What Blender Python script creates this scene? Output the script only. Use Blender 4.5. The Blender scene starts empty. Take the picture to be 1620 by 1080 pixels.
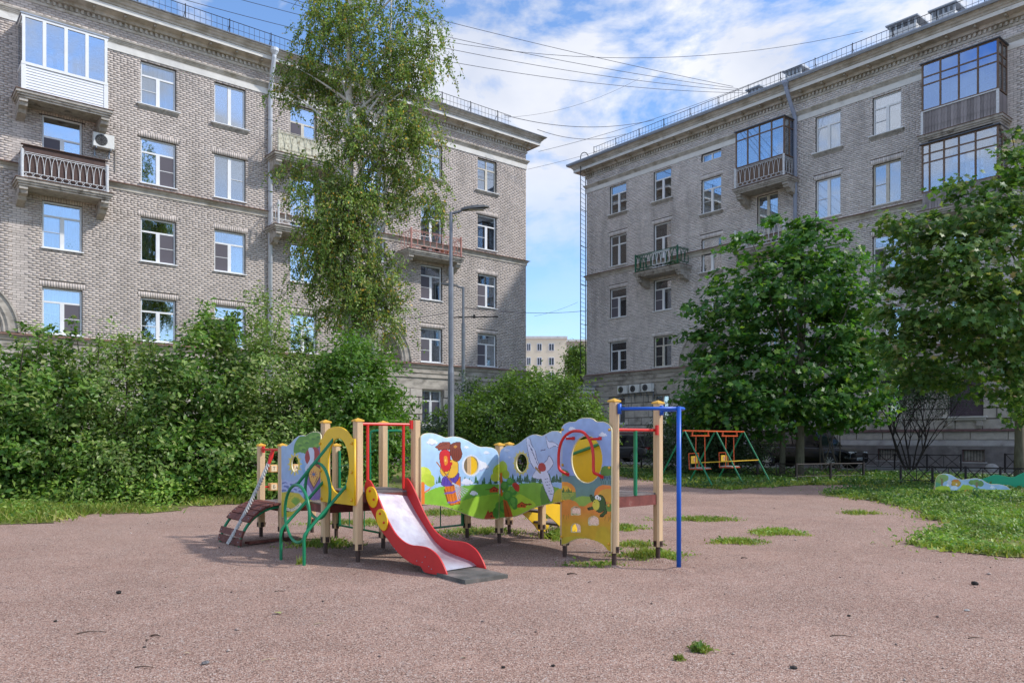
import bpy, math, random
import numpy as np
from mathutils import Vector, Matrix

S = bpy.context.scene
random.seed(7)
RNG = np.random.default_rng(11)
R_ = math.radians

# ------------------------------------------------------------------ camera
F, CX, HY, H = 1241.0, 810.0, 695.0, 1.35          # focal length and horizon of the 1620 px wide photograph, eye height
cam = bpy.data.cameras.new('camera')
cam.sensor_width = 36.0
cam.lens = F / 1620.0 * 36.0
cam.shift_y = (HY - 540.0) / 1620.0
cam.clip_start = 0.1
cam.clip_end = 3000
cam_o = bpy.data.objects.new('camera', cam)
cam_o.location = (0, 0, H)
cam_o.rotation_euler = (R_(90), 0, 0)
S.collection.objects.link(cam_o)
S.camera = cam_o

# ------------------------------------------------------------------ light
SUN_EL = 43.0
sun_dir = Vector((0.99 * math.cos(R_(SUN_EL)), -0.13 * math.cos(R_(SUN_EL)), math.sin(R_(SUN_EL)))).normalized()
sl = bpy.data.lights.new('sun', 'SUN')
sl.energy = 2.15
sl.angle = R_(2.5)
sl.color = (1.0, 0.95, 0.88)
so = bpy.data.objects.new('sun', sl)
so.rotation_euler = sun_dir.to_track_quat('Z', 'Y').to_euler()
so.location = (30, -5, 40)
S.collection.objects.link(so)

W = bpy.data.worlds.new('World')
S.world = W
W.use_nodes = True
wn, wl = W.node_tree.nodes, W.node_tree.links
wn.clear()
w_out = wn.new('ShaderNodeOutputWorld')
w_bg = wn.new('ShaderNodeBackground')
w_bg.inputs['Strength'].default_value = 0.14
sky = wn.new('ShaderNodeTexSky')
sky.sky_type = 'NISHITA'
sky.sun_disc = False
sky.sun_elevation = R_(SUN_EL)
sky.sun_rotation = math.atan2(sun_dir.x, sun_dir.y)
sky.air_density = 1.0
sky.dust_density = 0.6
sky.ozone_density = 2.5
geo = wn.new('ShaderNodeTexCoord')
mp = wn.new('ShaderNodeMapping')
mp.inputs['Scale'].default_value = (1.0, 1.0, 1.7)
mp.inputs['Location'].default_value = (3.15, 0.9, 1.25)
wl.new(geo.outputs['Generated'], mp.inputs['Vector'])
n1 = wn.new('ShaderNodeTexNoise')
n1.inputs['Scale'].default_value = 5.2
n1.inputs['Detail'].default_value = 9.0
n1.inputs['Roughness'].default_value = 0.6
n1.inputs['Distortion'].default_value = 0.25
wl.new(mp.outputs['Vector'], n1.inputs['Vector'])
cr = wn.new('ShaderNodeValToRGB')
cr.color_ramp.elements[0].position = 0.43
cr.color_ramp.elements[0].color = (0, 0, 0, 1)
cr.color_ramp.elements[1].position = 0.555
cr.color_ramp.elements[1].color = (1, 1, 1, 1)
wl.new(n1.outputs['Fac'], cr.inputs['Fac'])
n2 = wn.new('ShaderNodeTexNoise')
n2.inputs['Scale'].default_value = 5.0
n2.inputs['Detail'].default_value = 5.0
wl.new(mp.outputs['Vector'], n2.inputs['Vector'])
cc = wn.new('ShaderNodeValToRGB')
cc.color_ramp.elements[0].position = 0.3
cc.color_ramp.elements[0].color = (0.62, 0.68, 0.82, 1)
cc.color_ramp.elements[1].position = 0.62
cc.color_ramp.elements[1].color = (0.90, 0.92, 0.97, 1)
wl.new(n2.outputs['Fac'], cc.inputs['Fac'])
cm = wn.new('ShaderNodeVectorMath')
cm.operation = 'MULTIPLY'
cm.inputs[1].default_value = (4.75, 4.75, 4.8)
wl.new(cc.outputs['Color'], cm.inputs[0])
wmx = wn.new('ShaderNodeMix')
wmx.data_type = 'RGBA'
sepz = wn.new('ShaderNodeSeparateXYZ')
wl.new(geo.outputs['Generated'], sepz.inputs[0])
zr_ = wn.new('ShaderNodeMapRange')
zr_.inputs[1].default_value = 0.20; zr_.inputs[2].default_value = 0.33; zr_.inputs[3].default_value = 0.12; zr_.inputs[4].default_value = 1.0
wl.new(sepz.outputs[2], zr_.inputs[0])
zm_ = wn.new('ShaderNodeMath'); zm_.operation = 'MULTIPLY'
wl.new(cr.outputs['Color'], zm_.inputs[0]); wl.new(zr_.outputs[0], zm_.inputs[1])
wl.new(zm_.outputs[0], wmx.inputs[0])
skm = wn.new('ShaderNodeVectorMath')
skm.operation = 'MULTIPLY'
skm.inputs[1].default_value = (0.86, 0.98, 1.12)
wl.new(sky.outputs['Color'], skm.inputs[0])
wl.new(skm.outputs[0], wmx.inputs[6])
wl.new(cm.outputs[0], wmx.inputs[7])
wl.new(wmx.outputs[2], w_bg.inputs['Color'])
wl.new(w_bg.outputs[0], w_out.inputs['Surface'])

S.view_settings.view_transform = 'Standard'
S.view_settings.look = 'None'
S.view_settings.gamma = 1.0
S.view_settings.use_curve_mapping = False
S.view_settings.exposure = 0.72
S.cycles.max_bounces = 6
S.cycles.transparent_max_bounces = 10

# ------------------------------------------------------------------ place helpers
def at(px, py, Y):
    return Vector(((px - CX) / F * Y, Y, H + (HY - py) / F * Y))

def gp(px, py):
    Y = H * F / (py - HY)
    return ((px - CX) / F * Y, Y)

# ------------------------------------------------------------------ materials
def srgb(c):
    if isinstance(c, str):
        c = tuple(int(c[i:i + 2], 16) / 255 for i in (0, 2, 4))
    return tuple((v / 12.92 if v <= 0.04045 else ((v + 0.055) / 1.055) ** 2.4) for v in c)

MATS = {}
def mat(name, col, rough=0.6, metal=0.0, var=0.0, scale=6.0, bump=0.0, bscale=60.0, island=0.0, spec=0.4,
        dirt=None, dscale=2.0, dlo=0.5, dhi=0.7, stretch=(1, 1, 1), coat=0.0):
    if name in MATS:
        return MATS[name]
    m = bpy.data.materials.new(name)
    m.use_nodes = True
    nt = m.node_tree
    n, l = nt.nodes, nt.links
    p = n['Principled BSDF']
    p.inputs['Roughness'].default_value = rough
    p.inputs['Metallic'].default_value = metal
    p.inputs['Specular IOR Level'].default_value = spec
    if coat:
        p.inputs['Coat Weight'].default_value = coat
        p.inputs['Coat Roughness'].default_value = 0.05
    rgb = n.new('ShaderNodeRGB')
    rgb.outputs[0].default_value = (*col, 1)
    out = rgb.outputs[0]
    tc = n.new('ShaderNodeTexCoord')
    mpp = n.new('ShaderNodeMapping')
    mpp.inputs['Scale'].default_value = stretch
    l.new(tc.outputs['Object'], mpp.inputs['Vector'])
    if var or island:
        hs = n.new('ShaderNodeHueSaturation')
        l.new(out, hs.inputs['Color'])
        val = n.new('ShaderNodeMath'); val.operation = 'ADD'; val.inputs[0].default_value = 1.0; val.inputs[1].default_value = 0
        last = val
        if var:
            tn = n.new('ShaderNodeTexNoise')
            tn.inputs['Scale'].default_value = scale
            tn.inputs['Detail'].default_value = 6
            tn.inputs['Roughness'].default_value = 0.6
            l.new(mpp.outputs[0], tn.inputs['Vector'])
            mr = n.new('ShaderNodeMapRange')
            mr.inputs[1].default_value = 0.3; mr.inputs[2].default_value = 0.7
            mr.inputs[3].default_value = -var; mr.inputs[4].default_value = var
            l.new(tn.outputs['Fac'], mr.inputs[0])
            l.new(mr.outputs[0], val.inputs[1])
        if island:
            g = n.new('ShaderNodeNewGeometry')
            oi = n.new('ShaderNodeObjectInfo')
            ad = n.new('ShaderNodeMath'); ad.operation = 'ADD'
            l.new(g.outputs['Random Per Island'], ad.inputs[0]); l.new(oi.outputs['Random'], ad.inputs[1])
            fr = n.new('ShaderNodeMath'); fr.operation = 'FRACT'; l.new(ad.outputs[0], fr.inputs[0])
            mr2 = n.new('ShaderNodeMapRange')
            mr2.inputs[3].default_value = -island; mr2.inputs[4].default_value = island
            l.new(fr.outputs[0], mr2.inputs[0])
            v2 = n.new('ShaderNodeMath'); v2.operation = 'ADD'
            l.new(last.outputs[0], v2.inputs[0]); l.new(mr2.outputs[0], v2.inputs[1])
            last = v2
        l.new(last.outputs[0], hs.inputs['Value'])
        out = hs.outputs[0]
    if dirt is not None:
        tn = n.new('ShaderNodeTexNoise')
        tn.inputs['Scale'].default_value = dscale
        tn.inputs['Detail'].default_value = 8
        tn.inputs['Roughness'].default_value = 0.65
        l.new(mpp.outputs[0], tn.inputs['Vector'])
        mr = n.new('ShaderNodeMapRange')
        mr.inputs[1].default_value = dlo; mr.inputs[2].default_value = dhi
        l.new(tn.outputs['Fac'], mr.inputs[0])
        mx = n.new('ShaderNodeMix'); mx.data_type = 'RGBA'
        l.new(mr.outputs[0], mx.inputs[0]); l.new(out, mx.inputs[6])
        mx.inputs[7].default_value = (*dirt, 1)
        out = mx.outputs[2]
    l.new(out, p.inputs['Base Color'])
    if bump:
        tn = n.new('ShaderNodeTexNoise')
        tn.inputs['Scale'].default_value = bscale
        tn.inputs['Detail'].default_value = 4
        l.new(mpp.outputs[0], tn.inputs['Vector'])
        bp = n.new('ShaderNodeBump')
        bp.inputs['Strength'].default_value = bump
        bp.inputs['Distance'].default_value = 0.01
        l.new(tn.outputs['Fac'], bp.inputs['Height'])
        l.new(bp.outputs[0], p.inputs['Normal'])
    MATS[name] = m
    return m

def leaf_mat(name, cols, trans=0.35, rough=0.45, pos=None):
    m = bpy.data.materials.new(name)
    m.use_nodes = True
    n, l = m.node_tree.nodes, m.node_tree.links
    n.clear()
    out = n.new('ShaderNodeOutputMaterial')
    g = n.new('ShaderNodeNewGeometry')
    cr = n.new('ShaderNodeValToRGB')
    k = len(cols)
    els = cr.color_ramp.elements
    while len(els) < k:
        els.new(0.5)
    for i, c in enumerate(cols):
        els[i].position = (i / (k - 1)) if pos is None else pos[i]
        els[i].color = (*c, 1)
    l.new(g.outputs['Random Per Island'], cr.inputs['Fac'])
    tc = n.new('ShaderNodeTexCoord')
    tn = n.new('ShaderNodeTexNoise'); tn.inputs['Scale'].default_value = 1.3; tn.inputs['Detail'].default_value = 3
    l.new(tc.outputs['Object'], tn.inputs['Vector'])
    mr = n.new('ShaderNodeMapRange'); mr.inputs[1].default_value = 0.3; mr.inputs[2].default_value = 0.7
    mr.inputs[3].default_value = 0.62; mr.inputs[4].default_value = 1.5
    l.new(tn.outputs['Fac'], mr.inputs[0])
    hs = n.new('ShaderNodeHueSaturation')
    l.new(cr.outputs[0], hs.inputs['Color']); l.new(mr.outputs[0], hs.inputs['Value'])
    p = n.new('ShaderNodeBsdfPrincipled')
    p.inputs['Roughness'].default_value = rough
    p.inputs['Specular IOR Level'].default_value = 0.35
    l.new(hs.outputs[0], p.inputs['Base Color'])
    t = n.new('ShaderNodeBsdfTranslucent')
    tm = n.new('ShaderNodeVectorMath'); tm.operation = 'MULTIPLY'; tm.inputs[1].default_value = (1.5, 1.6, 0.7)
    l.new(hs.outputs[0], tm.inputs[0]); l.new(tm.outputs[0], t.inputs['Color'])
    mx = n.new('ShaderNodeMixShader'); mx.inputs[0].default_value = trans
    l.new(p.outputs[0], mx.inputs[1]); l.new(t.outputs[0], mx.inputs[2])
    l.new(mx.outputs[0], out.inputs['Surface'])
    MATS[name] = m
    return m

def glass_mat(name, refl=0.35, tint=(0.8, 0.85, 0.9), rcol=(0.9, 0.95, 1.0)):
    m = bpy.data.materials.new(name)
    m.use_nodes = True
    n, l = m.node_tree.nodes, m.node_tree.links
    n.clear()
    out = n.new('ShaderNodeOutputMaterial')
    t = n.new('ShaderNodeBsdfTransparent'); t.inputs[0].default_value = (*tint, 1)
    g = n.new('ShaderNodeBsdfGlossy'); g.inputs['Roughness'].default_value = 0.02; g.inputs['Color'].default_value = (*rcol, 1)
    tc = n.new('ShaderNodeTexCoord')
    tn = n.new('ShaderNodeTexNoise'); tn.inputs['Scale'].default_value = 0.7; tn.inputs['Detail'].default_value = 0
    l.new(tc.outputs['Object'], tn.inputs['Vector'])
    bp = n.new('ShaderNodeBump'); bp.inputs['Strength'].default_value = 0.3; bp.inputs['Distance'].default_value = 0.012
    l.new(tn.outputs['Fac'], bp.inputs['Height'])
    l.new(bp.outputs[0], g.inputs['Normal'])
    lw = n.new('ShaderNodeLayerWeight'); lw.inputs[0].default_value = 0.35
    mr = n.new('ShaderNodeMapRange'); mr.inputs[3].default_value = refl; mr.inputs[4].default_value = 0.95
    l.new(lw.outputs['Fresnel'], mr.inputs[0])
    mx = n.new('ShaderNodeMixShader')
    l.new(mr.outputs[0], mx.inputs[0]); l.new(t.outputs[0], mx.inputs[1]); l.new(g.outputs[0], mx.inputs[2])
    l.new(mx.outputs[0], out.inputs['Surface'])
    MATS[name] = m
    return m

# ------------------------------------------------------------------ object helpers
def tag(o, label=None, cat=None, group=None, kind=None):
    if label: o['label'] = label
    if cat: o['category'] = cat
    if group: o['group'] = group
    if kind: o['kind'] = kind
    return o

def empty(name, loc=(0, 0, 0), rz=0.0, parent=None):
    o = bpy.data.objects.new(name, None)
    o.empty_display_size = 0.2
    o.location = loc
    o.rotation_euler = (0, 0, rz)
    o.parent = parent
    S.collection.objects.link(o)
    return o

def link(name, me, parent=None, loc=None, rot=None):
    o = bpy.data.objects.new(name, me)
    if parent is not None: o.parent = parent
    if loc is not None: o.location = loc
    if rot is not None: o.rotation_euler = rot
    S.collection.objects.link(o)
    return o

def copy_tree(o, parent=None):
    c = o.copy()
    S.collection.objects.link(c)
    c.parent = parent
    for ch in list(o.children):
        copy_tree(ch, c)
    return c

class MB:
    def __init__(s):
        s.v, s.f, s.m, s.T = [], [], [], None
    def add(s, vs, fs, mi=0):
        b = len(s.v)
        if s.T is not None:
            vs = [s.T @ Vector(v) for v in vs]
        s.v += [tuple(v) for v in vs]
        s.f += [tuple(b + i for i in f) for f in fs]
        s.m += [mi] * len(fs)
        return s
    def box(s, x0, x1, y0, y1, z0, z1, mi=0):
        vs = [(x, y, z) for x in (x0, x1) for y in (y0, y1) for z in (z0, z1)]
        return s.add(vs, [(0, 1, 3, 2), (4, 6, 7, 5), (0, 4, 5, 1), (2, 3, 7, 6), (0, 2, 6, 4), (1, 5, 7, 3)], mi)
    def bar(s, a, b, w, t, up=(0, 0, 1), mi=0):
        a, b = Vector(a), Vector(b)
        d = (b - a).normalized(); u = Vector(up)
        sd = d.cross(u)
        if sd.length < 1e-4: sd = d.cross(Vector((1, 0, 0)))
        sd.normalize(); u = sd.cross(d)
        vs = [p + sd * (i * w / 2) + u * (j * t / 2) for p in (a, b) for i, j in ((-1, -1), (1, -1), (1, 1), (-1, 1))]
        return s.add(vs, [(3, 2, 1, 0), (4, 5, 6, 7), (0, 1, 5, 4), (1, 2, 6, 5), (2, 3, 7, 6), (3, 0, 4, 7)], mi)
    def tube(s, pts, r, n=8, closed=False, mi=0, caps=True):
        pts = [Vector(p) for p in pts]
        k = len(pts)
        rs = r if isinstance(r, (list, tuple)) else [r] * k
        prev = None; rings = []
        for i, p in enumerate(pts):
            if closed: d = pts[(i + 1) % k] - pts[i - 1]
            else: d = pts[min(i + 1, k - 1)] - pts[max(i - 1, 0)]
            d.normalize()
            if prev is None:
                u = d.orthogonal().normalized()
            else:
                u = prev - d * prev.dot(d)
                if u.length < 1e-6: u = d.orthogonal()
                u.normalize()
            prev = u; w = d.cross(u)
            rings.append([p + (u * math.cos(2 * math.pi * j / n) + w * math.sin(2 * math.pi * j / n)) * rs[i] for j in range(n)])
        vs = [v for r_ in rings for v in r_]
        fs = []
        for i in range(k if closed else k - 1):
            a, b = i * n, ((i + 1) % k) * n
            for j in range(n):
                fs.append((a + j, a + (j + 1) % n, b + (j + 1) % n, b + j))
        if caps and not closed:
            fs.append(tuple(reversed(range(n)))); fs.append(tuple((k - 1) * n + j for j in range(n)))
        return s.add(vs, fs, mi)
    def lathe(s, prof, n=16, c=(0, 0, 0), mi=0, axis='z'):
        vs = []
        for r, z in prof:
            for j in range(n):
                a = 2 * math.pi * j / n
                x, y = r * math.cos(a), r * math.sin(a)
                if axis == 'z': p = (c[0] + x, c[1] + y, c[2] + z)
                elif axis == 'y': p = (c[0] + x, c[1] + z, c[2] - y)
                else: p = (c[0] + z, c[1] + x, c[2] + y)
                vs.append(p)
        fs = []
        for i in range(len(prof) - 1):
            for j in range(n):
                fs.append((i * n + j, i * n + (j + 1) % n, (i + 1) * n + (j + 1) % n, (i + 1) * n + j))
        if prof[0][0] > 1e-6: fs.append(tuple(reversed(range(n))))
        if prof[-1][0] > 1e-6: fs.append(tuple((len(prof) - 1) * n + j for j in range(n)))
        return s.add(vs, fs, mi)
    def prism(s, poly, fr, th, mi=0):
        """poly: 2-D points; fr(a, b, t) -> 3-D point"""
        k = len(poly)
        vs = [fr(a, b, 0) for a, b in poly] + [fr(a, b, th) for a, b in poly]
        fs = [tuple(range(k)), tuple(reversed(range(k, 2 * k)))]
        for i in range(k):
            j = (i + 1) % k
            fs.append((i, i + k, j + k, j))
        return s.add(vs, fs, mi)
    def mesh(s, name, mats, smooth=False):
        me = bpy.data.meshes.new(name)
        me.from_pydata(s.v, [], s.f)
        if not isinstance(mats, (list, tuple)): mats = [mats]
        for m in mats: me.materials.append(m)
        if len(mats) > 1: me.polygons.foreach_set('material_index', s.m)
        if smooth: me.polygons.foreach_set('use_smooth', [True] * len(s.f))
        me.update()
        return me
    def build(s, name, mats, parent=None, smooth=False, loc=None, rot=None, bevel=0.0):
        o = link(name, s.mesh(name, mats, smooth), parent, loc, rot)
        if bevel:
            b = o.modifiers.new('bevel', 'BEVEL'); b.width = bevel; b.segments = 2; b.limit_method = 'ANGLE'
        return o

def np_mesh(name, V, Fc, mats, k=3):
    """V (n,3), Fc (m,k) constant polygon size"""
    me = bpy.data.meshes.new(name)
    V = np.asarray(V, dtype=np.float32); Fc = np.asarray(Fc, dtype=np.int32)
    me.vertices.add(len(V)); me.vertices.foreach_set('co', V.ravel())
    me.loops.add(Fc.size); me.loops.foreach_set('vertex_index', Fc.ravel())
    me.polygons.add(len(Fc))
    me.polygons.foreach_set('loop_start', np.arange(len(Fc), dtype=np.int32) * k)
    me.polygons.foreach_set('loop_total', np.full(len(Fc), k, dtype=np.int32))
    for m in (mats if isinstance(mats, (list, tuple)) else [mats]): me.materials.append(m)
    me.update(calc_edges=True)
    return me

def smooth_curve(pts, n=6, closed=False):
    """Catmull-Rom through points (2-D or 3-D tuples)"""
    P = [np.array(p, float) for p in pts]
    k = len(P); out = []
    rng = range(k if closed else k - 1)
    for i in rng:
        p0 = P[i - 1] if (closed or i > 0) else P[0]
        p1 = P[i]; p2 = P[(i + 1) % k]
        p3 = P[(i + 2) % k] if (closed or i + 2 < k) else P[-1]
        for j in range(n):
            t = j / n
            out.append(tuple(0.5 * ((2 * p1) + (-p0 + p2) * t + (2 * p0 - 5 * p1 + 4 * p2 - p3) * t * t + (-p0 + 3 * p1 - 3 * p2 + p3) * t ** 3)))
    if not closed: out.append(tuple(P[-1]))
    return out

def plate(name, polys, th, mats, parent=None, bevel=0.0):
    """flat plate with holes in its own XY plane (2-D curve made into a mesh), thickness th centred on 0"""
    cu = bpy.data.curves.new(name, 'CURVE')
    cu.dimensions = '2D'; cu.fill_mode = 'BOTH'
    cu.extrude = th / 2 - bevel
    if bevel: cu.bevel_depth = bevel; cu.bevel_resolution = 1; cu.offset = -bevel
    for poly in polys:
        sp = cu.splines.new('POLY')
        sp.points.add(len(poly) - 1)
        for i, p in enumerate(poly): sp.points[i].co = (p[0], p[1], 0, 1)
        sp.use_cyclic_u = True
    tmp = bpy.data.objects.new('tmp', cu)
    S.collection.objects.link(tmp)
    dg = bpy.context.evaluated_depsgraph_get()
    me = bpy.data.meshes.new_from_object(tmp.evaluated_get(dg))
    bpy.data.objects.remove(tmp)
    me.name = name
    me.materials.clear()
    for m in (mats if isinstance(mats, (list, tuple)) else [mats]): me.materials.append(m)
    return link(name, me, parent)

def inside(poly, X, Y):
    poly = np.asarray(poly, float)
    r = np.zeros(X.shape, bool)
    j = len(poly) - 1
    for i in range(len(poly)):
        xi, yi = poly[i]; xj, yj = poly[j]
        c = ((yi > Y) != (yj > Y)) & (X < (xj - xi) * (Y - yi) / (yj - yi + 1e-12) + xi)
        r ^= c; j = i
    return r

# ------------------------------------------------------------------ foliage
RHOMB = (np.array([(0, 0, 0), (.45, -.27, .07), (1, 0, -.10), (.45, .27, .07)], float), np.array([(0, 1, 2), (0, 2, 3)]))
BLADE = (np.array([(-.04, 0, 0), (.04, 0, 0), (.0, .25, 1.0)], float), np.array([(0, 1, 2)]))
_mp = [(0, 0), (.30, -.16), (.12, -.36), (.42, -.34), (.62, -.52), (.66, -.22), (1.02, 0), (.66, .22), (.62, .52), (.42, .34), (.12, .36), (.30, .16)]
MAPLE = (np.array([(x, y, .10 * abs(y) - .12 * x * x) for x, y in _mp] + [(.42, 0, 0.0)], float),
         np.array([(12, i, (i + 1) % 12) for i in range(12)]))

def frames(N, nrm, spread, rng):
    """random orthonormal frames whose z axis scatters round the given normals"""
    z = nrm + rng.normal(0, spread, (N, 3)); z /= np.linalg.norm(z, axis=1, keepdims=True) + 1e-9
    a = rng.normal(0, 1, (N, 3)); x = a - z * (a * z).sum(1, keepdims=True)
    x /= np.linalg.norm(x, axis=1, keepdims=True) + 1e-9
    return x, np.cross(z, x), z

def leaves(name, P, size, nrm, m, parent=None, tmpl=RHOMB, spread=0.6, seed=1, droop=0.0):
    rng = np.random.default_rng(seed)
    N = len(P)
    x, y, z = frames(N, nrm, spread, rng)
    if droop:
        x = x + np.array([0, 0, -droop]); x /= np.linalg.norm(x, axis=1, keepdims=True)
        z = z - x * (z * x).sum(1, keepdims=True); z /= np.linalg.norm(z, axis=1, keepdims=True) + 1e-9
        y = np.cross(z, x)
    tv, tf = tmpl
    V = P[:, None, :] + size[:, None, None] * (tv[None, :, 0, None] * x[:, None, :] + tv[None, :, 1, None] * y[:, None, :] + tv[None, :, 2, None] * z[:, None, :])
    k = len(tv)
    Fc = (np.arange(N)[:, None, None] * k + tf[None]).reshape(-1, tf.shape[1])
    return link(name, np_mesh(name, V.reshape(-1, 3), Fc, m, tf.shape[1]), parent)

def crown_points(ells, nclus, per, cr, rng, shell=0.55, flat=0.7, bite=0.3):
    """clustered points in a union of ellipsoids: (cx,cy,cz,rx,ry,rz,weight)"""
    ells = np.array(ells, float)
    w = ells[:, 6] / ells[:, 6].sum()
    idx = rng.choice(len(ells), nclus, p=w)
    d = rng.normal(0, 1, (nclus, 3)); d /= np.linalg.norm(d, axis=1, keepdims=True)
    r = shell + (1 - shell) * rng.random(nclus) ** 0.6
    lump = 1 + bite * np.sin(d[:, 0] * 5 + idx * 2.1) * np.sin(d[:, 2] * 6 + idx) * np.sin(d[:, 1] * 4 + 1.3 * idx)
    r *= lump
    C = ells[idx, :3] + d * ells[idx, 3:6] * r[:, None]
    sc = cr * rng.uniform(0.55, 1.4, nclus)
    n = per
    P = C[:, None, :] + rng.normal(0, 1, (nclus, n, 3)) * np.stack([sc, sc, sc * flat], 1)[:, None, :]
    nr = np.repeat(d[:, None, :], n, 1) * 0.6 + np.array([0, 0, 0.75])
    keep = P[..., 2] > 0.05
    return P[keep], nr[keep], C
# ================================================================== materials used all over
M_brickL = mat('silicate_brick_warm', (0.55, 0.487, 0.445), 0.85, island=0.13, var=0.10, scale=1.3, dirt=(0.36, 0.32, 0.29), dscale=0.9, dlo=0.52, dhi=0.85, stretch=(1, 1, .3))
M_brickR = mat('silicate_brick_grey', (0.67, 0.615, 0.58), 0.85, island=0.13, var=0.12, scale=1.1, dirt=(0.33, 0.30, 0.285), dscale=0.8, dlo=0.50, dhi=0.85, stretch=(1, 1, .3))  # same brick as the left block, colour lightened to lift the shaded facade
M_mortar = mat('dark_mortar', (0.115, 0.10, 0.09), 0.95, var=0.3, scale=8)
M_plaster = mat('weathered_plaster', (0.43, 0.39, 0.34), 0.9, var=0.22, scale=2.5, bump=0.5, bscale=30, dirt=(0.13, 0.115, 0.10), dscale=1.6, dlo=0.50, dhi=0.72, stretch=(1, 1, 2.2))
M_frieze = mat('pale_painted_stucco', (0.70, 0.68, 0.64), 0.85, var=0.1, scale=2, dirt=(0.30, 0.28, 0.25), dscale=1.4, dlo=0.58, dhi=0.8)
M_cornice = mat('cornice_stucco', (0.52, 0.48, 0.42), 0.9, var=0.2, scale=3, bump=0.3, dirt=(0.24, 0.20, 0.13), dscale=0.9, dlo=0.48, dhi=0.72)
M_block = mat('rusticated_stone', (0.48, 0.44, 0.39), 0.9, island=0.12, var=0.18, scale=3, bump=0.6, bscale=45, dirt=(0.2, 0.18, 0.16), dscale=2.2, dlo=0.55, dhi=0.75)
M_plinth = mat('plinth_cement', (0.19, 0.17, 0.165), 0.92, var=0.25, scale=3, bump=0.6, bscale=40, dirt=(0.36, 0.34, 0.33), dscale=1.3, dlo=0.6, dhi=0.8)
M_slope = mat('plinth_ledge', (0.38, 0.36, 0.35), 0.9, var=0.2, scale=4, dirt=(0.2, 0.18, 0.17), dscale=2)
M_rust = mat('rusty_flashing', (0.17, 0.10, 0.075), 0.7, var=0.4, scale=5)
M_zinc = mat('zinc_sheet', (0.30, 0.33, 0.38), 0.45, metal=0.6, var=0.12, scale=3)
M_pipe = mat('painted_drainpipe', (0.62, 0.66, 0.72), 0.4, metal=0.0, var=0.1, scale=3)
M_white = mat('white_window_frame', (0.78, 0.79, 0.80), 0.4, var=0.04, scale=4)
M_oldw = mat('old_cream_frame', (0.58, 0.54, 0.46), 0.6, var=0.15, scale=9)
M_brownw = mat('weathered_brown_timber', (0.17, 0.115, 0.085), 0.8, var=0.35, scale=7, stretch=(3, 3, .6))
M_greyboard = mat('grey_weathered_board', (0.26, 0.235, 0.24), 0.85, island=0.25, var=0.35, scale=9, stretch=(4, 4, .5), dirt=(0.10, 0.10, 0.07), dscale=3, dlo=0.55, dhi=0.75)
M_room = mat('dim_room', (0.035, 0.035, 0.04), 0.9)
M_curt = mat('net_curtain', (0.62, 0.63, 0.64), 0.9, var=0.1, scale=5, stretch=(9, 1, .4))
M_curt2 = mat('grey_green_curtain', (0.22, 0.28, 0.29), 0.9, var=0.3, scale=6, stretch=(9, 1, .4))
M_curt3 = mat('beige_curtain', (0.36, 0.29, 0.23), 0.9, var=0.2, scale=6, stretch=(9, 1, .4))
M_screen = mat('insect_screen', (0.12, 0.11, 0.13), 0.9)
M_black = mat('black_iron', (0.018, 0.018, 0.02), 0.55, metal=0.3)
M_glass = glass_mat('window_glass', 0.30)
M_glassb = glass_mat('blue_window_glass', 0.42, rcol=(.85, .90, .96))
M_glassp = glass_mat('deep_blue_balcony_glass', 0.55, rcol=(.32, .48, .80))
M_slab = mat('balcony_concrete', (0.40, 0.37, 0.33), 0.9, var=0.25, scale=5, bump=0.5, dirt=(0.13, 0.11, 0.09), dscale=3.5, dlo=0.52, dhi=0.7)
M_roof = mat('roof_sheet', (0.11, 0.12, 0.14), 0.5, metal=0.5)

M_house = leaf_mat('houseplant_leaf', [(.03, .09, .02), (.07, .17, .04)])
# ================================================================== facades
def sweep(mb, prof, stations, mi=0):
    """prof: (out, z) list; stations: (x, y, dx, dy)"""
    k = len(prof)
    vs = [(x + dx * o, y + dy * o, z) for (x, y, dx, dy) in stations for o, z in prof]
    fs = []
    for i in range(len(stations) - 1):
        for j in range(k - 1):
            a = i * k + j
            fs.append((a, a + 1, a + 1 + k, a + k))
    mb.add(vs, fs, mi)

def brick_field(x0, x1, z0, z1, holes, rng, lint):
    """running bond: list of (x0,x1,z0,z1) brick rectangles"""
    out = []
    ph, gap = 0.0915, 0.0125
    n = int((z1 - z0) / ph)
    ph = (z1 - z0) / n
    for r in range(n):
        za, zb = z0 + r * ph + gap / 2, z0 + (r + 1) * ph - gap / 2
        zm = (za + zb) / 2
        iv = [(x0, x1)]
        for (a, b, c, d) in holes:
            if c - 0.01 < zm < d + 0.01:
                nv = []
                for (s, e) in iv:
                    if b <= s or a >= e: nv.append((s, e)); continue
                    if a > s: nv.append((s, a))
                    if b < e: nv.append((b, e))
                iv = nv
        head = rng.random() < 0.06
        pitch = 0.131 if head else 0.262
        off = rng.uniform(-0.012, 0.012) + (0.131 if r % 2 else 0.0)
        for (s, e) in iv:
            i0 = math.floor((s - off) / pitch)
            x = i0 * pitch + off
            while x < e:
                a, b = max(x + 0.0045, s + 0.004), min(x + pitch - 0.0045, e - 0.004)
                if b - a > 0.03: out.append((a, b, za, zb))
                x += pitch
    for (a, b, c, d) in lint:
        m = int(round((b - a) / 0.098)); p = (b - a) / m
        for i in range(m):
            out.append((a + i * p + gap / 2, a + (i + 1) * p - gap / 2, c + 0.006, d - 0.006))
    return out

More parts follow.
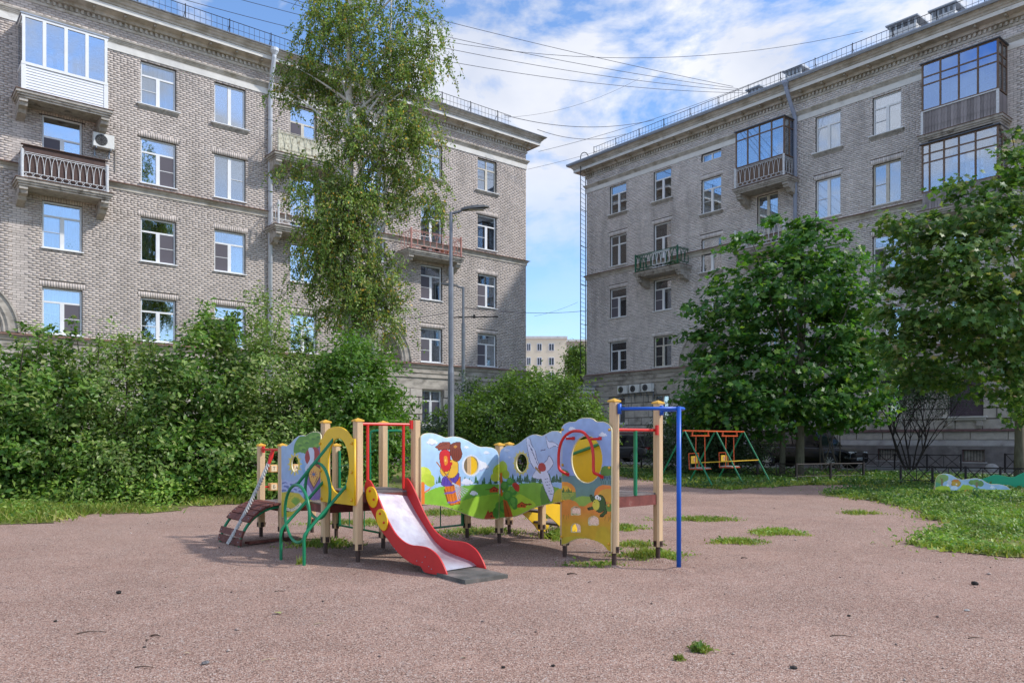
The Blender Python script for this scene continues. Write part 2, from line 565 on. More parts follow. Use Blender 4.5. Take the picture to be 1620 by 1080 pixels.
def wall_cells(mb, x0, x1, z0, z1, holes, y=0.0, depth=0.16, mi=0, mi_r=None):
    """wall sheet with openings and their reveals"""
    xs = sorted({x0, x1} | {v for h in holes for v in (h[0], h[1]) if x0 < v < x1})
    zs = sorted({z0, z1} | {v for h in holes for v in (h[2], h[3]) if z0 < v < z1})
    for i in range(len(xs) - 1):
        for j in range(len(zs) - 1):
            xm, zm = (xs[i] + xs[i + 1]) / 2, (zs[j] + zs[j + 1]) / 2
            if any(h[0] < xm < h[1] and h[2] < zm < h[3] for h in holes): continue
            mb.add([(xs[i], y, zs[j]), (xs[i + 1], y, zs[j]), (xs[i + 1], y, zs[j + 1]), (xs[i], y, zs[j + 1])], [(0, 1, 2, 3)], mi)
    r = mi if mi_r is None else mi_r
    for (a, b, c, d) in holes:
        if b <= x0 or a >= x1 or d <= z0 or c >= z1: continue
        c, d = max(c, z0), min(d, z1)
        yo, yi = y - 0.012, y + depth
        mb.add([(a, yo, c), (a, yi, c), (a, yi, d), (a, yo, d)], [(0, 1, 2, 3)], r)
        mb.add([(b, yo, c), (b, yi, c), (b, yi, d), (b, yo, d)], [(3, 2, 1, 0)], r)
        mb.add([(a, yo, d), (b, yo, d), (b, yi, d), (a, yi, d)], [(0, 1, 2, 3)], r)
        mb.add([(a, yo, c), (b, yo, c), (b, yi, c), (a, yi, c)], [(3, 2, 1, 0)], r)

def make_window(B, a, b, c, d, style='T', frame=None, sill='metal', rng=None, glass=None, curt=None):
    """window = frame mesh; its panes, curtain, sill, room behind are children. a,b = x range, c,d = z range"""
    frame = frame or M_white
    glass = glass or M_glass
    w, h = b - a, d - c
    cx = (a + b) / 2
    fy0, fy1 = 0.085, 0.15
    mb = MB()
    t = 0.065
    a2, b2, c2, d2 = a + 0.004, b - 0.004, c + 0.004, d - 0.004
    mb.box(a2, a2 + t, fy0, fy1, c2, d2); mb.box(b2 - t, b2, fy0, fy1, c2, d2)
    mb.box(a2 + t, b2 - t, fy0, fy1, c2, c2 + t); mb.box(a2 + t, b2 - t, fy0, fy1, d2 - t, d2)
    lights = []
    zi0, zi1 = c2 + t, d2 - t
    xi0, xi1 = a2 + t, b2 - t
    if style == 'S':
        m = cx
        mb.box(m - 0.04, m + 0.04, fy0 - 0.004, fy1, zi0, zi1)
        lights = [(xi0, m - 0.04, zi0, zi1), (m + 0.04, xi1, zi0, zi1)]
    else:
        top = zi1
        if style[0] == 'T':
            tz = zi1 - h * 0.27
            mb.box(xi0, xi1, fy0 - 0.004, fy1, tz - 0.035, tz + 0.035)
            if 'X' in style:
                mb.box(cx - 0.03, cx + 0.03, fy0 - 0.004, fy1, tz + 0.035, zi1)
                lights += [(xi0, cx - .03, tz + .035, zi1), (cx + .03, xi1, tz + .035, zi1)]
            else:
                lights.append((xi0, xi1, tz + 0.035, zi1))
            top = tz - 0.035
        mw = 0.075 if w > 1.2 else 0.06
        mb.box(cx - mw, cx + mw, fy0 - 0.006, fy1, zi0, top)
        lights += [(xi0, cx - mw, zi0, top), (cx + mw, xi1, zi0, top)]
    o = mb.build('window', frame, B)
    for k, (p, q, r, s) in enumerate(lights):
        pm = MB(); pm.box(p, q, 0.118, 0.124, r, s)
        pm.build('pane', glass, o)
    # movable sash with a thin cross rail / insect screen
    side = (rng.random() < 0.7)
    if style != 'S' and rng.random() < 0.75:
        p, q, r, s = lights[-2] if side else lights[-1]
        sm = MB(); zz = (r + s) / 2
        sm.box(p, q, 0.080, 0.091, zz - 0.012, zz + 0.012)
        sm.build('cross_rail', frame, o)
        if rng.random() < 0.7:
            sm = MB(); sm.box(p, q, 0.092, 0.0945, r, s)
            sm.build('insect_screen', M_screen, o)
    # room and curtain
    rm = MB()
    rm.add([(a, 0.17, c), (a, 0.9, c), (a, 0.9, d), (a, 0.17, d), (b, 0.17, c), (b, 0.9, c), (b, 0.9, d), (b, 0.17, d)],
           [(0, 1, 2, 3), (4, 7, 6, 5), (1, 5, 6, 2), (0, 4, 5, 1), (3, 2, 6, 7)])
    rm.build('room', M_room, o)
    k = rng.random() if curt is None else curt
    if k < 0.9:
        cmb = MB()
        def drape(p, q, zlo, zhi, mi=0):
            n = 22; vs = []
            for i in range(n + 1):
                x = p + (q - p) * i / n
                y = 0.24 + 0.022 * math.sin(i * 1.9) + 0.01 * math.sin(i * 4.1)
                vs += [(x, y, zlo), (x, y, zhi)]
            cmb.add(vs, [(2 * i, 2 * i + 2, 2 * i + 3, 2 * i + 1) for i in range(n)], mi)
        if k < 0.38: drape(a, b, c, d, 0)
        elif k < 0.55: drape(a, a + w * 0.3, c, d, 0); drape(b - w * 0.3, b, c, d, 0)
        elif k < 0.72: drape(a, a + w * 0.36, c, d, 1); drape(b - w * 0.22, b, c, d, 1)
        elif k < 0.80: drape(a, a + w * 0.5, c, d, 2)
        else: drape(a, b, c + h * rng.uniform(0.4, 0.65), d, 0)
        cmb.build('curtain', [M_curt, M_curt2, M_curt3], o)
    if style != 'S' and rng.random() < 0.3:
        pr_ = np.random.default_rng(int(abs(a) * 100 + c * 7)); n_ = 46; x_ = a + w * rng.uniform(.2, .8)
        q_ = pr_.normal(0, 1, (n_, 3)) * np.array([.09, .03, .13]) + np.array([x_, .20, c + .3])
        leaves('houseplant', q_, pr_.uniform(.05, .10, n_), np.tile([0, -.6, .6], (n_, 1)), M_house, o, seed=int(c * 10))
    if sill == 'metal':
        sm = MB(); sm.box(a - 0.05, b + 0.05, -0.09, 0.085, c - 0.035, c + 0.006)
        sm.build('sill', M_white, o)
    elif sill == 'moulded':
        sm = MB()
        sm.box(a - 0.16, b + 0.16, -0.15, 0.08, c - 0.03, c + 0.004, 1)
        for i in range(4):
            sm.box(a - 0.12 + i * 0.012, b + 0.12 - i * 0.012, -0.13 + i * 0.03, 0.0, c - 0.075 - i * 0.042, c - 0.034 - i * 0.042, 0)
        sm.build('sill', [M_slab, M_white], o)
    return o

def arch_relief(B, cx, z0, R):
    mb = MB()
    prof = [(R, -0.012), (R, -0.13), (R - 0.06, -0.13), (R - 0.06, -0.07), (R - 0.30, -0.05), (R - 0.30, -0.09), (R - 0.37, -0.10), (R - 0.46, -0.03), (R - 0.52, -0.05), (R - 0.60, 0.02), (R - 0.62, 0.06)]
    n = 28; k = len(prof); vs = []
    for i in range(n + 1):
        a = math.pi * i / n
        for r, y in prof: vs.append((cx + r * math.cos(a), y, z0 + r * math.sin(a)))
    fs = [(i * k + j, i * k + j + 1, (i + 1) * k + j + 1, (i + 1) * k + j) for i in range(n) for j in range(k - 1)]
    mb.add(vs, fs)
    o = mb.build('arch_moulding', M_plaster, B)
    t = MB()
    r = R - 0.6
    poly = [(cx + r * math.cos(math.pi * i / n), z0 + r * math.sin(math.pi * i / n)) for i in range(n + 1)]
    t.prism(poly, lambda a, b, q: (a, 0.03 - q, b), 0.03)
    t.build('tympanum', M_plaster, o)
    md = MB()
    ring = [(cx + 0.34 * math.cos(2 * math.pi * i / 20), -0.02, z0 + 0.62 + 0.34 * math.sin(2 * math.pi * i / 20)) for i in range(20)]
    md.tube(ring, 0.07, 6, closed=True)
    md.lathe([(0.0, -0.10), (0.16, -0.08), (0.26, 0.0), (0.27, 0.02)], 16, (cx, -0.01, z0 + 0.62), axis='y')
    for s in (-1, 1):
        md.tube([(cx + s * 0.42, -0.01, z0 + 0.5), (cx + s * 0.75, -0.03, z0 + 0.32), (cx + s * 1.0, -0.03, z0 + 0.42), (cx + s * 1.15, -0.01, z0 + 0.2)], [0.07, 0.08, 0.06, 0.02], 6)
    md.build('medallion', M_plaster, o, smooth=True)

def facade(B, X0, X1, wins, dz, side, bm, rng, corner_sign, gw_holes, lam_st, arches, balc_gaps):
    """wins: (a,b,c,d,style,...) in building coordinates; side 'L' corner at x=0 on the right, 'R' corner on the left"""
    ZB = 5.41 + dz
    zbelt0, zbelt1, zfr0, zfr1, ztop = 11.66 + dz, 11.98 + dz, 17.37 + dz, 17.90 + dz, 18.30 + dz
    holes = [w[:4] for w in wins]
    lint = [(a - 0.11, b + 0.11, d, d + 0.25) for (a, b, c, d) in holes if d < zfr0 - 0.35]
    arch_h = []
    for (cx, R) in arches:
        n = 24
        for i in range(n):
            za = ZB + R * i / n; zb = ZB + R * (i + 1) / n
            hw = math.sqrt(max(R * R - (R * (i + 0.3) / n) ** 2, 0))
            arch_h.append((cx - hw, cx + hw, za, zb))
    ex = [(a, b, c, d) for (a, b, c, d) in lint]
    # brick wall
    wb = MB()
    wall_cells(wb, X0, X1, ZB - 0.02, ztop + 0.35, holes)
    back = 12.0
    wb.add([(X0, 0, ZB), (X1, 0, ZB), (X1, back, ZB), (X0, back, ZB), (X0, 0, 18.8 + dz), (X1, 0, 18.8 + dz), (X1, back, 18.8 + dz), (X0, back, 18.8 + dz)],
           [(1, 2, 6, 5), (3, 0, 4, 7), (2, 3, 7, 6)])
    wb.build('wall', M_mortar, B)
    rects = []
    for (za, zb) in ((ZB, zbelt0), (zbelt1, zfr0), (zfr1, ztop)):
        rects += brick_field(X0, X1, za, zb, [h for h in holes + ex + arch_h], rng, [l for l in lint if za <= l[2] < zb])
    rects = np.array(rects)
    # the largest-looking 300 are parts, the others one part
    near = rects[:, 0] if side == 'L' else -rects[:, 1]
    lim = -26.1 if side == 'L' else -25.2
    vis = (near > lim) & (rects[:, 2] > 6.2)
    idx = np.where(vis)[0]
    idx = idx[np.argsort(near[idx])][:300]
    sel = np.zeros(len(rects), bool); sel[idx] = True
    R2 = rects[~sel]
    proud = -0.012 - rng2.random(len(R2)) * 0.006
    n = len(R2)
    V = np.zeros((n, 8, 3))
    for k, (xi, yi, zi) in enumerate([(0, 0, 2), (1, 0, 2), (1, 0, 3), (0, 0, 3), (0, 1, 2), (1, 1, 2), (1, 1, 3), (0, 1, 3)]):
        V[:, k, 0] = R2[:, 0 if xi == 0 else 1]; V[:, k, 2] = R2[:, zi]
        V[:, k, 1] = proud if yi == 0 else 0.001
    fq = np.array([(0, 1, 2, 3), (0, 4, 5, 1), (1, 5, 6, 2), (2, 6, 7, 3), (3, 7, 4, 0)])
    Fc = (np.arange(n)[:, None, None] * 8 + fq[None]).reshape(-1, 4)
    o = link('brick', np_mesh('brick_courses', V.reshape(-1, 3), Fc, bm, 4), B)
    o['kind'] = 'stuff'
    cache = {}
    for i in idx:
        a, b, c, d = rects[i]
        key = (round(b - a, 2), round(d - c, 3))
        if key not in cache:
            m = MB(); m.box(-key[0] / 2, key[0] / 2, -0.016, 0.001, -key[1] / 2, key[1] / 2)
            cache[key] = m.mesh('brick', bm)
        link('brick', cache[key], B, ((a + b) / 2, -rng.uniform(0, 0.004), (c + d) / 2))
    # belt course, frieze, mouldings
    st = lam_st
    m = MB(); sweep(m, [(0.0, zbelt0), (0.05, zbelt0), (0.05, zbelt0 + 0.14), (0.08, zbelt0 + 0.15), (0.12, zbelt0 + 0.21), (0.14, zbelt0 + 0.25), (0.0, zbelt1 + 0.0)], st)
    if not balc_gaps: pass
    m.build('belt_course', M_cornice, B)
    m = MB(); sweep(m, [(0.142, zbelt0 + 0.245), (0.20, zbelt0 + 0.25), (0.20, zbelt0 + 0.265), (0.0, zbelt1 + 0.02)], st)
    m.build('belt_flashing', M_rust, B)
    m = MB(); sweep(m, [(0.0, zfr0), (0.05, zfr0), (0.05, zfr0 + 0.27), (0.0, zfr0 + 0.27)], st); m.build('frieze_band', M_frieze, B)
    m = MB()
    z = zfr0 + 0.27
    sweep(m, [(0.0, z), (0.06, z), (0.06, z + 0.05), (0.09, z + 0.055), (0.09, z + 0.10), (0.12, z + 0.105), (0.12, z + 0.15), (0.16, z + 0.16), (0.18, z + 0.22), (0.0, z + 0.26)], st)
    m.build('frieze_moulding', M_cornice, B)
    # main cornice
    zc = ztop
    m = MB()
    sweep(m, [(0.0, zc), (0.05, zc), (0.07, zc + 0.06), (0.07, zc + 0.10), (0.03, zc + 0.11), (0.03, zc + 0.27), (0.20, zc + 0.28), (0.21, zc + 0.31), (0.24, zc + 0.40), (0.55, zc + 0.46),
              (0.58, zc + 0.44), (0.60, zc + 0.44), (0.60, zc + 0.62), (0.64, zc + 0.63), (0.66, zc + 0.70), (0.72, zc + 0.74), (0.76, zc + 0.80), (0.84, zc + 0.85), (0.86, zc + 0.92)], st)
    m.build('cornice', M_cornice, B)
    m = MB(); sweep(m, [(0.60, zc + 0.445), (0.612, zc + 0.445), (0.612, zc + 0.61), (0.60, zc + 0.61)], st); m.build('cornice_fascia', M_frieze, B)
    m = MB(); sweep(m, [(0.862, zc + 0.90), (0.90, zc + 0.90), (0.90, zc + 0.945), (0.2, zc + 1.0), (-2.5, zc + 1.7), (-6.0, zc + 2.6)], st)
    m.build('roof', M_zinc if side == 'R' else M_roof, B)
    if side == 'R':
        m = MB(); sweep(m, [(0.87, zc + 0.86), (0.93, zc + 0.86), (0.97, zc + 0.96), (0.96, zc + 1.02), (0.90, zc + 1.03), (0.86, zc + 0.95)], st); m.build('gutter', M_zinc, B)
    # dentils
    m = MB(); x = X0
    while x < X1 - 0.05:
        m.box(x, x + 0.10, -0.115, -0.031, zc + 0.115, zc + 0.265); x += 0.20
    d = m.build('dentil', M_cornice, B); d['kind'] = 'stuff'
    # soffit consoles
    bm_ = MB(); bm_.box(-0.05, 0.05, -0.50, -0.20, -0.07, 0.02); bm_.box(-0.06, 0.06, -0.24, -0.04, -0.16, -0.071)
    me = bm_.mesh('cornice_bracket', M_cornice)
    pos = []
    x = X0 + 0.6
    while x < X1 - 0.6: pos.append(x); x += 1.15
    e = X1 if side == 'L' else X0
    sg = -1 if side == 'L' else 1
    pos += [e + sg * 0.12, e + sg * 0.42]
    for x in pos: link('cornice_bracket', me, B, (x, 0, zc + 0.42))
    # roof railing
    rr = MB(); y = -0.55; zr = zc + 0.97
    xa, xb = (X0, X1 - 1.6) if side == 'L' else (X0 + 1.2, X1)
    rr.tube([(xa, y, zr + 0.68), (xb, y, zr + 0.68)], 0.016, 5); rr.tube([(xa, y, zr + 0.36), (xb, y, zr + 0.36)], 0.009, 4)
    ro = rr.build('roof_railing', M_black, B)
    bars = MB(); x = xa
    while x < xb: bars.tube([(x, y, zr - 0.03), (x, y, zr + 0.68)], 0.008, 4); x += 0.24
    bo = bars.build('railing_bar', M_black, ro); bo['kind'] = 'stuff'
    pm = MB(); pm.tube([(0, 0, -0.04), (0, 0, 0.74)], 0.022, 5); pm.tube([(0, 0, 0.5), (0, 0.45, 0.08)], 0.012, 4)
    pmm = pm.mesh('railing_post', M_black)
    x = xa
    while x <= xb + 0.01: link('railing_post', pmm, ro, (x, y, zr)); x += 1.9
    # ground floor --------------------------------------------------
    gz0, gz1 = 1.78, 4.06
    g = MB()
    gh = list(gw_holes)
    wall_cells(g, X0, X1, 0.0, ZB - 0.02, gh, y=-0.10, depth=0.24)
    g.build('ground_floor_wall', M_plaster, B)
    m = MB()
    zb = 4.64 + dz
    sweep(m, [(0.10, zb), (0.16, zb), (0.17, zb + 0.05), (0.13, zb + 0.07), (0.13, zb + 0.24), (0.17, zb + 0.25), (0.18, zb + 0.29), (0.14, zb + 0.31), (0.14, zb + 0.50), (0.20, zb + 0.52), (0.24, zb + 0.62), (0.28, zb + 0.66), (0.28, zb + 0.70), (0.0, ZB + 0.03)], st)
    m.build('string_cornice', M_plaster, B)
    m = MB(); sweep(m, [(0.282, zb + 0.69), (0.32, zb + 0.69), (0.32, zb + 0.715), (0.0, ZB + 0.045)], st); m.build('string_flashing', M_rust, B)
    # stone blocks
    g = MB(); wall_cells(g, X0, X1, gz0 - .01, gz1 + .01, gh, y=-0.103, depth=0.02); g.build('block_joint', mat('dark_joint', (.13, .115, .10), .95), B)
    rows = 5; bh = (gz1 - gz0) / rows
    bl = []
    for r in range(rows):
        x = X0 + (0.55 if r % 2 else 0.0)
        while x < X1 - 0.02:
            w = 1.08
            a, b = x, min(x + w, X1)
            segs = [(a, b)]
            for (p, q, s, t) in gh:
                if s < gz0 + (r + 0.5) * bh < t:
                    ns = []
                    for (u, v) in segs:
                        if q <= u or p >= v: ns.append((u, v)); continue
                        if p > u: ns.append((u, p))
                        if q < v: ns.append((q, v))
                    segs = ns
            for (u, v) in segs:
                if v - u > 0.12: bl.append((u + 0.018, v - 0.018, gz0 + r * bh + 0.018, gz0 + (r + 1) * bh - 0.018))
            x += w
    for (a, b, c, d) in bl[:300]:
        m = MB()
        yb, yf, e_ = -0.10, -0.150 - rng.uniform(0, 0.008), 0.012
        m.add([(a, yb, c), (b, yb, c), (b, yb, d), (a, yb, d), (a + e_, yf, c + e_), (b - e_, yf, c + e_), (b - e_, yf, d - e_), (a + e_, yf, d - e_)],
              [(4, 5, 6, 7), (0, 1, 5, 4), (1, 2, 6, 5), (2, 3, 7, 6), (3, 0, 4, 7)])
        m.build('stone_block', M_block, B)
    # plinth
    pl = MB()
    bh_ = [(-50, 50, 0, 0)]
    base = [h for h in gw_base[side]]
    wall_cells(pl, X0, X1, 0.0, 1.08, base, y=-0.26, depth=0.22)
    pl.build('plinth', M_plinth, B)
    m = MB(); sweep(m, [(0.262, 1.06), (0.27, 1.08), (0.27, 1.11), (0.18, 1.33), (0.12, 1.335)], st); m.build('plinth_slope', M_slope, B)
    m = MB(); sweep(m, [(0.12, 1.70), (0.24, 1.70), (0.25, 1.77), (0.12, 1.80)], st); m.build('plinth_flashing', mat('red_brown_flashing', (0.22, 0.13, 0.13), 0.6, var=0.3), B)
    x = X0; k = 0
    widths = [1.1, 1.45, 0.95, 1.25, 1.6, 1.05]
    while x < X1 - 0.3:
        w = widths[k % 6]; k += 1
        b = min(x + w, X1)
        m = MB(); m.box(x + 0.02, b - 0.02, -0.165, -0.10, 1.36, 1.68)
        m.build('stone_panel', M_block, B); x += w
    for (a, b, c, d) in base:
        m = MB()
        t = 0.035
        m.box(a, a + t, -0.2, -0.15, c, d); m.box(b - t, b, -0.2, -0.15, c, d); m.box(a + t, b - t, -0.2, -0.15, c, c + t); m.box(a + t, b - t, -0.2, -0.15, d - t, d)
        w_ = m.build('basement_window', mat('basement_frame', (0.12, 0.06, 0.055), 0.7), B)
        bm2 = MB(); bm2.box(-0.008, 0.008, -0.008, 0.008, 0, d - c - 2 * t); bme = bm2.mesh('grille_bar', M_black)
        nb = 7
        for i in range(nb): link('grille_bar', bme, w_, (a + t + (b - a - 2 * t) * (i + 0.5) / nb, -0.19, c + t))
        m = MB(); m.box(a, b, -0.07, -0.06, c, d); m.build('dark_opening', M_room, w_)
        m = MB(); m.box(a - 0.1, b + 0.1, -0.275, -0.262, c - 0.06, c - 0.0); m.build('sill', M_slope, w_)
    # windows
    for w in wins:
        kw = w[5] if len(w) > 5 else {}
        a, b, c, d, stl = w[:5]
        sl_ = kw.get('sill', 'moulded' if d > 17 + dz and c > 15 else 'metal')
        make_window(B, a, b, c, d, stl, kw.get('frame'), sl_, rng, kw.get('glass'), kw.get('curt'))
    for (a, b, c, d) in gw_holes:
        if c < 1.0: continue
        o = make_window(B, a, b, c, d, 'TX', M_white if rng.random() < 0.6 else M_oldw, None, rng)
        o.location.y = 0.0
        m = MB(); m.box(a - 0.2, b + 0.2, -0.36, -0.10, c - 0.06, c - 0.002); m.box(a - 0.12, b + 0.12, -0.27, -0.10, c - 0.16, c - 0.062)
        m.build('sill', M_frieze, o)
        m = MB()
        for s in (a - 0.02, b - 0.23): m.box(s, s + 0.25, -0.24, -0.146, c - 0.42, c - 0.162); m.box(s + 0.03, s + 0.22, -0.20, -0.146, c - 0.50, c - 0.422)
        m.build('sill_bracket', M_block, o)
    for (cx, R) in arches: arch_relief(B, cx, ZB + 0.05, R)

rng2 = np.random.default_rng(5)
gw_base = {'L': [], 'R': []}

# ---- left building
BL = empty('apartment_building', (0.825, 46.6, 0), math.atan2(0.638, 0.770))
tag(BL, 'sunlit beige brick apartment block on the left, with a white glazed top-floor balcony', 'apartment building', 'apartment blocks round the courtyard')
rows = [(5.50, 7.33), (8.86, 10.71), (12.15, 14.08), (15.45, 17.27)]
rngL = random.Random(3)
winsL = []
Lc = {'Z': (-31.9, -30.5), 'A': (-24.94, -23.54), 'B': (-21.35, -19.93), 'C': (-18.29, -16.89), 'D': (-14.75, -13.40), 'F': (-7.40, -6.04), 'G': (-3.60, -2.25)}
spec = {('A', 0): ('T', {'curt': .85}), ('A', 1): ('T', {'curt': .1}), ('A', 2): ('T', {'glass': M_glassb, 'curt': .95}), ('A', 3): ('T', {'glass': M_glassb}),
        ('B', 0): ('T', {'curt': .6}), ('B', 1): ('T', {'curt': .6}), ('B', 2): ('T', {'glass': M_glassb, 'curt': .95}), ('B', 3): ('T', {'curt': .05}),
        ('C', 1): ('T', {'curt': .6}), ('C', 2): ('V', {'curt': .95}), ('C', 3): ('V', {'glass': M_glassb, 'curt': .95}), ('D', 3): ('T', {'curt': .1, 'frame': M_oldw}),
        ('F', 2): ('T', {'curt': .78}), ('F', 0): ('T', {'curt': .85}), ('F', 1): ('T', {'curt': .6}), ('F', 3): ('T', {'frame': M_oldw, 'curt': .1}),
        ('G', 0): ('T', {'curt': .5}), ('G', 1): ('T', {'curt': .6}), ('G', 2): ('T', {'curt': .6}), ('G', 3): ('TX', {'frame': M_oldw, 'curt': .3})}
doors = {('A', 2): 11.24, ('A', 3): 14.54, ('D', 2): 11.24, ('D', 3): 14.54, ('F', 2): 11.24}
for cn, (a, b) in Lc.items():
    for r, (c, d) in enumerate(rows):
        stl, kw = spec.get((cn, r), ('T', {}))
        kw = dict(kw)
        if (cn, r) in doors: c = doors[(cn, r)]; kw['sill'] = None
        winsL.append((a, b, c, d, stl, kw))
for cx in (-10.23, -27.9):
    winsL += [(cx - .62, cx + .62, 8.0, 9.0, 'S', {'sill': 'metal'}), (cx - .62, cx + .62, 10.5, 12.4, 'T', {}), (cx - .62, cx + .62, 13.8, 15.7, 'T', {}), (cx - .62, cx + .62, 16.85, 17.30, 'S', {'sill': None})]
gwL = [(a + 0.02, b - 0.02, 2.15, 4.0) for (a, b) in Lc.values()]
stL = [(-33.0, 0, 0, -1), (0, 0, 1, -1), (0, 12, 1, 0)]
facade(BL, -33.0, 0.0, winsL, 0.0, 'L', M_brickL, rngL, 1, gwL, stL, [(-10.23, 2.2), (-27.9, 2.2)], None)

# ---- right building
BR = empty('apartment_building', (4.92, 51.7, 0), -math.atan2(0.770, 0.638))
tag(BR, 'shaded grey brick apartment block on the right, cars parked at its foot', 'apartment building', 'apartment blocks round the courtyard')
dz = 0.16
rngR = random.Random(9)
Rc = {'a': (2.10, 3.49), 'b': (5.70, 7.02), 'd': (12.80, 14.03), 'e': (16.13, 17.43), 'f': (19.01, 20.33), 'g': (22.4, 23.8), 'h': (27.6, 29.0)}
winsR = []
specR = {('a', 0): ('T', {'curt': .5}), ('a', 1): ('T', {'curt': .6}), ('a', 2): ('TX', {'curt': .6}), ('a', 3): ('T', {'curt': .95}),
         ('b', 0): ('TX', {'frame': M_oldw, 'curt': .95}), ('b', 1): ('T', {'curt': .6}), ('b', 2): ('T', {'curt': .1}), ('b', 3): ('T', {'curt': .95}),
         ('d', 2): ('V', {'frame': M_oldw, 'curt': .1}), ('e', 2): ('V', {'curt': .1}), ('e', 3): ('T', {'curt': .2}), ('f', 2): ('V', {'curt': .95, 'frame': M_oldw}), ('f', 3): ('T', {'glass': M_glassb, 'curt': .85}), ('f', 1): ('T', {'curt': .6})}
doorsR = {('b', 2): 11.42, ('d', 3): 14.72, ('d', 2): 11.42, ('g', 3): 14.72, ('g', 2): 11.42}
for cn, (a, b) in Rc.items():
    for r, (c, d) in enumerate(rows):
        stl, kw = specR.get((cn, r), ('T', {}))
        kw = dict(kw); c += dz + 0.03; d += dz + 0.03
        d = min(d, 17.37 + dz - 0.04)
        if (cn, r) in doorsR: c = doorsR[(cn, r)]; kw['sill'] = None
        winsR.append((a, b, c, d, stl, kw))
for cx in (9.86, 33.0)[:1]:
    winsR += [(cx - .66, cx + .66, 8.1, 9.1, 'S', {'sill': 'metal'}), (cx - .66, cx + .66, 10.81, 12.68, 'T', {'sill': 'moulded'}), (cx - .66, cx + .66, 14.11, 16.06, 'T', {'sill': 'moulded'}), (cx - .66, cx + .66, 17.03, 17.49, 'S', {'sill': None})]
gwR = [(a + 0.02, b - 0.02, 2.35, 4.02) for (a, b) in Rc.values()] + [(9.1, 10.6, 0.0, 2.6)]
gw_base['R'] = [(4.2, 5.0, .38, .9), (12.2, 13.2, .38, .9), (16.3, 17.2, .38, .9), (19.35, 20.25, .40, .92), (23.0, 23.9, .40, .92)]
stR = [(0, 12, -1, 0), (0, 0, -1, -1), (30.0, 0, 0, -1)]
facade(BR, 0.0, 30.0, winsR, dz, 'R', M_brickR, rngR, -1, gwR, stR, [(9.86, 2.2)], None)
# entrance door under the right arch
m = MB(); m.box(9.12, 10.58, 0.02, 0.07, 0.3, 2.58)
dd = m.build('entrance_door', mat('brown_door', (0.13, 0.07, 0.05), 0.6, var=0.2), BR)
m = MB(); m.tube([(9.8, -0.04, 1.3), (9.8, -0.04, 1.6)], 0.015, 6); m.build('handle', M_zinc, dd)
m = MB(); m.box(8.7, 11.0, -1.1, -0.262, 0.0, 0.28); m.build('doorstep', M_slab, BR)
# roller shutter over the ground floor window on the far right
m = MB()
for i in range(19): m.box(22.44, 23.78, -0.02 - 0.012 * (i % 2), 0.02, 2.38 + i * 0.086, 2.38 + i * 0.086 + 0.078)
sh = m.build('roller_shutter', mat('dark_purple_shutter', (0.10, 0.075, 0.095), 0.6), BR)

# ================================================================== drainpipes, gutters, chimneys
def drainpipe(B, x, zt, zb, M_pipe):
    m = MB()
    m.tube([(x, -0.13, zb), (x, -0.13, zt - 1.6), (x - 0.02, -0.2, zt - 1.45), (x - 0.1, -0.80, zt - 0.30), (x - 0.1, -0.84, zt - 0.1)], 0.10, 10)
    o = m.build('drainpipe', M_pipe, B, smooth=True)
    m = MB(); m.lathe([(0.09, -0.10), (0.17, 0.04), (0.19, 0.06), (0.19, 0.20), (0.15, 0.20), (0.13, 0.05)], 12, (x - 0.1, -0.84, zt - 0.1)); m.build('funnel', M_pipe, o)
    cm_ = MB(); cm_.lathe([(0.102, -0.02), (0.112, -0.02), (0.112, 0.02), (0.102, 0.02)], 12); me = cm_.mesh('clamp', M_zinc)
    z = zb + 1.0
    while z < zt - 1.4: link('clamp', me, o, (x, -0.13, z)); z += 1.65
drainpipe(BL, -15.76, 19.1, 0.3, M_pipe)
drainpipe(BR, 15.08, 19.35, 0.3, mat('blue_grey_drainpipe', (0.30, 0.34, 0.44), 0.45, var=0.1))

def chimney(B, x, y, w, d, z0, h, n, mt):
    m = MB(); m.box(x, x + w, y, y + d, z0, z0 + h)
    o = m.build('chimney', mt, B)
    c = MB(); c.box(x - 0.12, x + w + 0.12, y - 0.12, y + d + 0.12, z0 + h + 0.28, z0 + h + 0.34)
    c.add([(x - .12, y - .12, z0 + h + .34), (x + w + .12, y - .12, z0 + h + .34), (x + w + .12, y + d + .12, z0 + h + .34), (x - .12, y + d + .12, z0 + h + .34), (x + .1, y + d / 2, z0 + h + .62), (x + w - .1, y + d / 2, z0 + h + .62)],
          [(0, 1, 5, 4), (1, 2, 5), (2, 3, 4, 5), (3, 0, 4)])
    for i in range(n + 1):
        for yy in (y, y + d - 0.08):
            xx = x + (w - 0.08) * i / n
            c.box(xx, xx + 0.08, yy, yy + 0.08, z0 + h, z0 + h + 0.28)
    c.build('chimney_hood', mat('pale_sheet_hood', (.38, .40, .43), .5, metal=.2), o)
M_chim = mat('chimney_plaster', (0.62, 0.61, 0.60), 0.9, var=0.2)
chimney(BL, -24.6, 0.4, 0.9, 1.2, 19.6, 0.85, 3, mat('brick_chimney', (0.30, 0.24, 0.18), 0.9, var=0.3))
chimney(BL, -23.2, 0.6, 0.7, 1.0, 19.6, 0.75, 3, M_chim)
chimney(BR, 19.3, 1.0, 1.25, 1.2, 19.7, 1.05, 4, M_chim)
chimney(BR, 21.2, 1.1, 1.0, 1.2, 19.7, 1.0, 4, M_chim)
chimney(BR, 13.6, 1.4, 0.9, 1.0, 19.8, 0.95, 4, M_chim)
chimney(BR, 11.3, 1.4, 0.7, 1.0, 19.8, 0.75, 3, M_chim)

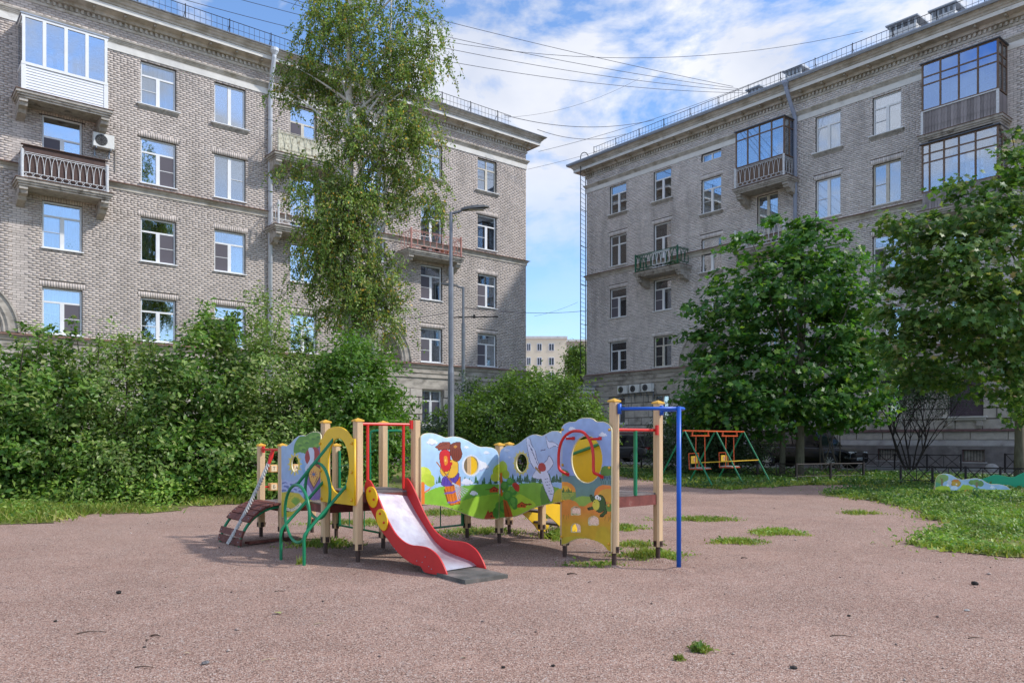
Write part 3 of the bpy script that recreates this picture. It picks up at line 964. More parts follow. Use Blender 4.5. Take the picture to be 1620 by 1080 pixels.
# ================================================================== balconies
def slab_part(B, a, b, z, name='balcony'):
    m = MB()
    D = 1.1
    m.box(a, b, -D, -0.012, z - 0.10, z)
    m.box(a + 0.05, b - 0.05, -D + 0.05, -0.012, z - 0.18, z - 0.101)
    m.box(a + 0.10, b - 0.10, -D + 0.10, -0.012, z - 0.26, z - 0.181)
    o = m.build(name, M_slab, B)
    m = MB(); m.box(a - 0.02, b + 0.02, -D - 0.03, -0.013, z + 0.001, z + 0.022); m.build('flashing', M_rust, o)
    prof = [(-0.02, 0), (-0.95, 0), (-0.97, -0.12), (-0.90, -0.15), (-0.86, -0.26), (-0.62, -0.30), (-0.52, -0.44), (-0.20, -0.52), (-0.02, -0.60)]
    for x in (a + 0.12, b - 0.40):
        m = MB(); m.prism(prof, lambda p, q, t, x=x: (x + t, p, z - 0.262 + q), 0.28)
        m.build('bracket', M_slab, o)
    return o

def arch_rail(o, p0, p1, z, h, mt, n, mi=0, name='railing', k_=1.0):
    """interlaced pointed-oval railing between two ground points (local x,y)"""
    p0, p1 = Vector((*p0, 0)), Vector((*p1, 0))
    d = p1 - p0
    m = MB()
    def P(t, zz): q = p0 + d * t; return (q.x, q.y, z + zz)
    for zz in (0.06, 0.22, h - 0.06, h): m.tube([P(0, zz), P(1, zz)], 0.013 * k_, 4)
    for i in range(n):
        for sgn in (1, -1):
            pts = []
            for k in range(9):
                t = k / 8
                w = 1.0 * math.sin(math.pi * t * 0.5)
                cx_ = (i + 0.5 + sgn * (1 - (t ** 2)) * 0.95 / 2 * 1.0 * 1.0) / n
                pts.append((min(max(cx_, 0), 1), 0.22 + (h - 0.28) * (1 - (1 - t) ** 2) ** 0.5 if False else 0.22 + (h - 0.28) * math.sin(math.pi / 2 * t)))
            m.tube([P(a_, b_) for a_, b_ in pts], 0.011 * k_, 4)
        m.tube([P((i + .25) / n, .06), P((i + .75) / n, .22)], 0.009, 4); m.tube([P((i + .75) / n, .06), P((i + .25) / n, .22)], 0.009, 4)
    m.build(name, mt, o)

def rail_posts(o, pts, z, h, mt, r=0.045):
    m = MB(); m.tube([(0, 0, 0), (0, 0, h)], r, 10); m.lathe([(r * 1.1, h), (r * 1.15, h + .03), (0.0, h + 0.08)], 10)
    me = m.mesh('railing_post', mt)
    for p in pts: link('railing_post', me, o, (p[0], p[1], z))

M_wrail = mat('white_railing_paint', (0.62, 0.64, 0.66), 0.6, var=0.2, scale=12)
M_crail = mat('cream_railing_paint', (0.60, 0.58, 0.46), 0.7, var=0.25, scale=8, dirt=(0.2, 0.15, 0.08), dscale=6)
M_pink = mat('faded_pink_paint', (0.50, 0.24, 0.20), 0.7, var=0.25, scale=8)
M_green = mat('dark_green_railing', (0.02, 0.11, 0.06), 0.6, var=0.2)
M_brsheet = mat('brown_balcony_sheet', (0.085, 0.05, 0.042), 0.7, var=0.25, scale=4)
M_siding = mat('white_vinyl_siding', (0.72, 0.74, 0.78), 0.5, var=0.04)

# left A5: white glazed balcony
o = slab_part(BL, -25.95, -22.65, 14.45)
a, b, z = -25.75, -22.85, 14.47
m = MB()
for i in range(9):
    zq = z + i * .105; m.add([(a, -1.035, zq), (b, -1.035, zq), (b, -1.012, zq + .105), (a, -1.012, zq + .105), (b, -1.010, zq), (a, -1.010, zq)], [(0, 1, 2, 3), (5, 4, 1, 0)])
for i in range(9):
    for x, s in ((a, 1), (b, -1)): m.add([(x, -1.02, z + i * .105), (x, -.02, z + i * .105), (x + s * .015, -.02, z + (i + 1) * .105), (x + s * .015, -1.02, z + (i + 1) * .105)], [(0, 1, 2, 3)])
m.build('siding', M_siding, o)
for q_ in (a - .03, b - .12):
    m = MB(); m.box(q_, q_ + .15, -1.05, -0.98, z, z + .95); m.build('corner_trim', M_white, o)
m = MB(); zt, zb_ = 17.30, z + .95
xs = [a + .0 + (b - a) * i / 4 for i in range(5)]
m.box(a - .03, b + .03, -1.06, -0.98, zb_, zb_ + .10); m.box(a - .03, b + .03, -1.06, -0.98, zt - .10, zt)
for i, x in enumerate(xs):
    w = .10 if i in (0, 4) else .06
    m.box(x - (0 if i == 0 else w), x + (0 if i == 4 else w), -1.06, -0.98, zb_ + .10, zt - .10)
for x in (a, b): m.box(x - .02, x + .04, -0.98, -0.02, zb_, zb_ + .1); m.box(x - .02, x + .04, -0.98, -0.02, zt - .1, zt)
m.build('glazing_frame', M_white, o)
for i in range(4):
    m = MB(); m.box(xs[i] + .06, xs[i + 1] - .06, -1.02, -1.012, zb_ + .1, zt - .1); m.build('pane', M_glassb, o)
for x in (a, b):
    m = MB(); m.box(x, x + .008, -0.98, -0.02, zb_ + .1, zt - .1); m.build('pane', M_glass, o)
m = MB(); m.box(a - .06, b + .06, -1.09, -0.02, zt, zt + .05); m.build('balcony_roof', M_zinc, o)
# left A4: white arch railing with brown sheet behind
o = slab_part(BL, -25.95, -22.65, 11.15)
arch_rail(o, (a, -1.03), (b, -1.03), 11.17, 0.98, M_wrail, 12)
arch_rail(o, (a, -.05), (a, -1.03), 11.17, 0.98, M_wrail, 4); arch_rail(o, (b, -.05), (b, -1.03), 11.17, 0.98, M_wrail, 4)
rail_posts(o, [(a, -1.04), (b, -1.04)], 11.17, 1.02, M_wrail, .055)
m = MB(); m.box(a + .06, b - .06, -0.98, -0.97, 11.3, 12.42); m.box(a + .05, a + .06, -.97, -.02, 11.3, 12.42); m.box(b - .06, b - .05, -.97, -.02, 11.3, 12.42); m.box(a - .03, b + .03, -1.05, -.9, 12.42, 12.45)
m.build('wind_screen', M_brsheet, o)
# left D5 cream, D4 white, F4 pink
for (a0, b0, z0, mt, nm, n) in ((-15.95, -12.5, 14.45, M_crail, 'D5', 9), (-15.95, -12.5, 11.15, M_wrail, 'D4', 9), (-8.85, -5.3, 11.15, M_pink, 'F4', 8)):
    o = slab_part(BL, a0, b0, z0)
    a, b = a0 + .2, b0 - .2
    arch_rail(o, (a, -1.03), (b, -1.03), z0 + .02, .98, mt, n)
    arch_rail(o, (a, -.05), (a, -1.03), z0 + .02, .98, mt, 3); arch_rail(o, (b, -.05), (b, -1.03), z0 + .02, .98, mt, 3)
    rail_posts(o, [(a, -1.04), (b, -1.04)], z0 + .02, 1.02, mt, .05)
    if nm == 'D5':
        m = MB(); m.box(a + .05, b - .05, -.99, -.98, z0 + .08, z0 + .95); m.build('wind_screen', M_crail, o)
    if nm == 'F4':
        m = MB()
        for i in range(3): m.lathe([(.0, 0), (.09, 0), (.12, .16), (.0, .16)], 8, (b - .5 - i * .3, -.85, z0 + .1))
        m.build('flower_pot', mat('terracotta', (.25, .09, .05), .8), o)

# right balconies
def side_glazing(o, a, b, z0, z1, cols, rws, mt, glass, name='glazing_frame', top=True, tilt=0):
    m = MB()
    zz = [z0 + (z1 - z0) * r for r in rws]
    t = .035
    for y_, xx in ((-1.03, [a + (b - a) * c for c in cols]),):
        for x in xx: m.box(x - t, x + t, y_ - .03, y_ + .03, z0, z1)
        for i, z in enumerate(zz): 
            for j in range(len(xx) - 1): m.box(xx[j] + t, xx[j + 1] - t, y_ - .025, y_ + .025, z - t * .8, z + t * .8)
    for x in (a, b):
        for y in (-.07, -.55): m.box(x - .03, x + .03, y - .03, y + .03, z0, z1)
        for z in zz: m.box(x - .025, x + .025, -.52, -.10, z - .025, z + .025); m.box(x - .025, x + .025, -1.0, -.58, z - .025, z + .025)
    m.build(name, mt, o)
    xx = [a + (b - a) * c for c in cols]
    for j in range(len(xx) - 1):
        for i in range(len(zz) - 1):
            p = MB(); p.box(xx[j] + t, xx[j + 1] - t, -1.034, -1.028, zz[i] + .028, zz[i + 1] - .028); p.build('pane', glass, o)
    for x in (a, b):
        p = MB(); p.box(x - .003, x + .003, -1.0, -.1, z0 + .03, z1 - .03); p.build('pane', M_glass, o)
    if top:
        p = MB(); p.box(a - .10, b + .10, -1.14, -.013, z1 + .002, z1 + .045); p.build('balcony_roof', M_roof, o)
# g5
o = slab_part(BR, 21.5, 24.85, 14.62)
a, b, z = 21.7, 24.65, 14.64
n = 23
bd = MB(); w = (b - a) / n; bd.box(0, w - .008, -.012, .012, 0, .98); bme = bd.mesh('board', M_greyboard)
for i in range(n): link('board', bme, o, (a + i * w, -1.03 - .004 * (i % 3), z - .01 * (i % 2)))
bd = MB(); bd.box(-.012, .012, 0, .12, 0, .98); bme = bd.mesh('board', M_greyboard)
for i in range(8):
    link('board', bme, o, (b + .01, -.98 + i * .122, z)); link('board', bme, o, (a - .01, -.98 + i * .122, z))
m = MB(); m.box(a - .05, b + .05, -1.08, -.98, z + .985, z + 1.03); m.box(a - .06, a + .04, -1.09, -1.05, z, z + .98); m.box(b - .04, b + .06, -1.09, -1.05, z, z + .98); m.build('rail_cap', M_wrail, o)
side_glazing(o, a, b, z + 1.04, 17.72, [0, .25, .5, .75, 1], [0.012, .55, .72, .988], M_brownw, M_glassp)
# g4
o = slab_part(BR, 21.5, 24.85, 11.32)
side_glazing(o, a, b, 12.1, 14.2, [0, .1, .3, .5, .72, 1], [.012, .62, .80, .988], M_brownw, M_glass)
m = MB()
bd = MB(); bd.box(0, w - .008, -.012, .012, 0, .76); bme = bd.mesh('board', M_greyboard)
for i in range(n): link('board', bme, o, (a + i * w, -1.03 - .004 * (i % 3), 11.34))
# d5
o = slab_part(BR, 12.0, 15.25, 14.62)
a, b = 12.2, 15.0
arch_rail(o, (a, -1.08), (b, -1.08), 14.64, 1.0, M_wrail, 10)
arch_rail(o, (b, -1.06), (b, -.05), 14.64, 1.0, M_wrail, 4); arch_rail(o, (a, -1.06), (a, -.05), 14.64, 1.0, M_wrail, 4)
rail_posts(o, [(a - .02, -1.10), (b + .02, -1.10)], 14.64, 1.02, M_wrail, .055)
m = MB(); m.box(a + .05, b - .05, -1.0, -.985, 14.7, 15.7); m.build('wind_screen', M_brownw, o)
side_glazing(o, a, b, 15.7, 17.6, [0, .25, .5, .75, 1], [.012, .76, .988], M_brownw, M_glass)
# d4, b4
o = slab_part(BR, 12.0, 15.25, 11.32)
arch_rail(o, (a, -1.08), (b, -1.08), 11.34, 1.0, M_wrail, 10); arch_rail(o, (b, -1.06), (b, -.05), 11.34, 1.0, M_wrail, 4); arch_rail(o, (a, -1.06), (a, -.05), 11.34, 1.0, M_wrail, 4)
rail_posts(o, [(a - .02, -1.10), (b + .02, -1.10)], 11.34, 1.02, M_wrail, .055)
o = slab_part(BR, 5.0, 8.5, 11.32)
a, b = 5.2, 8.3
arch_rail(o, (a, -1.05), (b, -1.05), 11.34, 1.0, M_green, 8, name='railing', k_=2.0)
arch_rail(o, (a + 1.3, -1.07), (b - .55, -1.07), 11.34, .95, M_wrail, 4, name='white_railing_section', k_=2.0)
arch_rail(o, (b, -1.03), (b, -.05), 11.34, 1.0, M_green, 3, k_=1.8); arch_rail(o, (a, -1.03), (a, -.05), 11.34, 1.0, M_green, 3, k_=1.8)
rail_posts(o, [(a - .02, -1.07), (b + .02, -1.07)], 11.34, 1.02, M_green, .05)
fl = RNG.uniform(0, 1, (260, 3)) * np.array([1.0, .25, .22]) + np.array([b - .75, -1.2, 11.36])
leaves('balcony_plant', fl, np.full(260, .07), np.tile([0, -.3, .8], (260, 1)), leaf_mat('pot_plant_leaf', [(.03, .09, .02), (.07, .15, .04)]), o, seed=4)

# ================================================================== air conditioners (each its own thing)
M_ac = mat('ac_casing', (0.70, 0.70, 0.67), 0.5, var=0.05)
def ac(B, x, z, w, h, label, grp=None, y=-0.012):
    t = empty('air_conditioner', (0, 0, 0)); 
    t.matrix_world = Matrix.LocRotScale(B.location, B.rotation_euler, None) @ Matrix.Translation((x, y, z))
    tag(t, label, 'air conditioner', grp)
    m = MB(); m.box(0, w, -.38, -.08, 0, h); m.build('casing', M_ac, t, bevel=.015)
    m = MB()
    R = h * .40
    for r in (R, R * .75, R * .5, R * .25): m.tube([(w * .38 + r * math.cos(i * math.pi / 8), -.386, h / 2 + r * math.sin(i * math.pi / 8)) for i in range(16)], .006, 4, closed=True)
    for i in range(8): m.tube([(w * .38, -.386, h / 2), (w * .38 + R * math.cos(i * math.pi / 4), -.386, h / 2 + R * math.sin(i * math.pi / 4))], .005, 4)
    m.build('fan_grille', M_black, t)
    m = MB(); m.lathe([(0, -.383), (R, -.383)], 20, (w * .38, 0, h / 2), axis='y'); m.build('fan_opening', mat('fan_shadow', (.22, .22, .22), .8), t)
    m = MB()
    for xx in (.1, w - .14): m.box(xx, xx + .04, -.36, 0, -.05, -.002); m.box(xx, xx + .04, -.04, 0, -.3, -.051)
    m.build('bracket', M_zinc, t)
    m = MB(); m.tube([(w, -.2, h * .3), (w + .08, -.1, h * .3), (w + .1, -.04, h * .1), (w + .1, -.03, -.8)], .018, 6); m.build('hose', mat('ac_hose', (.25, .23, .2), .7), t)
ac(BL, -23.22, 13.15, .78, .56, 'white air conditioner on the left block beside the window above the white arched balcony railing')
for i, lb in enumerate(('leftmost of three white air conditioners in a row low on the grey block', 'middle of three white air conditioners in a row low on the grey block', 'rightmost of three white air conditioners in a row low on the grey block')):
    ac(BR, 3.2 + i * .98, 4.18 + .02 * i, .76, .50, lb, 'air conditioners low on the grey block', y=-.145)
# ================================================================== ground
def gravel_material():
    m = bpy.data.materials.new('pink_granite_gravel'); m.use_nodes = True
    n, l = m.node_tree.nodes, m.node_tree.links
    p = n['Principled BSDF']; p.inputs['Roughness'].default_value = 0.95; p.inputs['Specular IOR Level'].default_value = 0.15
    tc = n.new('ShaderNodeTexCoord')
    def noise(sc, det=5, rough=.6, dist=0):
        t = n.new('ShaderNodeTexNoise'); t.inputs['Scale'].default_value = sc; t.inputs['Detail'].default_value = det; t.inputs['Roughness'].default_value = rough
        t.inputs['Distortion'].default_value = dist
        l.new(tc.outputs['Object'], t.inputs['Vector']); return t
    def mixc(f, a, b):
        x = n.new('ShaderNodeMix'); x.data_type = 'RGBA'
        l.new(f, x.inputs[0])
        for s, v in ((6, a), (7, b)):
            if isinstance(v, tuple): x.inputs[s].default_value = (*v, 1)
            else: l.new(v, x.inputs[s])
        return x.outputs[2]
    def rng(f, a, b, c=0, d=1):
        r = n.new('ShaderNodeMapRange'); r.inputs[1].default_value = a; r.inputs[2].default_value = b; r.inputs[3].default_value = c; r.inputs[4].default_value = d
        l.new(f, r.inputs[0]); return r.outputs[0]
    vo = n.new('ShaderNodeTexVoronoi'); vo.inputs['Scale'].default_value = 125; l.new(tc.outputs['Object'], vo.inputs['Vector'])
    cr = n.new('ShaderNodeValToRGB'); e = cr.color_ramp.elements
    sp = n.new('ShaderNodeSeparateColor'); l.new(vo.outputs['Color'], sp.inputs[0])
    stops = [(0, (.055, .042, .04)), (.16, (.14, .09, .075)), (.42, (.41, .26, .20)), (.7, (.48, .315, .255)), (.9, (.60, .48, .40)), (1, (.72, .66, .62))]
    while len(e) < len(stops): e.new(.5)
    for i, (q, c) in enumerate(stops): e[i].position = q; e[i].color = (*c, 1)
    l.new(sp.outputs[0], cr.inputs['Fac'])
    # mean gravel tone between the grains
    base = mixc(rng(noise(.5, 9, .68, .6).outputs['Fac'], .42, .60), (.39, .235, .182), (.235, .132, .098))
    base = mixc(rng(noise(2.2, 8, .72).outputs['Fac'], .44, .70, 0, .85), base, (.135, .080, .062))
    base = mixc(rng(noise(.22, 4).outputs['Fac'], .5, .7, 0, .55), base, (.46, .32, .25))
    # darker brown ground round the play structure
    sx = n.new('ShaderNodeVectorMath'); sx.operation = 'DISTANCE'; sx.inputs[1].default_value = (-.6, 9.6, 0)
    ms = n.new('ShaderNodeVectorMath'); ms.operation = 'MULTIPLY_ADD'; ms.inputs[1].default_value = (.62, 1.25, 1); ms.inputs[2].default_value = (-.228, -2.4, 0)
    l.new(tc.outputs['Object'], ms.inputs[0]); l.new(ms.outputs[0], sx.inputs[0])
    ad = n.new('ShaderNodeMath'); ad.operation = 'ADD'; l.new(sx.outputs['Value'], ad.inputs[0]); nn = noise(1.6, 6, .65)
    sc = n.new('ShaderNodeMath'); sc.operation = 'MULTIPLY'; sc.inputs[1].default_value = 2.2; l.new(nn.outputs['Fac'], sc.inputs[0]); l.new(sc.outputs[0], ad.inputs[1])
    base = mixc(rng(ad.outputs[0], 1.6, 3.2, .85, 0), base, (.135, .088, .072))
    col = mixc(rng(noise(.9, 2).outputs['Fac'], .2, .8, .5, .8), base, cr.outputs[0])
    nf = noise(42, 4, .75)
    col2 = mixc(rng(nf.outputs['Fac'], .52, .72, 0, .5), col, (.12, .08, .075))
    l.new(col2, p.inputs['Base Color'])
    bp = n.new('ShaderNodeBump'); bp.inputs['Strength'].default_value = .75; bp.inputs['Distance'].default_value = .007
    l.new(vo.outputs['Distance'], bp.inputs['Height'])
    bp2 = n.new('ShaderNodeBump'); bp2.inputs['Strength'].default_value = .5; bp2.inputs['Distance'].default_value = .03
    l.new(noise(7, 6, .7).outputs['Fac'], bp2.inputs['Height']); l.new(bp.outputs[0], bp2.inputs['Normal'])
    l.new(bp2.outputs[0], p.inputs['Normal'])
    MATS['gravel'] = m
    return m
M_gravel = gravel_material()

# one sheet to the horizon: fine near the camera, with slight undulation
def hgt(x, y):
    return 0.004 * math.sin(x * 1.7 + 0.6 * y) * math.sin(y * 1.3 + .4) + 0.002 * math.sin(x * 4.1 - y * 3.3) - 0.004
xs = [-900, -300, -120, -60, -30, -20] + [-15 + i * .25 for i in range(121)] + [20, 30, 60, 120, 300, 900]
ys = [-300, -60, -15, -3] + [i * .25 for i in range(101)] + [28, 32, 40, 60, 120, 300, 900]
V = [(x, y, (hgt(x, y) if (-14 < x < 14 and 0 < y < 24) else -0.004)) for y in ys for x in xs]
nx = len(xs)
Fc = [(j * nx + i, j * nx + i + 1, (j + 1) * nx + i + 1, (j + 1) * nx + i) for j in range(len(ys) - 1) for i in range(nx - 1)]
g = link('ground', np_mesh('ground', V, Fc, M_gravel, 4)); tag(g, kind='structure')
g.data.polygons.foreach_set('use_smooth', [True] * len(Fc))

M_soil = mat('lawn_soil', (.13, .15, .03), .95, var=.4, scale=3, dirt=(.29, .25, .11), dscale=1.2, dlo=.48, dhi=.7, bump=.6, bscale=30)
def region_sheet(name, poly, z, m, jag=.13, seg=.2):
    rr = random.Random(len(poly)); P = []
    for i in range(len(poly)):
        a, b = Vector(poly[i]), Vector(poly[(i + 1) % len(poly)])
        k = max(1, int((b - a).length / seg))
        for j in range(k):
            q = a.lerp(b, j / k); P.append((q.x + rr.uniform(-jag, jag) + .12 * math.sin(q.x * 3 + q.y), q.y + rr.uniform(-jag, jag) + .14 * math.sin(q.x * 2.3)))
    return P, plate(name, [P], 0.002, m)
pL = [gp(-60, 832), gp(0, 829), gp(60, 828), gp(92, 822), gp(130, 814), gp(240, 811), gp(300, 800), gp(400, 796), gp(520, 794), gp(600, 788), gp(690, 778), gp(800, 770), gp(900, 764), gp(975, 752), gp(1040, 762), gp(1075, 768), gp(1150, 775), gp(1230, 769), gp(1310, 767), gp(1384, 766), gp(1345, 775), gp(1300, 782), gp(1390, 792), gp(1450, 808), gp(1500, 828), gp(1515, 838), gp(1480, 848), gp(1440, 860), gp(1470, 869), gp(1540, 876), gp(1640, 886), (11.5, 8.5), (22, 8.0), (24, 22), (14, 33), (5, 44), (-4, 42), (-14, 30), (-26, 20), (-22, 12.0)]
PL, o = region_sheet('lawn', pL, 0.006, M_soil)
o.location.z = 0.005; tag(o, kind='structure')
# asphalt yard road at the foot of both blocks
def bl(B, x, y):   # building-local to ground
    v = Matrix.LocRotScale(B.location, B.rotation_euler, None) @ Vector((x, y, 0)); return (v.x, v.y)
M_asph = mat('asphalt', (.075, .073, .075), .9, var=.25, scale=6, bump=.4, bscale=90, dirt=(.12, .115, .11), dscale=.8)
rd = plate('road', [[bl(BR, -3, -.9), bl(BR, 40, -.9), bl(BR, 40, -4.6), bl(BR, -8, -4.9)]], .002, M_asph)
rd.location.z = .018; tag(rd, kind='structure')
pv = MB()
for (B, x0, x1) in ((BR, -.3, 30.0),):
    q = [bl(B, x0, 0), bl(B, x1, 0), bl(B, x1, -.95), bl(B, x0, -.95)]
    pv.add([(x, y, 0.0) for x, y in q] + [(x, y, .14) for x, y in q], [(4, 5, 6, 7), (3, 2, 6, 7), (0, 3, 7, 4), (1, 2, 6, 5)])
o = pv.build('pavement', mat('pavement_concrete', (.30, .29, .28), .9, var=.2, scale=3)); tag(o, kind='structure')
kb = MB(); m0 = Matrix.LocRotScale(BR.location, BR.rotation_euler, None)
for i in range(34):
    kb.T = m0; kb.box(-3 + i * 1.0 + .01, -3 + (i + 1) * 1.0 - .01, -4.78, -4.63, -.02, .13)
kb.T = None
o = kb.build('kerb', mat('kerb_stone', (.33, .32, .31), .9, var=.2)); tag(o, kind='structure')

# ================================================================== grass and weeds
M_grass = leaf_mat('grass_blade', [(.12, .20, .025), (.18, .26, .035), (.26, .30, .06), (.34, .31, .10)], .3, .5)
M_weed = leaf_mat('weed_leaf', [(.07, .16, .02), (.12, .23, .03), (.18, .28, .045), (.26, .32, .07)], .3, .45)
M_weedd = leaf_mat('weed_leaf_shaded', [(.03, .085, .015), (.05, .12, .02), (.08, .15, .03)], .3, .45)  # darker copy of the weed leaf, tree shade put into its colour
def scatter(poly, n, rng, x0, x1, y0, y1, holes=()):
    P = np.stack([rng.uniform(x0, x1, n), rng.uniform(y0, y1, n)], 1)
    k = inside(poly, P[:, 0], P[:, 1])
    for h in holes: k &= ~inside(h, P[:, 0], P[:, 1])
    return P[k]
def pnoise(P, s, ph=0):
    return (np.sin(P[:, 0] * s + ph + 1.7 * np.sin(P[:, 1] * s * .7)) + np.sin(P[:, 1] * s * 1.3 + 2 * ph + 1.3 * np.sin(P[:, 0] * s * .9 + 1)) + np.sin((P[:, 0] + P[:, 1]) * s * 2.3 + ph)) / 3
rg = np.random.default_rng(21)
def grass_part(name, poly, n, box, hmin, hmax, mt, label, weed_n=0, weed_m=None, dens=None, wsize=(.05, .11), wh=.12):
    P = scatter(poly, n, rg, *box)
    d = pnoise(P, 1.1, .5)
    keep = rg.random(len(P)) < np.clip(.62 + d * .8, .05, 1)
    P = P[keep]; d = d[keep]
    if dens is not None:
        k = rg.random(len(P)) < dens(P); P = P[k]; d = d[k]
    P = P + rg.normal(0, 1, P.shape) * np.where(rg.random((len(P), 1)) < .25, .26, .07)
    hh = rg.uniform(hmin, hmax, len(P)) * (1 + .6 * d)
    N = len(P)
    az = rg.uniform(0, 6.283, N); wdt = rg.uniform(.006, .014, N) * (1 + P[:, 1] / 14)
    lean = rg.normal(0, .6, (N, 2)) * hh[:, None]
    b = np.stack([np.cos(az), np.sin(az), np.zeros(N)], 1) * wdt[:, None]
    base = np.concatenate([P, np.full((N, 1), .01)], 1)
    tip = base + np.concatenate([lean, hh[:, None]], 1)
    V = np.stack([base - b, base + b, tip], 1).reshape(-1, 3)
    o = link(name, np_mesh(name, V, np.arange(N * 3).reshape(-1, 3), mt, 3)); tag(o, label, 'grass', kind='stuff')
    if weed_n:
        Q = scatter(poly, weed_n, rg, *box)
        dd = pnoise(Q, 1.6, 2.0); k = rg.random(len(Q)) < np.clip(.5 + dd, .03, 1)
        if dens is not None: k &= rg.random(len(Q)) < dens(Q)
        Q = Q[k]; dd = dd[k]; Q = Q + rg.normal(0, 1, Q.shape) * np.where(rg.random((len(Q), 1)) < .2, .24, .05)
        z = rg.random(len(Q)) ** 1.2 * wh * (1 + .8 * np.clip(dd, -1, 1)) + .015
        pts = np.concatenate([Q, z[:, None]], 1)
        w = leaves('ground_weeds', pts, rg.uniform(*wsize, len(Q)), np.tile([0, -.25, 1.0], (len(Q), 1)), weed_m or M_weed, None, spread=.5, seed=5)
        tag(w, label.replace('grass', 'broad-leaved weeds'), 'weeds', kind='stuff')
    return o
def edge_d(P): return np.ones(len(P))
left_box = (-20, 0, 11.5, 19.5)
grass_part('grass', PL, 95000, left_box, .05, .16, M_grass, 'bright green grass strip in front of the tall shrub thicket on the left', 42000, M_weed, wh=.20, wsize=(.05, .10))
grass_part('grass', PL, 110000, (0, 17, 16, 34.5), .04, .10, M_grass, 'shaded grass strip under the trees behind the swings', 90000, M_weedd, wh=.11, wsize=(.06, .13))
grass_part('grass', PL, 120000, (4.5, 13.5, 8.0, 19.5), .015, .055, M_grass, 'sunny grass patch at the right edge of the gravel', 150000, M_weed, wh=.11, wsize=(.03, .08))
# small tufts on the gravel
def tuft(cx, cy, r, n, h, seed, label, stretch=1.0, weed=0):
    rr = np.random.default_rng(seed)
    a = rr.uniform(0, 6.283, n); q = np.sqrt(rr.random(n)) * r * (1 + .35 * np.sin(3 * a + seed))
    r *= .62; q *= .62 * (1 + .5 * np.sin(5 * a + seed * 2)); P = np.stack([cx + q * np.cos(a) * stretch, cy + q * np.sin(a) * (1.1 + .3 * math.sin(seed))], 1) + rr.normal(0, .055, (n, 2)) * min(1, r * 5)
    hh = rr.uniform(.4, 1, n) * h * (1.15 - .6 * q / r)
    az = rr.uniform(0, 6.283, n); w = .006 + .0004 * cy
    b = np.stack([np.cos(az), np.sin(az), np.zeros(n)], 1) * w
    base = np.concatenate([P, np.full((n, 1), .0)], 1)
    tip = base + np.concatenate([rr.normal(0, .5, (n, 2)) * hh[:, None], hh[:, None]], 1)
    V = np.stack([base - b, base + b, tip], 1).reshape(-1, 3)
    Fc = np.arange(n * 3).reshape(-1, 3)
    o = link('grass_tuft', np_mesh('grass_tuft', V, Fc, M_grass, 3))
    tag(o, label, 'grass tuft', kind='stuff')
    if weed:
        k = min(n, weed); pts = np.concatenate([P[:k], (rr.random((k, 1)) * h * .5 + .01)], 1)
        leaves('weed_leaf', pts, rr.uniform(.03, .06, k), np.tile([0, -.3, 1.], (k, 1)), M_weed, o, seed=seed)['kind'] = 'stuff'
tuft(*gp(1107, 1027), .075, 320, .055, 1, 'small bright grass tuft in the right foreground gravel, the larger of a pair', weed=40)
tuft(*gp(1074, 1042), .04, 120, .04, 2, 'tiny grass tuft in the right foreground gravel, the smaller of a pair')
tuft(*gp(1228, 843), .36, 1100, .10, 3, 'long low green tuft on the gravel, right of the blue pole and farther back', 1.5, 200)
tuft(*gp(1166, 857), .36, 900, .08, 4, 'flat olive grass tuft on the gravel just right of the blue pole', 1.4, 120)
tuft(*gp(1110, 822), .5, 900, .09, 5, 'thin weedy tuft on the gravel between the blue pole and the swings', 2.0, 200)
tuft(*gp(1032, 880), .33, 1100, .12, 6, 'grass tuft at the foot of the rear post of the right platform', 1.6, 150)
tuft(*gp(985, 836), .28, 700, .10, 7, 'grass tuft under the right platform', 1.4, 150)
tuft(*gp(884, 850), .28, 500, .2, 8, 'leafy weed tuft under the frog panel behind the stairs', 1.0, 260)
tuft(*gp(760, 842), .6, 700, .10, 9, 'weedy tuft under the painted panel beside the slide', 2.0, 200)
tuft(*gp(512, 862), .42, 700, .12, 10, 'dark grass tuft at the feet of the yellow climbing panel', 1.6, 150)
tuft(*gp(585, 828), .7, 900, .10, 11, 'grass tuft on the gravel behind the slide', 2.0, 200)
tuft(*gp(710, 812), .8, 900, .12, 12, 'wide grass tuft behind the tall painted panels', 1.8, 240)
tuft(*gp(1005, 862), .3, 400, .08, 13, 'sparse grass tuft right of the frog panel', 1.5, 60)
tuft(*gp(474, 893), .05, 40, .14, 14, 'few thin grass blades beside the green climber foot')
tuft(*gp(1362, 812), .35, 300, .10, 15, 'dry sparse weeds on the gravel near the sunny lawn', 1.8, 60)
tuft(*gp(885, 818), .5, 500, .10, 16, 'grass tuft beyond the stairs of the play structure', 1.5, 200)
tuft(*gp(945, 893), .3, 300, .05, 17, 'trampled grass below the frog panel', 1.8, 60)

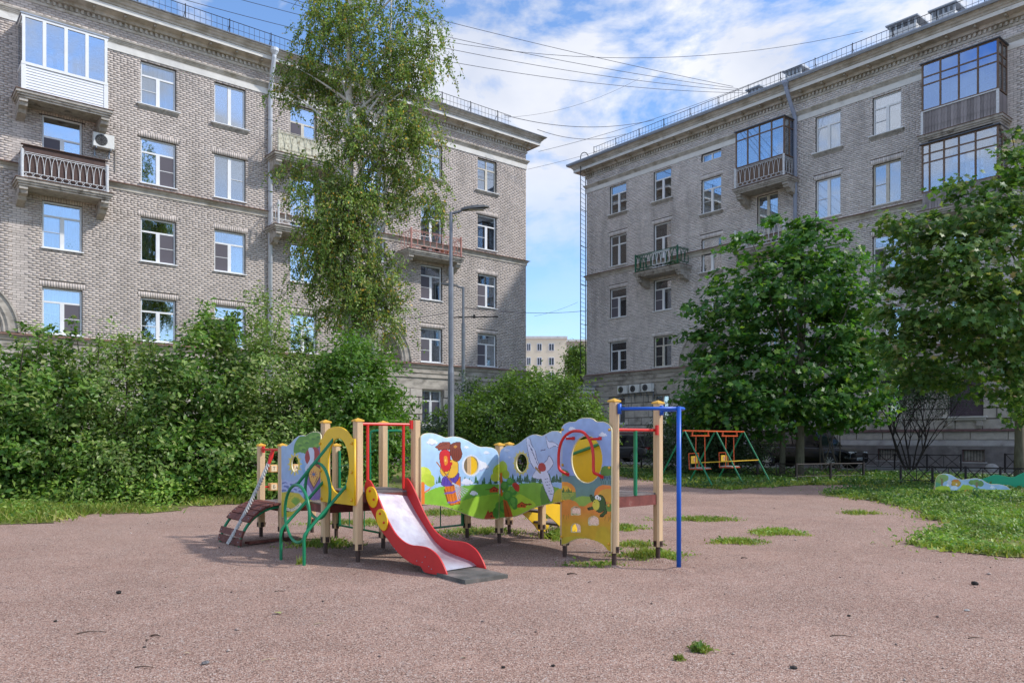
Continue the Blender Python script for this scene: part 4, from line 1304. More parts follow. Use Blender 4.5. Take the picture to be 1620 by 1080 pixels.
# pebbles and crumbs
rr = np.random.default_rng(8)
n = 1500
P = np.stack([rr.uniform(-7, 8, n), 3.6 + rr.random(n) ** 1.5 * 12], 1)
PV, PF = [], []
oc = np.array([(1, 0, 0), (-1, 0, 0), (0, 1, 0), (0, -1, 0), (0, 0, .7), (0, 0, -.3)]); of = np.array([(0, 2, 4), (2, 1, 4), (1, 3, 4), (3, 0, 4), (2, 0, 5), (1, 2, 5), (3, 1, 5), (0, 3, 5)])
sz = rr.gamma(2.0, .0022, n) + .002
for i in range(n):
    a = rr.uniform(0, 6.28); s = sz[i] * rr.uniform(.6, 1.4, 3); c_, s_ = math.cos(a), math.sin(a)
    v = oc * s; v = np.stack([v[:, 0] * c_ - v[:, 1] * s_, v[:, 0] * s_ + v[:, 1] * c_, v[:, 2]], 1) + np.array([P[i, 0], P[i, 1], hgt(P[i, 0], P[i, 1]) + sz[i] * .3])
    PV.append(v); PF.append(of + i * 6)
o = link('pebbles', np_mesh('pebbles', np.concatenate(PV), np.concatenate(PF), leaf_mat('pebble', [(.07, .055, .05), (.20, .14, .12), (.30, .22, .19), (.50, .44, .40)], 0, .9), 3)); tag(o, 'loose pebbles and crumbs scattered over the pink gravel', 'pebbles', kind='stuff')

M_twig = mat('dry_twig', (.06, .04, .028), .9, var=.3)
M_dry = mat('dry_leaf', (.42, .33, .22), .8, var=.3)
M_blackst = mat('dark_clod', (.025, .022, .02), .9)
def twig(px, py, ln, ang, bend, lab, mt=None, r=.004):
    x, y = gp(px, py); pts = []
    for i in range(7):
        t = i / 6 - .5
        pts.append((x + t * ln * math.cos(ang) - bend * (1 - 4 * t * t) * math.sin(ang), y + t * ln * math.sin(ang) + bend * (1 - 4 * t * t) * math.cos(ang), hgt(x, y) + r + .006 * (1 - 4 * t * t)))
    m = MB(); m.tube(pts, [r * (1 - .6 * i / 6) for i in range(7)], 5)
    tag(m.build('twig', mt or M_twig), lab, 'twig')
twig(145, 1000, .19, .25, .03, 'thin curved brown twig on the gravel at lower left')
twig(246, 1005, .07, -.1, .006, 'short thick dark twig on the gravel at lower left', r=.007)
twig(231, 1012, .05, -1.1, .01, 'small bent twig beside the short thick one at lower left')
twig(228, 1055, .11, 0, 0, 'straight dark twig near the bottom edge at left')
twig(425, 1043, .09, .5, 0, 'pale straw on the gravel near the bottom edge', M_dry)
twig(505, 987, .08, .4, 0, 'pale bent straw on the gravel left of centre', M_dry)
twig(442, 935, .09, -.05, 0, 'dark straight twig on the gravel left of the slide')
twig(905, 909, .1, -.2, .01, 'dark twig on the gravel right of the slide mat', r=.009)
twig(1330, 1006, .14, -.1, .01, 'long thin twig on the gravel at lower right')
twig(1543, 1010, .10, 0, 0, 'thin twig at the lower right edge of the gravel')
twig(1177, 883, .07, -.2, 0, 'short dark twig right of the blue pole', r=.008)
twig(1475, 839, .28, -.12, .02, 'long dark stick at the edge of the sunny lawn', r=.009)
def clod(px, py, s, lab, mt, cat='stone', sq=.6):
    x, y = gp(px, py); m = MB(); rr_ = random.Random(int(px))
    vs = []
    for i in range(5):
        for j in range(7):
            a = j * 2 * math.pi / 7; f = math.pi * i / 4; q = s * rr_.uniform(.75, 1.15)
            vs.append((x + q * math.sin(f) * math.cos(a), y + q * math.sin(f) * math.sin(a), hgt(x, y) + s * sq * .7 + q * sq * math.cos(f)))
    m.add(vs, [(i * 7 + j, i * 7 + (j + 1) % 7, (i + 1) * 7 + (j + 1) % 7, (i + 1) * 7 + j) for i in range(4) for j in range(7)])
    tag(m.build('stone' if cat == 'stone' else 'dry_leaf', mt, smooth=False), lab, cat)
clod(188, 938, .028, 'dark stone on the gravel left of centre', M_blackst)
clod(88, 981, .014, 'small dark stone at the left edge of the gravel', M_blackst)
clod(1542, 924, .035, 'round dark stone on the gravel near the right edge', M_blackst)
clod(1256, 1055, .028, 'flat black stone at lower right', M_blackst, sq=.3)
clod(796, 1055, .014, 'tiny black stone near the bottom edge, left of the centre pair', M_blackst)
clod(875, 1052, .014, 'tiny black stone near the bottom edge, right of the centre pair', M_blackst)
clod(1343, 974, .018, 'small black stone on the gravel right of centre', M_blackst, sq=.4)
clod(1530, 965, .022, 'pale flat stone near the right edge', mat('pale_stone', (.4, .38, .36), .9), sq=.4)
clod(325, 1049, .03, 'grey flat stone near the bottom edge left of centre', mat('grey_stone', (.16, .15, .15), .9), sq=.35)
def dleaf(px, py, s, lab, mt):
    x, y = gp(px, py); rr_ = np.random.default_rng(int(px))
    o = leaves('dry_leaf', np.array([[x, y, hgt(x, y) + .012]]), np.array([s]), np.array([[0, 0, 1.]]), mt, None, MAPLE if s > .05 else RHOMB, spread=.15, seed=int(px))
    tag(o, lab, 'leaf')
dleaf(285, 912, .06, 'pale fallen leaf on the gravel left of the slide', M_dry)
dleaf(436, 969, .07, 'greenish yellow fallen leaf on the gravel left of centre', mat('yellowgreen_leaf', (.32, .34, .12), .7))
dleaf(290, 1034, .045, 'small cream fallen leaf near the bottom left', M_dry)
dleaf(738, 1010, .04, 'small white leaf scrap on the gravel at centre', mat('white_scrap', (.65, .63, .58), .8))
dleaf(728, 1042, .05, 'pale green leaf scrap near the bottom centre', mat('palegreen_leaf', (.40, .42, .30), .7))
dleaf(1320, 872, .05, 'cream fallen leaf right of the grass tufts', M_dry)
dleaf(1488, 866, .10, 'pale dry maple leaf at the edge of the sunny lawn', M_dry)
dleaf(1192, 853, .09, 'grey-green maple leaf on the flat olive tuft', mat('greygreen_leaf', (.30, .36, .28), .7))
dleaf(1455, 1025, .035, 'small cream leaf at lower right', M_dry)

# ================================================================== woody plants
M_bark = mat('grey_brown_bark', (.10, .08, .06), .95, var=.35, scale=12, bump=.9, bscale=25, stretch=(2, 2, .5))
M_barkg = mat('maple_bark', (.15, .13, .095), .95, var=.3, scale=10, bump=.8, bscale=25, stretch=(2, 2, .5))
M_barkd = mat('dark_bark', (.035, .028, .024), .95, var=.3)
M_shrub = leaf_mat('shrub_leaf', [(.05, .125, .02), (.085, .18, .028), (.13, .235, .04), (.20, .27, .07), (.30, .34, .14)], .32, .38, [0, .3, .6, .88, 1])
M_shrub2 = leaf_mat('shrub_leaf_light', [(.08, .15, .03), (.13, .22, .045), (.18, .27, .06), (.26, .32, .11), (.38, .40, .20)], .32, .38, [0, .3, .6, .88, 1])
M_vine = leaf_mat('vine_leaf', [(.06, .15, .02), (.09, .19, .028), (.14, .24, .04)], .35, .42)
M_birch = leaf_mat('birch_leaf', [(.11, .20, .04), (.16, .26, .055), (.24, .31, .08), (.36, .34, .09), (.66, .36, .03)], .3, .45, [0, .35, .75, .95, 1])
M_maple = leaf_mat('maple_leaf', [(.03, .10, .025), (.055, .15, .03), (.09, .20, .035), (.19, .30, .045)], .42, .42, [0, .4, .8, 1])
M_maple2 = leaf_mat('maple_leaf_mixed', [(.05, .13, .035), (.09, .18, .04), (.15, .23, .06), (.24, .29, .09), (.42, .32, .24)], .38, .42, [0, .4, .82, .95, 1])
M_bush = leaf_mat('bush_leaf', [(.06, .13, .018), (.10, .18, .025), (.15, .23, .035)], .35, .42)
M_dusty = leaf_mat('dark_bush_leaf', [(.03, .065, .03), (.05, .09, .04), (.09, .13, .07)], .25, .5)

def limbs(parent, base, targets, r0, mt, rng, name='branch', sag=0.0):
    for k, t in enumerate(targets):
        a, b = Vector(base[k] if isinstance(base, list) else base), Vector(t)
        m = MB(); pts = []
        off = Vector((rng.uniform(-.2, .2), rng.uniform(-.2, .2), rng.uniform(.0, .3))) * (b - a).length * .5
        for i in range(7):
            u = i / 6; p = a.lerp(b, u) + off * math.sin(math.pi * u) * .6; p.z -= sag * u * u
            pts.append(p)
        m.tube(pts, [max(r0[k] if isinstance(r0, list) else r0, .006) * (1 - .8 * i / 6) for i in range(7)], 6)
        m.build(name, mt, parent, smooth=True)

def shrub(name, ells, label, cat, grp, nclus, per, cr, lsize, mt, seed, stems=9, tmpl=RHOMB, shell=.5, spread=.6, flat=.7, bark=None, crown='foliage', bite=.3, shoots=0):
    rng = np.random.default_rng(seed); pr = random.Random(seed)
    e = np.array(ells, float)
    cx, cy = (e[:, 0] * e[:, 6]).sum() / e[:, 6].sum(), (e[:, 1] * e[:, 6]).sum() / e[:, 6].sum()
    root = empty(name, (cx, cy, 0)); tag(root, label, cat, grp)
    P, N, C = crown_points(e, nclus, per, cr, rng, shell, flat, bite)
    P = P - np.array([cx, cy, 0])
    lv = leaves(crown, P, rng.uniform(lsize * .7, lsize * 1.25, len(P)), N, mt, root, tmpl, spread, seed)
    C = C - np.array([cx, cy, 0])
    if shoots:
        tops = P[(P[:, 2] > np.quantile(P[:, 2], .90))]; sel = tops[rng.choice(len(tops), shoots)]
        for q in sel:
            d = Vector((pr.uniform(-.35, .35), pr.uniform(-.3, .1), 1)).normalized(); ln = pr.uniform(.15, .5); a0 = Vector(q)
            mm_ = MB(); mm_.tube([a0 - d * .4, a0 + d * ln * .5, a0 + d * ln], [.009, .007, .003], 4); mm_.build('stem', bark or M_bark, root)
            t_ = np.repeat(np.linspace(-.2, 1.02, 13), 3); LP = np.array([tuple(a0 + d * ln * t) for t in t_]) + rng.normal(0, .05, (len(t_), 3))
            leaves('shoot_leaves', LP, rng.uniform(lsize * .6, lsize * 1.05, len(LP)), np.tile([0, -.3, .8], (len(LP), 1)), mt, root, tmpl, .7, pr.randint(0, 999))['kind'] = 'stuff'
    pick = rng.choice(len(C), min(stems, len(C)), replace=False) if stems else []
    limbs(root, [(pr.uniform(-.5, .5), pr.uniform(-.4, .4), 0) for _ in pick], [tuple(C[i]) for i in pick], .03, bark or M_bark, pr, 'stem')
    return root, C

Gs = 'shrubs of the tall thicket on the left'
def E(px, py, Y, rpx, rpy, ry, w=1.0):   # ellipsoid given by where it stands
    c = at(px, py, Y); return (c.x, c.y, c.z, rpx / F * Y, ry, rpy / F * Y, w)
shr = [
    ([E(-60, 680, 17, 150, 120, 1.8, 2), E(-90, 620, 18.5, 120, 80, 1.5, 1)], 'leafy shrub at the far left edge of the thicket', 1),
    ([E(70, 660, 17.3, 110, 125, 1.7, 2.2), E(60, 730, 16.6, 110, 60, 1.2, 1)], 'broad bright shrub below the leftmost windows', 1),
    ([E(195, 650, 18.0, 105, 118, 1.8, 2.2), E(210, 730, 17.0, 100, 62, 1.3, 1)], 'rounded shrub below the second window column of the left block', 1),
    ([E(320, 634, 18.6, 98, 112, 1.8, 2), E(310, 725, 17.6, 95, 68, 1.3, 1), E(345, 525, 19, 40, 30, .7, .2)], 'tall shrub below the third window column with shaded hollows', 1),
    ([E(430, 616, 19.2, 95, 102, 1.8, 2), E(412, 500, 19.4, 22, 40, .5, .1), E(450, 715, 18.2, 90, 75, 1.3, 1)], 'tallest shrub of the thicket, with long shoots in front of the grey drainpipe', 1),
    ([E(560, 622, 19.6, 76, 90, 1.6, 2), E(600, 690, 19.0, 48, 80, 1.2, .9), E(520, 720, 18.8, 90, 70, 1.2, 1)], 'bushy vine-covered shrub at the right end of the thicket', 1),
]
for i, (els, lab, _) in enumerate(shr):
    isv = i == 5
    els = [(*e[:6], e[6]) for e in els]
    vol = sum(e[6] for e in els)
    shrub('shrub', els, lab, 'shrub', Gs, (760, 640, 760, 600, 760, 760)[i] if i else 460, 26, .15, (.13 if isv else .105 if i in (2, 4) else .14), (M_shrub2 if i in (2, 4) else M_shrub) if not isv else M_vine, 40 + i, 16, shell=.45, spread=.55, bite=.55, shoots=11)
# long shoots
# ground cover of nettles at the foot of the thicket
shrub('weed_bank', [E(120, 775, 16.2, 190, 26, .8, 2), E(420, 772, 17.2, 170, 24, .8, 2), E(-90, 785, 15.6, 100, 26, .8, 1)], 'low bank of nettles along the foot of the left thicket', 'weeds', None, 420, 30, .16, .10, M_weed, 61, 0, shell=.1, flat=.6)
# centre bush
shrub('shrub', [E(800, 675, 25, 110, 66, 1.9, 2.2), E(880, 665, 24.5, 72, 70, 1.7, 1.8), E(835, 620, 25.5, 66, 32, 1.2, .6), E(930, 690, 25, 36, 46, 1, .5)],
      'wide yellow-green bush behind the painted panels at the centre', 'shrub', 'bushes behind the playground', 900, 34, .18, .12, M_bush, 71, 10, shell=.45, bite=.4, shoots=14)
shrub('shrub', [E(690, 705, 25.5, 50, 40, 1.3, 1.2), E(740, 680, 27, 50, 40, 1.2, 1), E(750, 625, 27.5, 20, 24, .6, .15)],
      'darker loose shrub around the foot of the street lamps', 'shrub', 'bushes behind the playground', 420, 32, .18, .11, M_dusty, 72, 10, shell=.4, bite=.4, shoots=10)
shrub('shrub', [E(1110, 690, 30, 70, 62, 1.3, 1.6), E(1160, 705, 30.5, 60, 50, 1.2, 1), E(1060, 700, 33, 34, 62, .9, .6)],
      'dark dense bush between the swings and the parked cars', 'shrub', None, 380, 44, .24, .12, M_dusty, 73, 8, shell=.35)
shrub('shrub', [E(1310, 640, 31.5, 36, 20, .9, 1)], 'thin many-stemmed shrub in front of the bonnet of the black off-roader', 'shrub', None, 60, 34, .2, .09, M_dusty, 74, 6, shell=.2)

# nearly bare shrub
def bare_shrub():
    x, y = gp(1440, 747)
    root = empty('bare_shrub', (x, y, 0)); tag(root, 'thin dark-stemmed small-leaved shrub in front of the basement windows of the grey block', 'shrub')
    pr = random.Random(77); tips = []
    main = MB()
    def grow(m, p, d, ln, r, lev):
        q = p; pts = [p]; 
        for i in range(4):
            d = (d + Vector((pr.uniform(-.12, .12), pr.uniform(-.12, .12), .03))).normalized(); q = q + d * ln / 4; pts.append(q)
        m.tube(pts, [r * (1 - .45 * i / 4) for i in range(5)], 5 if lev < 2 else 4)
        if lev < 4:
            for k in range(3 if lev < 3 else 2):
                nd = (d + Vector((pr.uniform(-.7, .7), pr.uniform(-.7, .7), pr.uniform(-.2, .4)))).normalized()
                grow(m, pts[pr.choice((2, 3, 4))], nd, ln * .68, r * .55, lev + 1)
        else: tips.append(q)
    for k in range(7):
        a = k * .9 + .3; m = MB()
        grow(m, Vector((.12 * math.cos(a), .12 * math.sin(a), 0)), Vector((.55 * math.cos(a), .55 * math.sin(a), 1)).normalized(), 2.1, .05 if k < 4 else .035, 0)
        m.build('stem', M_barkd, root)
    T = np.array([tuple(t) for t in tips])
    P = np.repeat(T, 26, 0) + np.random.default_rng(3).normal(0, .2, (len(T) * 26, 3))
    leaves('foliage', P, np.full(len(P), .08), np.tile([0, 0, 1.], (len(P), 1)), M_dusty, root, spread=.8, seed=9)
bare_shrub()

# birch
def birch():
    Y = 25.0; x0 = (553 - CX) / F * Y
    root = empty('birch_tree', (x0, Y, 0)); tag(root, 'tall birch with white trunk and yellowing leaves rising above the left roof', 'tree', 'trees of the courtyard')
    M_wb = mat('birch_bark', (.66, .64, .60), .8, var=.08, scale=5, dirt=(.05, .045, .04), dscale=3.2, dlo=.60, dhi=.66, stretch=(1.2, 1.2, 3.5))
    m = MB(); m.tube([(0.05, 0, 0), (.03, 0, 3), (-.03, 0, 6.5), (0, 0, 10), (-.02, 0, 13), (.02, .05, 16), (.1, .1, 19)], [.19, .17, .15, .12, .09, .06, .02], 10)
    m.build('trunk', M_wb, root, smooth=True)
    m = MB(); m.tube([(.05, .05, 1.5), (.35, .1, 4), (.7, .0, 7), (.95, .05, 10), (1.25, .1, 13), (1.35, .1, 16.5)], [.13, .12, .10, .08, .05, .015], 8)
    m.build('trunk', M_wb, root, smooth=True)
    rng = np.random.default_rng(14); pr = random.Random(14)
    tg = []; bs = []
    def B_(px, py, dy=0): c = at(px, py, Y + dy); return (c.x - x0, c.y - Y, c.z)
    # limb ends by where foliage masses hang
    masses = [(475, 110, 36, 34, .2, .8), (450, 140, 18, 30, .3, .3), (492, 50, 26, 40, .4, .5), (520, 90, 36, 46, .7, .8), (600, 40, 60, 50, .4, .9), (655, 30, 45, 50, 0, .7), (688, 90, 24, 50, .2, .6), (515, 150, 34, 40, .8, .8), (600, 110, 50, 50, .6, 1.3),
              (645, 140, 40, 46, 0, 1), (530, 200, 26, 34, .9, .5), (620, 190, 50, 40, .3, 1.2), (660, 215, 34, 26, 0, .5), (635, 260, 50, 40, .2, 1.2), (520, 255, 24, 20, .9, .3), (600, 310, 56, 42, .3, 1.2), (490, 285, 40, 36, -.3, .8), (462, 262, 20, 22, .2, .25),
              (525, 335, 54, 44, -.7, 2.0), (560, 330, 40, 50, -.8, 1.0), (665, 300, 40, 34, .2, .7), (545, 390, 62, 46, -.4, 2.4), (515, 425, 44, 44, -.4, 1.5), (560, 440, 50, 40, -.7, 1.5), (500, 370, 30, 34, -.3, .6), (600, 430, 34, 36, 0, .7), (560, 480, 58, 40, -.3, 2.2), (615, 465, 34, 30, 0, .6), (600, 515, 44, 26, 0, .6),
              (690, 325, 22, 22, .2, .2), (520, 5, 36, 34, .5, .7), (600, -40, 70, 50, 0, .9), (650, -40, 40, 50, 0, .5), (585, -120, 50, 60, 0, .7), (548, 30, 40, 40, -.8, 1.1), (560, 100, 30, 30, -.7, .6), (575, 230, 34, 30, -.6, .8), (545, 180, 30, 30, -.6, .5), (550, 290, 36, 26, -.6, .9), (640, 90, 40, 50, -.5, .9), (640, 200, 44, 36, -.6, .9)]
    ells = []
    for (px, py, rx, rz, dy, w) in masses:
        c = B_(px, py, dy); k = Y / F
        ells.append((c[0], c[1], c[2], rx * k, .75 * rx * k, rz * k, w))
        bs.append((pr.uniform(-.02, .9) if px > 540 else 0, 0, max(1.0, c[2] - pr.uniform(1.0, 2.2)))); tg.append(c)
    limbs(root, bs, tg, .05, M_wb, pr, 'branch')
    # hanging twigs, each with its leaves
    e = np.array(ells, float); w_ = e[:, 6] / e[:, 6].sum(); ns = 3100
    idx = rng.choice(len(e), ns, p=w_); d = rng.normal(0, 1, (ns, 3)); d /= np.linalg.norm(d, axis=1, keepdims=True)
    d *= (1 + .28 * np.sin(d[:, 0] * 4 + idx * 1.7) * np.sin(d[:, 2] * 5 + idx))[:, None]
    A = e[idx, :3] + d * e[idx, 3:6] * (rng.random((ns, 1)) ** .45) * 1.05
    out_ = d * np.array([1, 1, 0]); ln_ = rng.uniform(.3, .85, ns)
    nseg = 5; T_ = np.linspace(0, 1, nseg)
    C_ = A[:, None, :] + out_[:, None, :] * (T_[None, :, None] * .65 * ln_[:, None, None]) + np.array([0, 0, -1.0]) * ((T_[None, :, None] ** 1.7 - .18 * T_[None, :, None]) * ln_[:, None, None])
    C_ += np.cumsum(rng.normal(0, .018, C_.shape), 1)
    wv = np.array([.005, .004, 0]); Vt = np.stack([C_ - wv, C_ + wv], 2).reshape(-1, 3)
    base = (np.arange(ns) * nseg * 2)[:, None, None] + (np.arange(nseg - 1) * 2)[None, :, None] + np.array([0, 1, 3, 2])[None, None]
    tw = link('twigs', np_mesh('twigs', Vt, base.reshape(-1, 4), M_barkd, 4), root); tw['kind'] = 'stuff'
    per = 24
    tt = rng.uniform(.05, 1.05, (ns, per)); fi = np.clip(tt, 0, .999) * (nseg - 1); i0 = fi.astype(int); fr = (fi - i0)[..., None]
    rows_ = np.arange(ns)[:, None]
    P = C_[rows_, i0] * (1 - fr) + C_[rows_, np.minimum(i0 + 1, nseg - 1)] * fr + rng.normal(0, .045, (ns, per, 3))
    P = P.reshape(-1, 3); k = P[:, 2] > 1.2; P = P[k]
    N = rng.normal(0, .6, P.shape) + np.array([.6, -.35, .5])
    leaves('foliage', P, rng.uniform(.075, .125, len(P)), N, M_birch, root, RHOMB, .7, 15, droop=.45)
birch()

# maples
def maple(px, Ytr, base_r, ells, label, mt, nclus, per, cr, lsize, seed, forks, hfork, grp='trees of the courtyard', trunks=((0, 0),)):
    x0 = (px - CX) / F * Ytr
    root = empty('maple_tree', (x0, Ytr, 0)); tag(root, label, 'tree', grp)
    rng = np.random.default_rng(seed); pr = random.Random(seed)
    e = np.array(ells, float); e[:, 0] -= x0; e[:, 1] -= Ytr
    for i, (dx, dy) in enumerate(trunks):
        m = MB(); r = base_r * (1 if i == 0 else .7)
        m.tube([(dx, dy, 0), (dx + .02, dy, hfork * .5), (dx, dy, hfork), (dx + .05, dy, hfork + 2.5), (dx, dy, hfork + 4.6)], [r * 1.15, r, r * .9, r * .6, r * .15], 10)
        m.build('trunk', M_barkg, root, smooth=True)
    P, N, C = crown_points(e, nclus, per, cr, rng, .45, .35, .5)
    pick = rng.choice(len(C), forks, replace=False)
    limbs(root, [(0, 0, hfork + pr.uniform(-.3, 2.5)) for _ in pick], [tuple(C[i]) for i in pick], .05, M_barkg, pr, 'branch')
    leaves('foliage', P, rng.uniform(lsize * .7, lsize * 1.2, len(P)), N, mt, root, MAPLE, .45, seed)
Y = 28
maple(1265, Y, .14, [E(1262, 455, Y, 105, 70, 2.6, 1.9), E(1278, 395, Y, 46, 46, 1.4, .6), E(1185, 480, Y, 75, 70, 1.8, 1.2), E(1340, 500, Y, 62, 75, 1.8, 1.2), E(1160, 590, Y, 88, 66, 2.2, 1.7), E(1260, 580, Y, 115, 90, 2.8, 2.6),
                       E(1355, 600, Y, 62, 70, 2, 1.4), E(1225, 650, Y, 112, 40, 2.6, 1.6), E(1330, 660, Y, 50, 26, 1.5, .5), E(1110, 640, Y - .5, 46, 36, 1.2, .6), E(1285, 362, Y, 22, 22, .6, .15), E(1120, 545, Y, 40, 36, 1, .4), E(1100, 490, Y, 22, 20, .6, .12), E(1180, 385, Y, 22, 26, .6, .15), E(1340, 400, Y, 20, 30, .5, .12), E(1400, 560, Y, 26, 22, .6, .15), E(1230, 350, Y, 18, 14, .5, .08)],
      'large dense dark green maple in front of the grey block, behind the swings', M_maple, 900, 19, .23, .225, 81, 16, 2.6, trunks=((0, 0), (-.52, .3)))
Y = 20.5
maple(1612, 23.5, .13, [E(1570, 410, Y, 118, 66, 2.4, 2.2), E(1485, 425, Y, 66, 46, 1.5, 1.0), E(1420, 440, Y, 26, 18, .7, .2), E(1410, 350, Y, 22, 14, .5, .1), E(1600, 260, Y, 34, 26, .8, .25), E(1610, 215, Y, 16, 20, .5, .1), E(1500, 300, Y, 40, 18, .8, .25), E(1420, 545, Y, 26, 26, .8, .2), E(1590, 320, Y, 62, 40, 1.3, .8), E(1535, 345, Y, 70, 34, 1.2, .8), E(1455, 370, Y, 42, 30, .9, .4), E(1520, 490, Y, 110, 60, 1.9, 1.8),
                         E(1600, 520, Y, 80, 70, 1.8, 1.5), E(1440, 500, Y, 46, 34, 1, .45), E(1480, 565, Y + 1, 90, 40, 1.4, 1.1), E(1560, 600, Y + 1, 84, 40, 1.4, 1.0), E(1440, 600, Y + 2, 44, 24, 1.0, .3), E(1640, 640, Y + 1.5, 42, 50, 1.2, .5), E(1700, 420, Y, 110, 170, 2.6, 2.8), E(1598, 630, 22, 22, 30, .6, .2), E(1610, 285, Y, 22, 24, .6, .2)],
      'spreading maple with yellowing and pinkish leaves at the right edge', M_maple2, 820, 17, .20, .19, 82, 18, 2.6)
# tree beyond the gate
shrub('far_tree', [E(915, 590, 75, 20, 34, 1.8, 1), E(912, 560, 75, 14, 18, 1.2, .4)], 'green tree beyond the gate wall in the gap between the blocks', 'tree', None, 160, 30, .35, .28, M_bush, 91, 3, crown='crown')

# ================================================================== gate wall, pipe, far buildings
gt = empty('gate_wall', (0.825, 46.6, 0), BL.rotation_euler.z); tag(gt, 'low stone gate wall with metal coping joining the two blocks', 'wall')
m = MB(); m.box(.012, 6.0, .25, .75, 0, 4.55); m.build('masonry', M_plaster, gt)
m = MB(); m.box(.012, 6.0, .18, .82, 4.552, 4.72); m.box(.012, 6.02, .22, .78, 4.30, 4.45); m.build('band', M_frieze, gt)
m = MB(); m.box(.012, 6.06, .10, .90, 4.722, 4.80); m.build('coping', M_zinc, gt)
gpz = MB(); gpz.tube([(1.2, -.62, 4.05), (4.9, -.62, 4.05), (5.35, -.62, 4.0), (5.5, -.62, 3.7), (5.5, -.62, .1)], .07, 8)
gpz.T = None
go = gpz.build('gas_pipe', mat('pink_brown_pipe', (.34, .17, .15), .6, var=.2), None, smooth=True, loc=gt.location, rot=gt.rotation_euler)
tag(go, 'red-brown gas pipe bending down in front of the gate wall', 'pipe')

def far_block(px0, px1, ytop, Y, depth, mt, label, winrows, winpx, yaw=0.0, stor=3.0):
    x0, x1 = (px0 - CX) / F * Y, (px1 - CX) / F * Y
    zt = H + (HY - ytop) / F * Y
    root = empty('far_building', (x0, Y, 0), yaw); tag(root, label, 'building')
    m = MB(); m.box(0, x1 - x0, 0, depth, 0, zt); m.build('wall', mt, root)
    m = MB(); m.box(-.2, x1 - x0 + .2, -.2, depth + .2, zt + .001, zt + .5); m.build('parapet', M_frieze, root)
    for (wx0, wx1) in winpx:
        a, b = (wx0 - CX) / F * Y - x0, (wx1 - CX) / F * Y - x0
        for (t, u) in winrows:
            zc, zd = H + (HY - u) / F * Y, H + (HY - t) / F * Y
            m = MB(); m.box(a, b, -.06, -.005, zc, zd); w = m.build('window', M_white, root)
            m = MB(); m.box(a + .12, (a + b) / 2 - .06, -.09, -.061, zc + .12, zd - .12); m.box((a + b) / 2 + .06, b - .12, -.09, -.061, zc + .12, zd - .12); m.build('pane', mat('dark_far_pane', (.05, .055, .07), .2), w)
far_block(760, 896, 536, 150, 14, mat('cream_render', (.80, .70, .53), .9, var=.05), 'cream rendered block of flats far behind the gap between the two courtyard blocks', [(543, 555), (565, 578), (588, 600)], [(833, 840), (849.5, 857.5), (868, 877)])
far_block(898, 1000, 540, 190, 16, mat('pinkish_render', (.46, .35, .28), .9, var=.1), 'pinkish far building right of the cream block in the gap', [(548, 560), (572, 584)], [(903, 909), (917, 922)])

# ladder at the corner of the right block
ld = empty('fire_ladder', BR.location, BR.rotation_euler.z); tag(ld, 'tall iron roof ladder standing beside the corner of the grey block', 'ladder')
def bpx(B, dpt): pass
la, lb = at(918.5, 500, 51.2), at(926.3, 500, 51.9)
ld.location = (0, 0, 0); ld.rotation_euler = (0, 0, 0)
zt_ = H + (HY - 245) / F * 51.5
for q in (la, lb):
    m = MB(); m.tube([(q.x, q.y, 5.0), (q.x, q.y, zt_ - .25)] + [(q.x + .25 * (1 - math.cos(t)), q.y, zt_ - .25 + .3 * math.sin(t)) for t in (.5, 1.0, 1.57, 2.2, 2.8, 3.14)], .028, 6)
    m.build('side_rail', M_black, ld)
rm_ = MB(); rm_.tube([(la.x, la.y, 0), (lb.x, lb.y, 0)], .013, 5); rme = rm_.mesh('rung', M_black)
z = 5.2
while z < zt_ - .3: link('rung', rme, ld, (0, 0, z)); z += .285
for z in (6.2, 8.9, 11.5, 14.0, 16.4):
    m = MB(); m.tube([(la.x, la.y, z), (lb.x, lb.y, z + .02), (lb.x + .35, lb.y + .1, z + .1)], .022, 5); m.build('wall_bracket', M_black, ld)

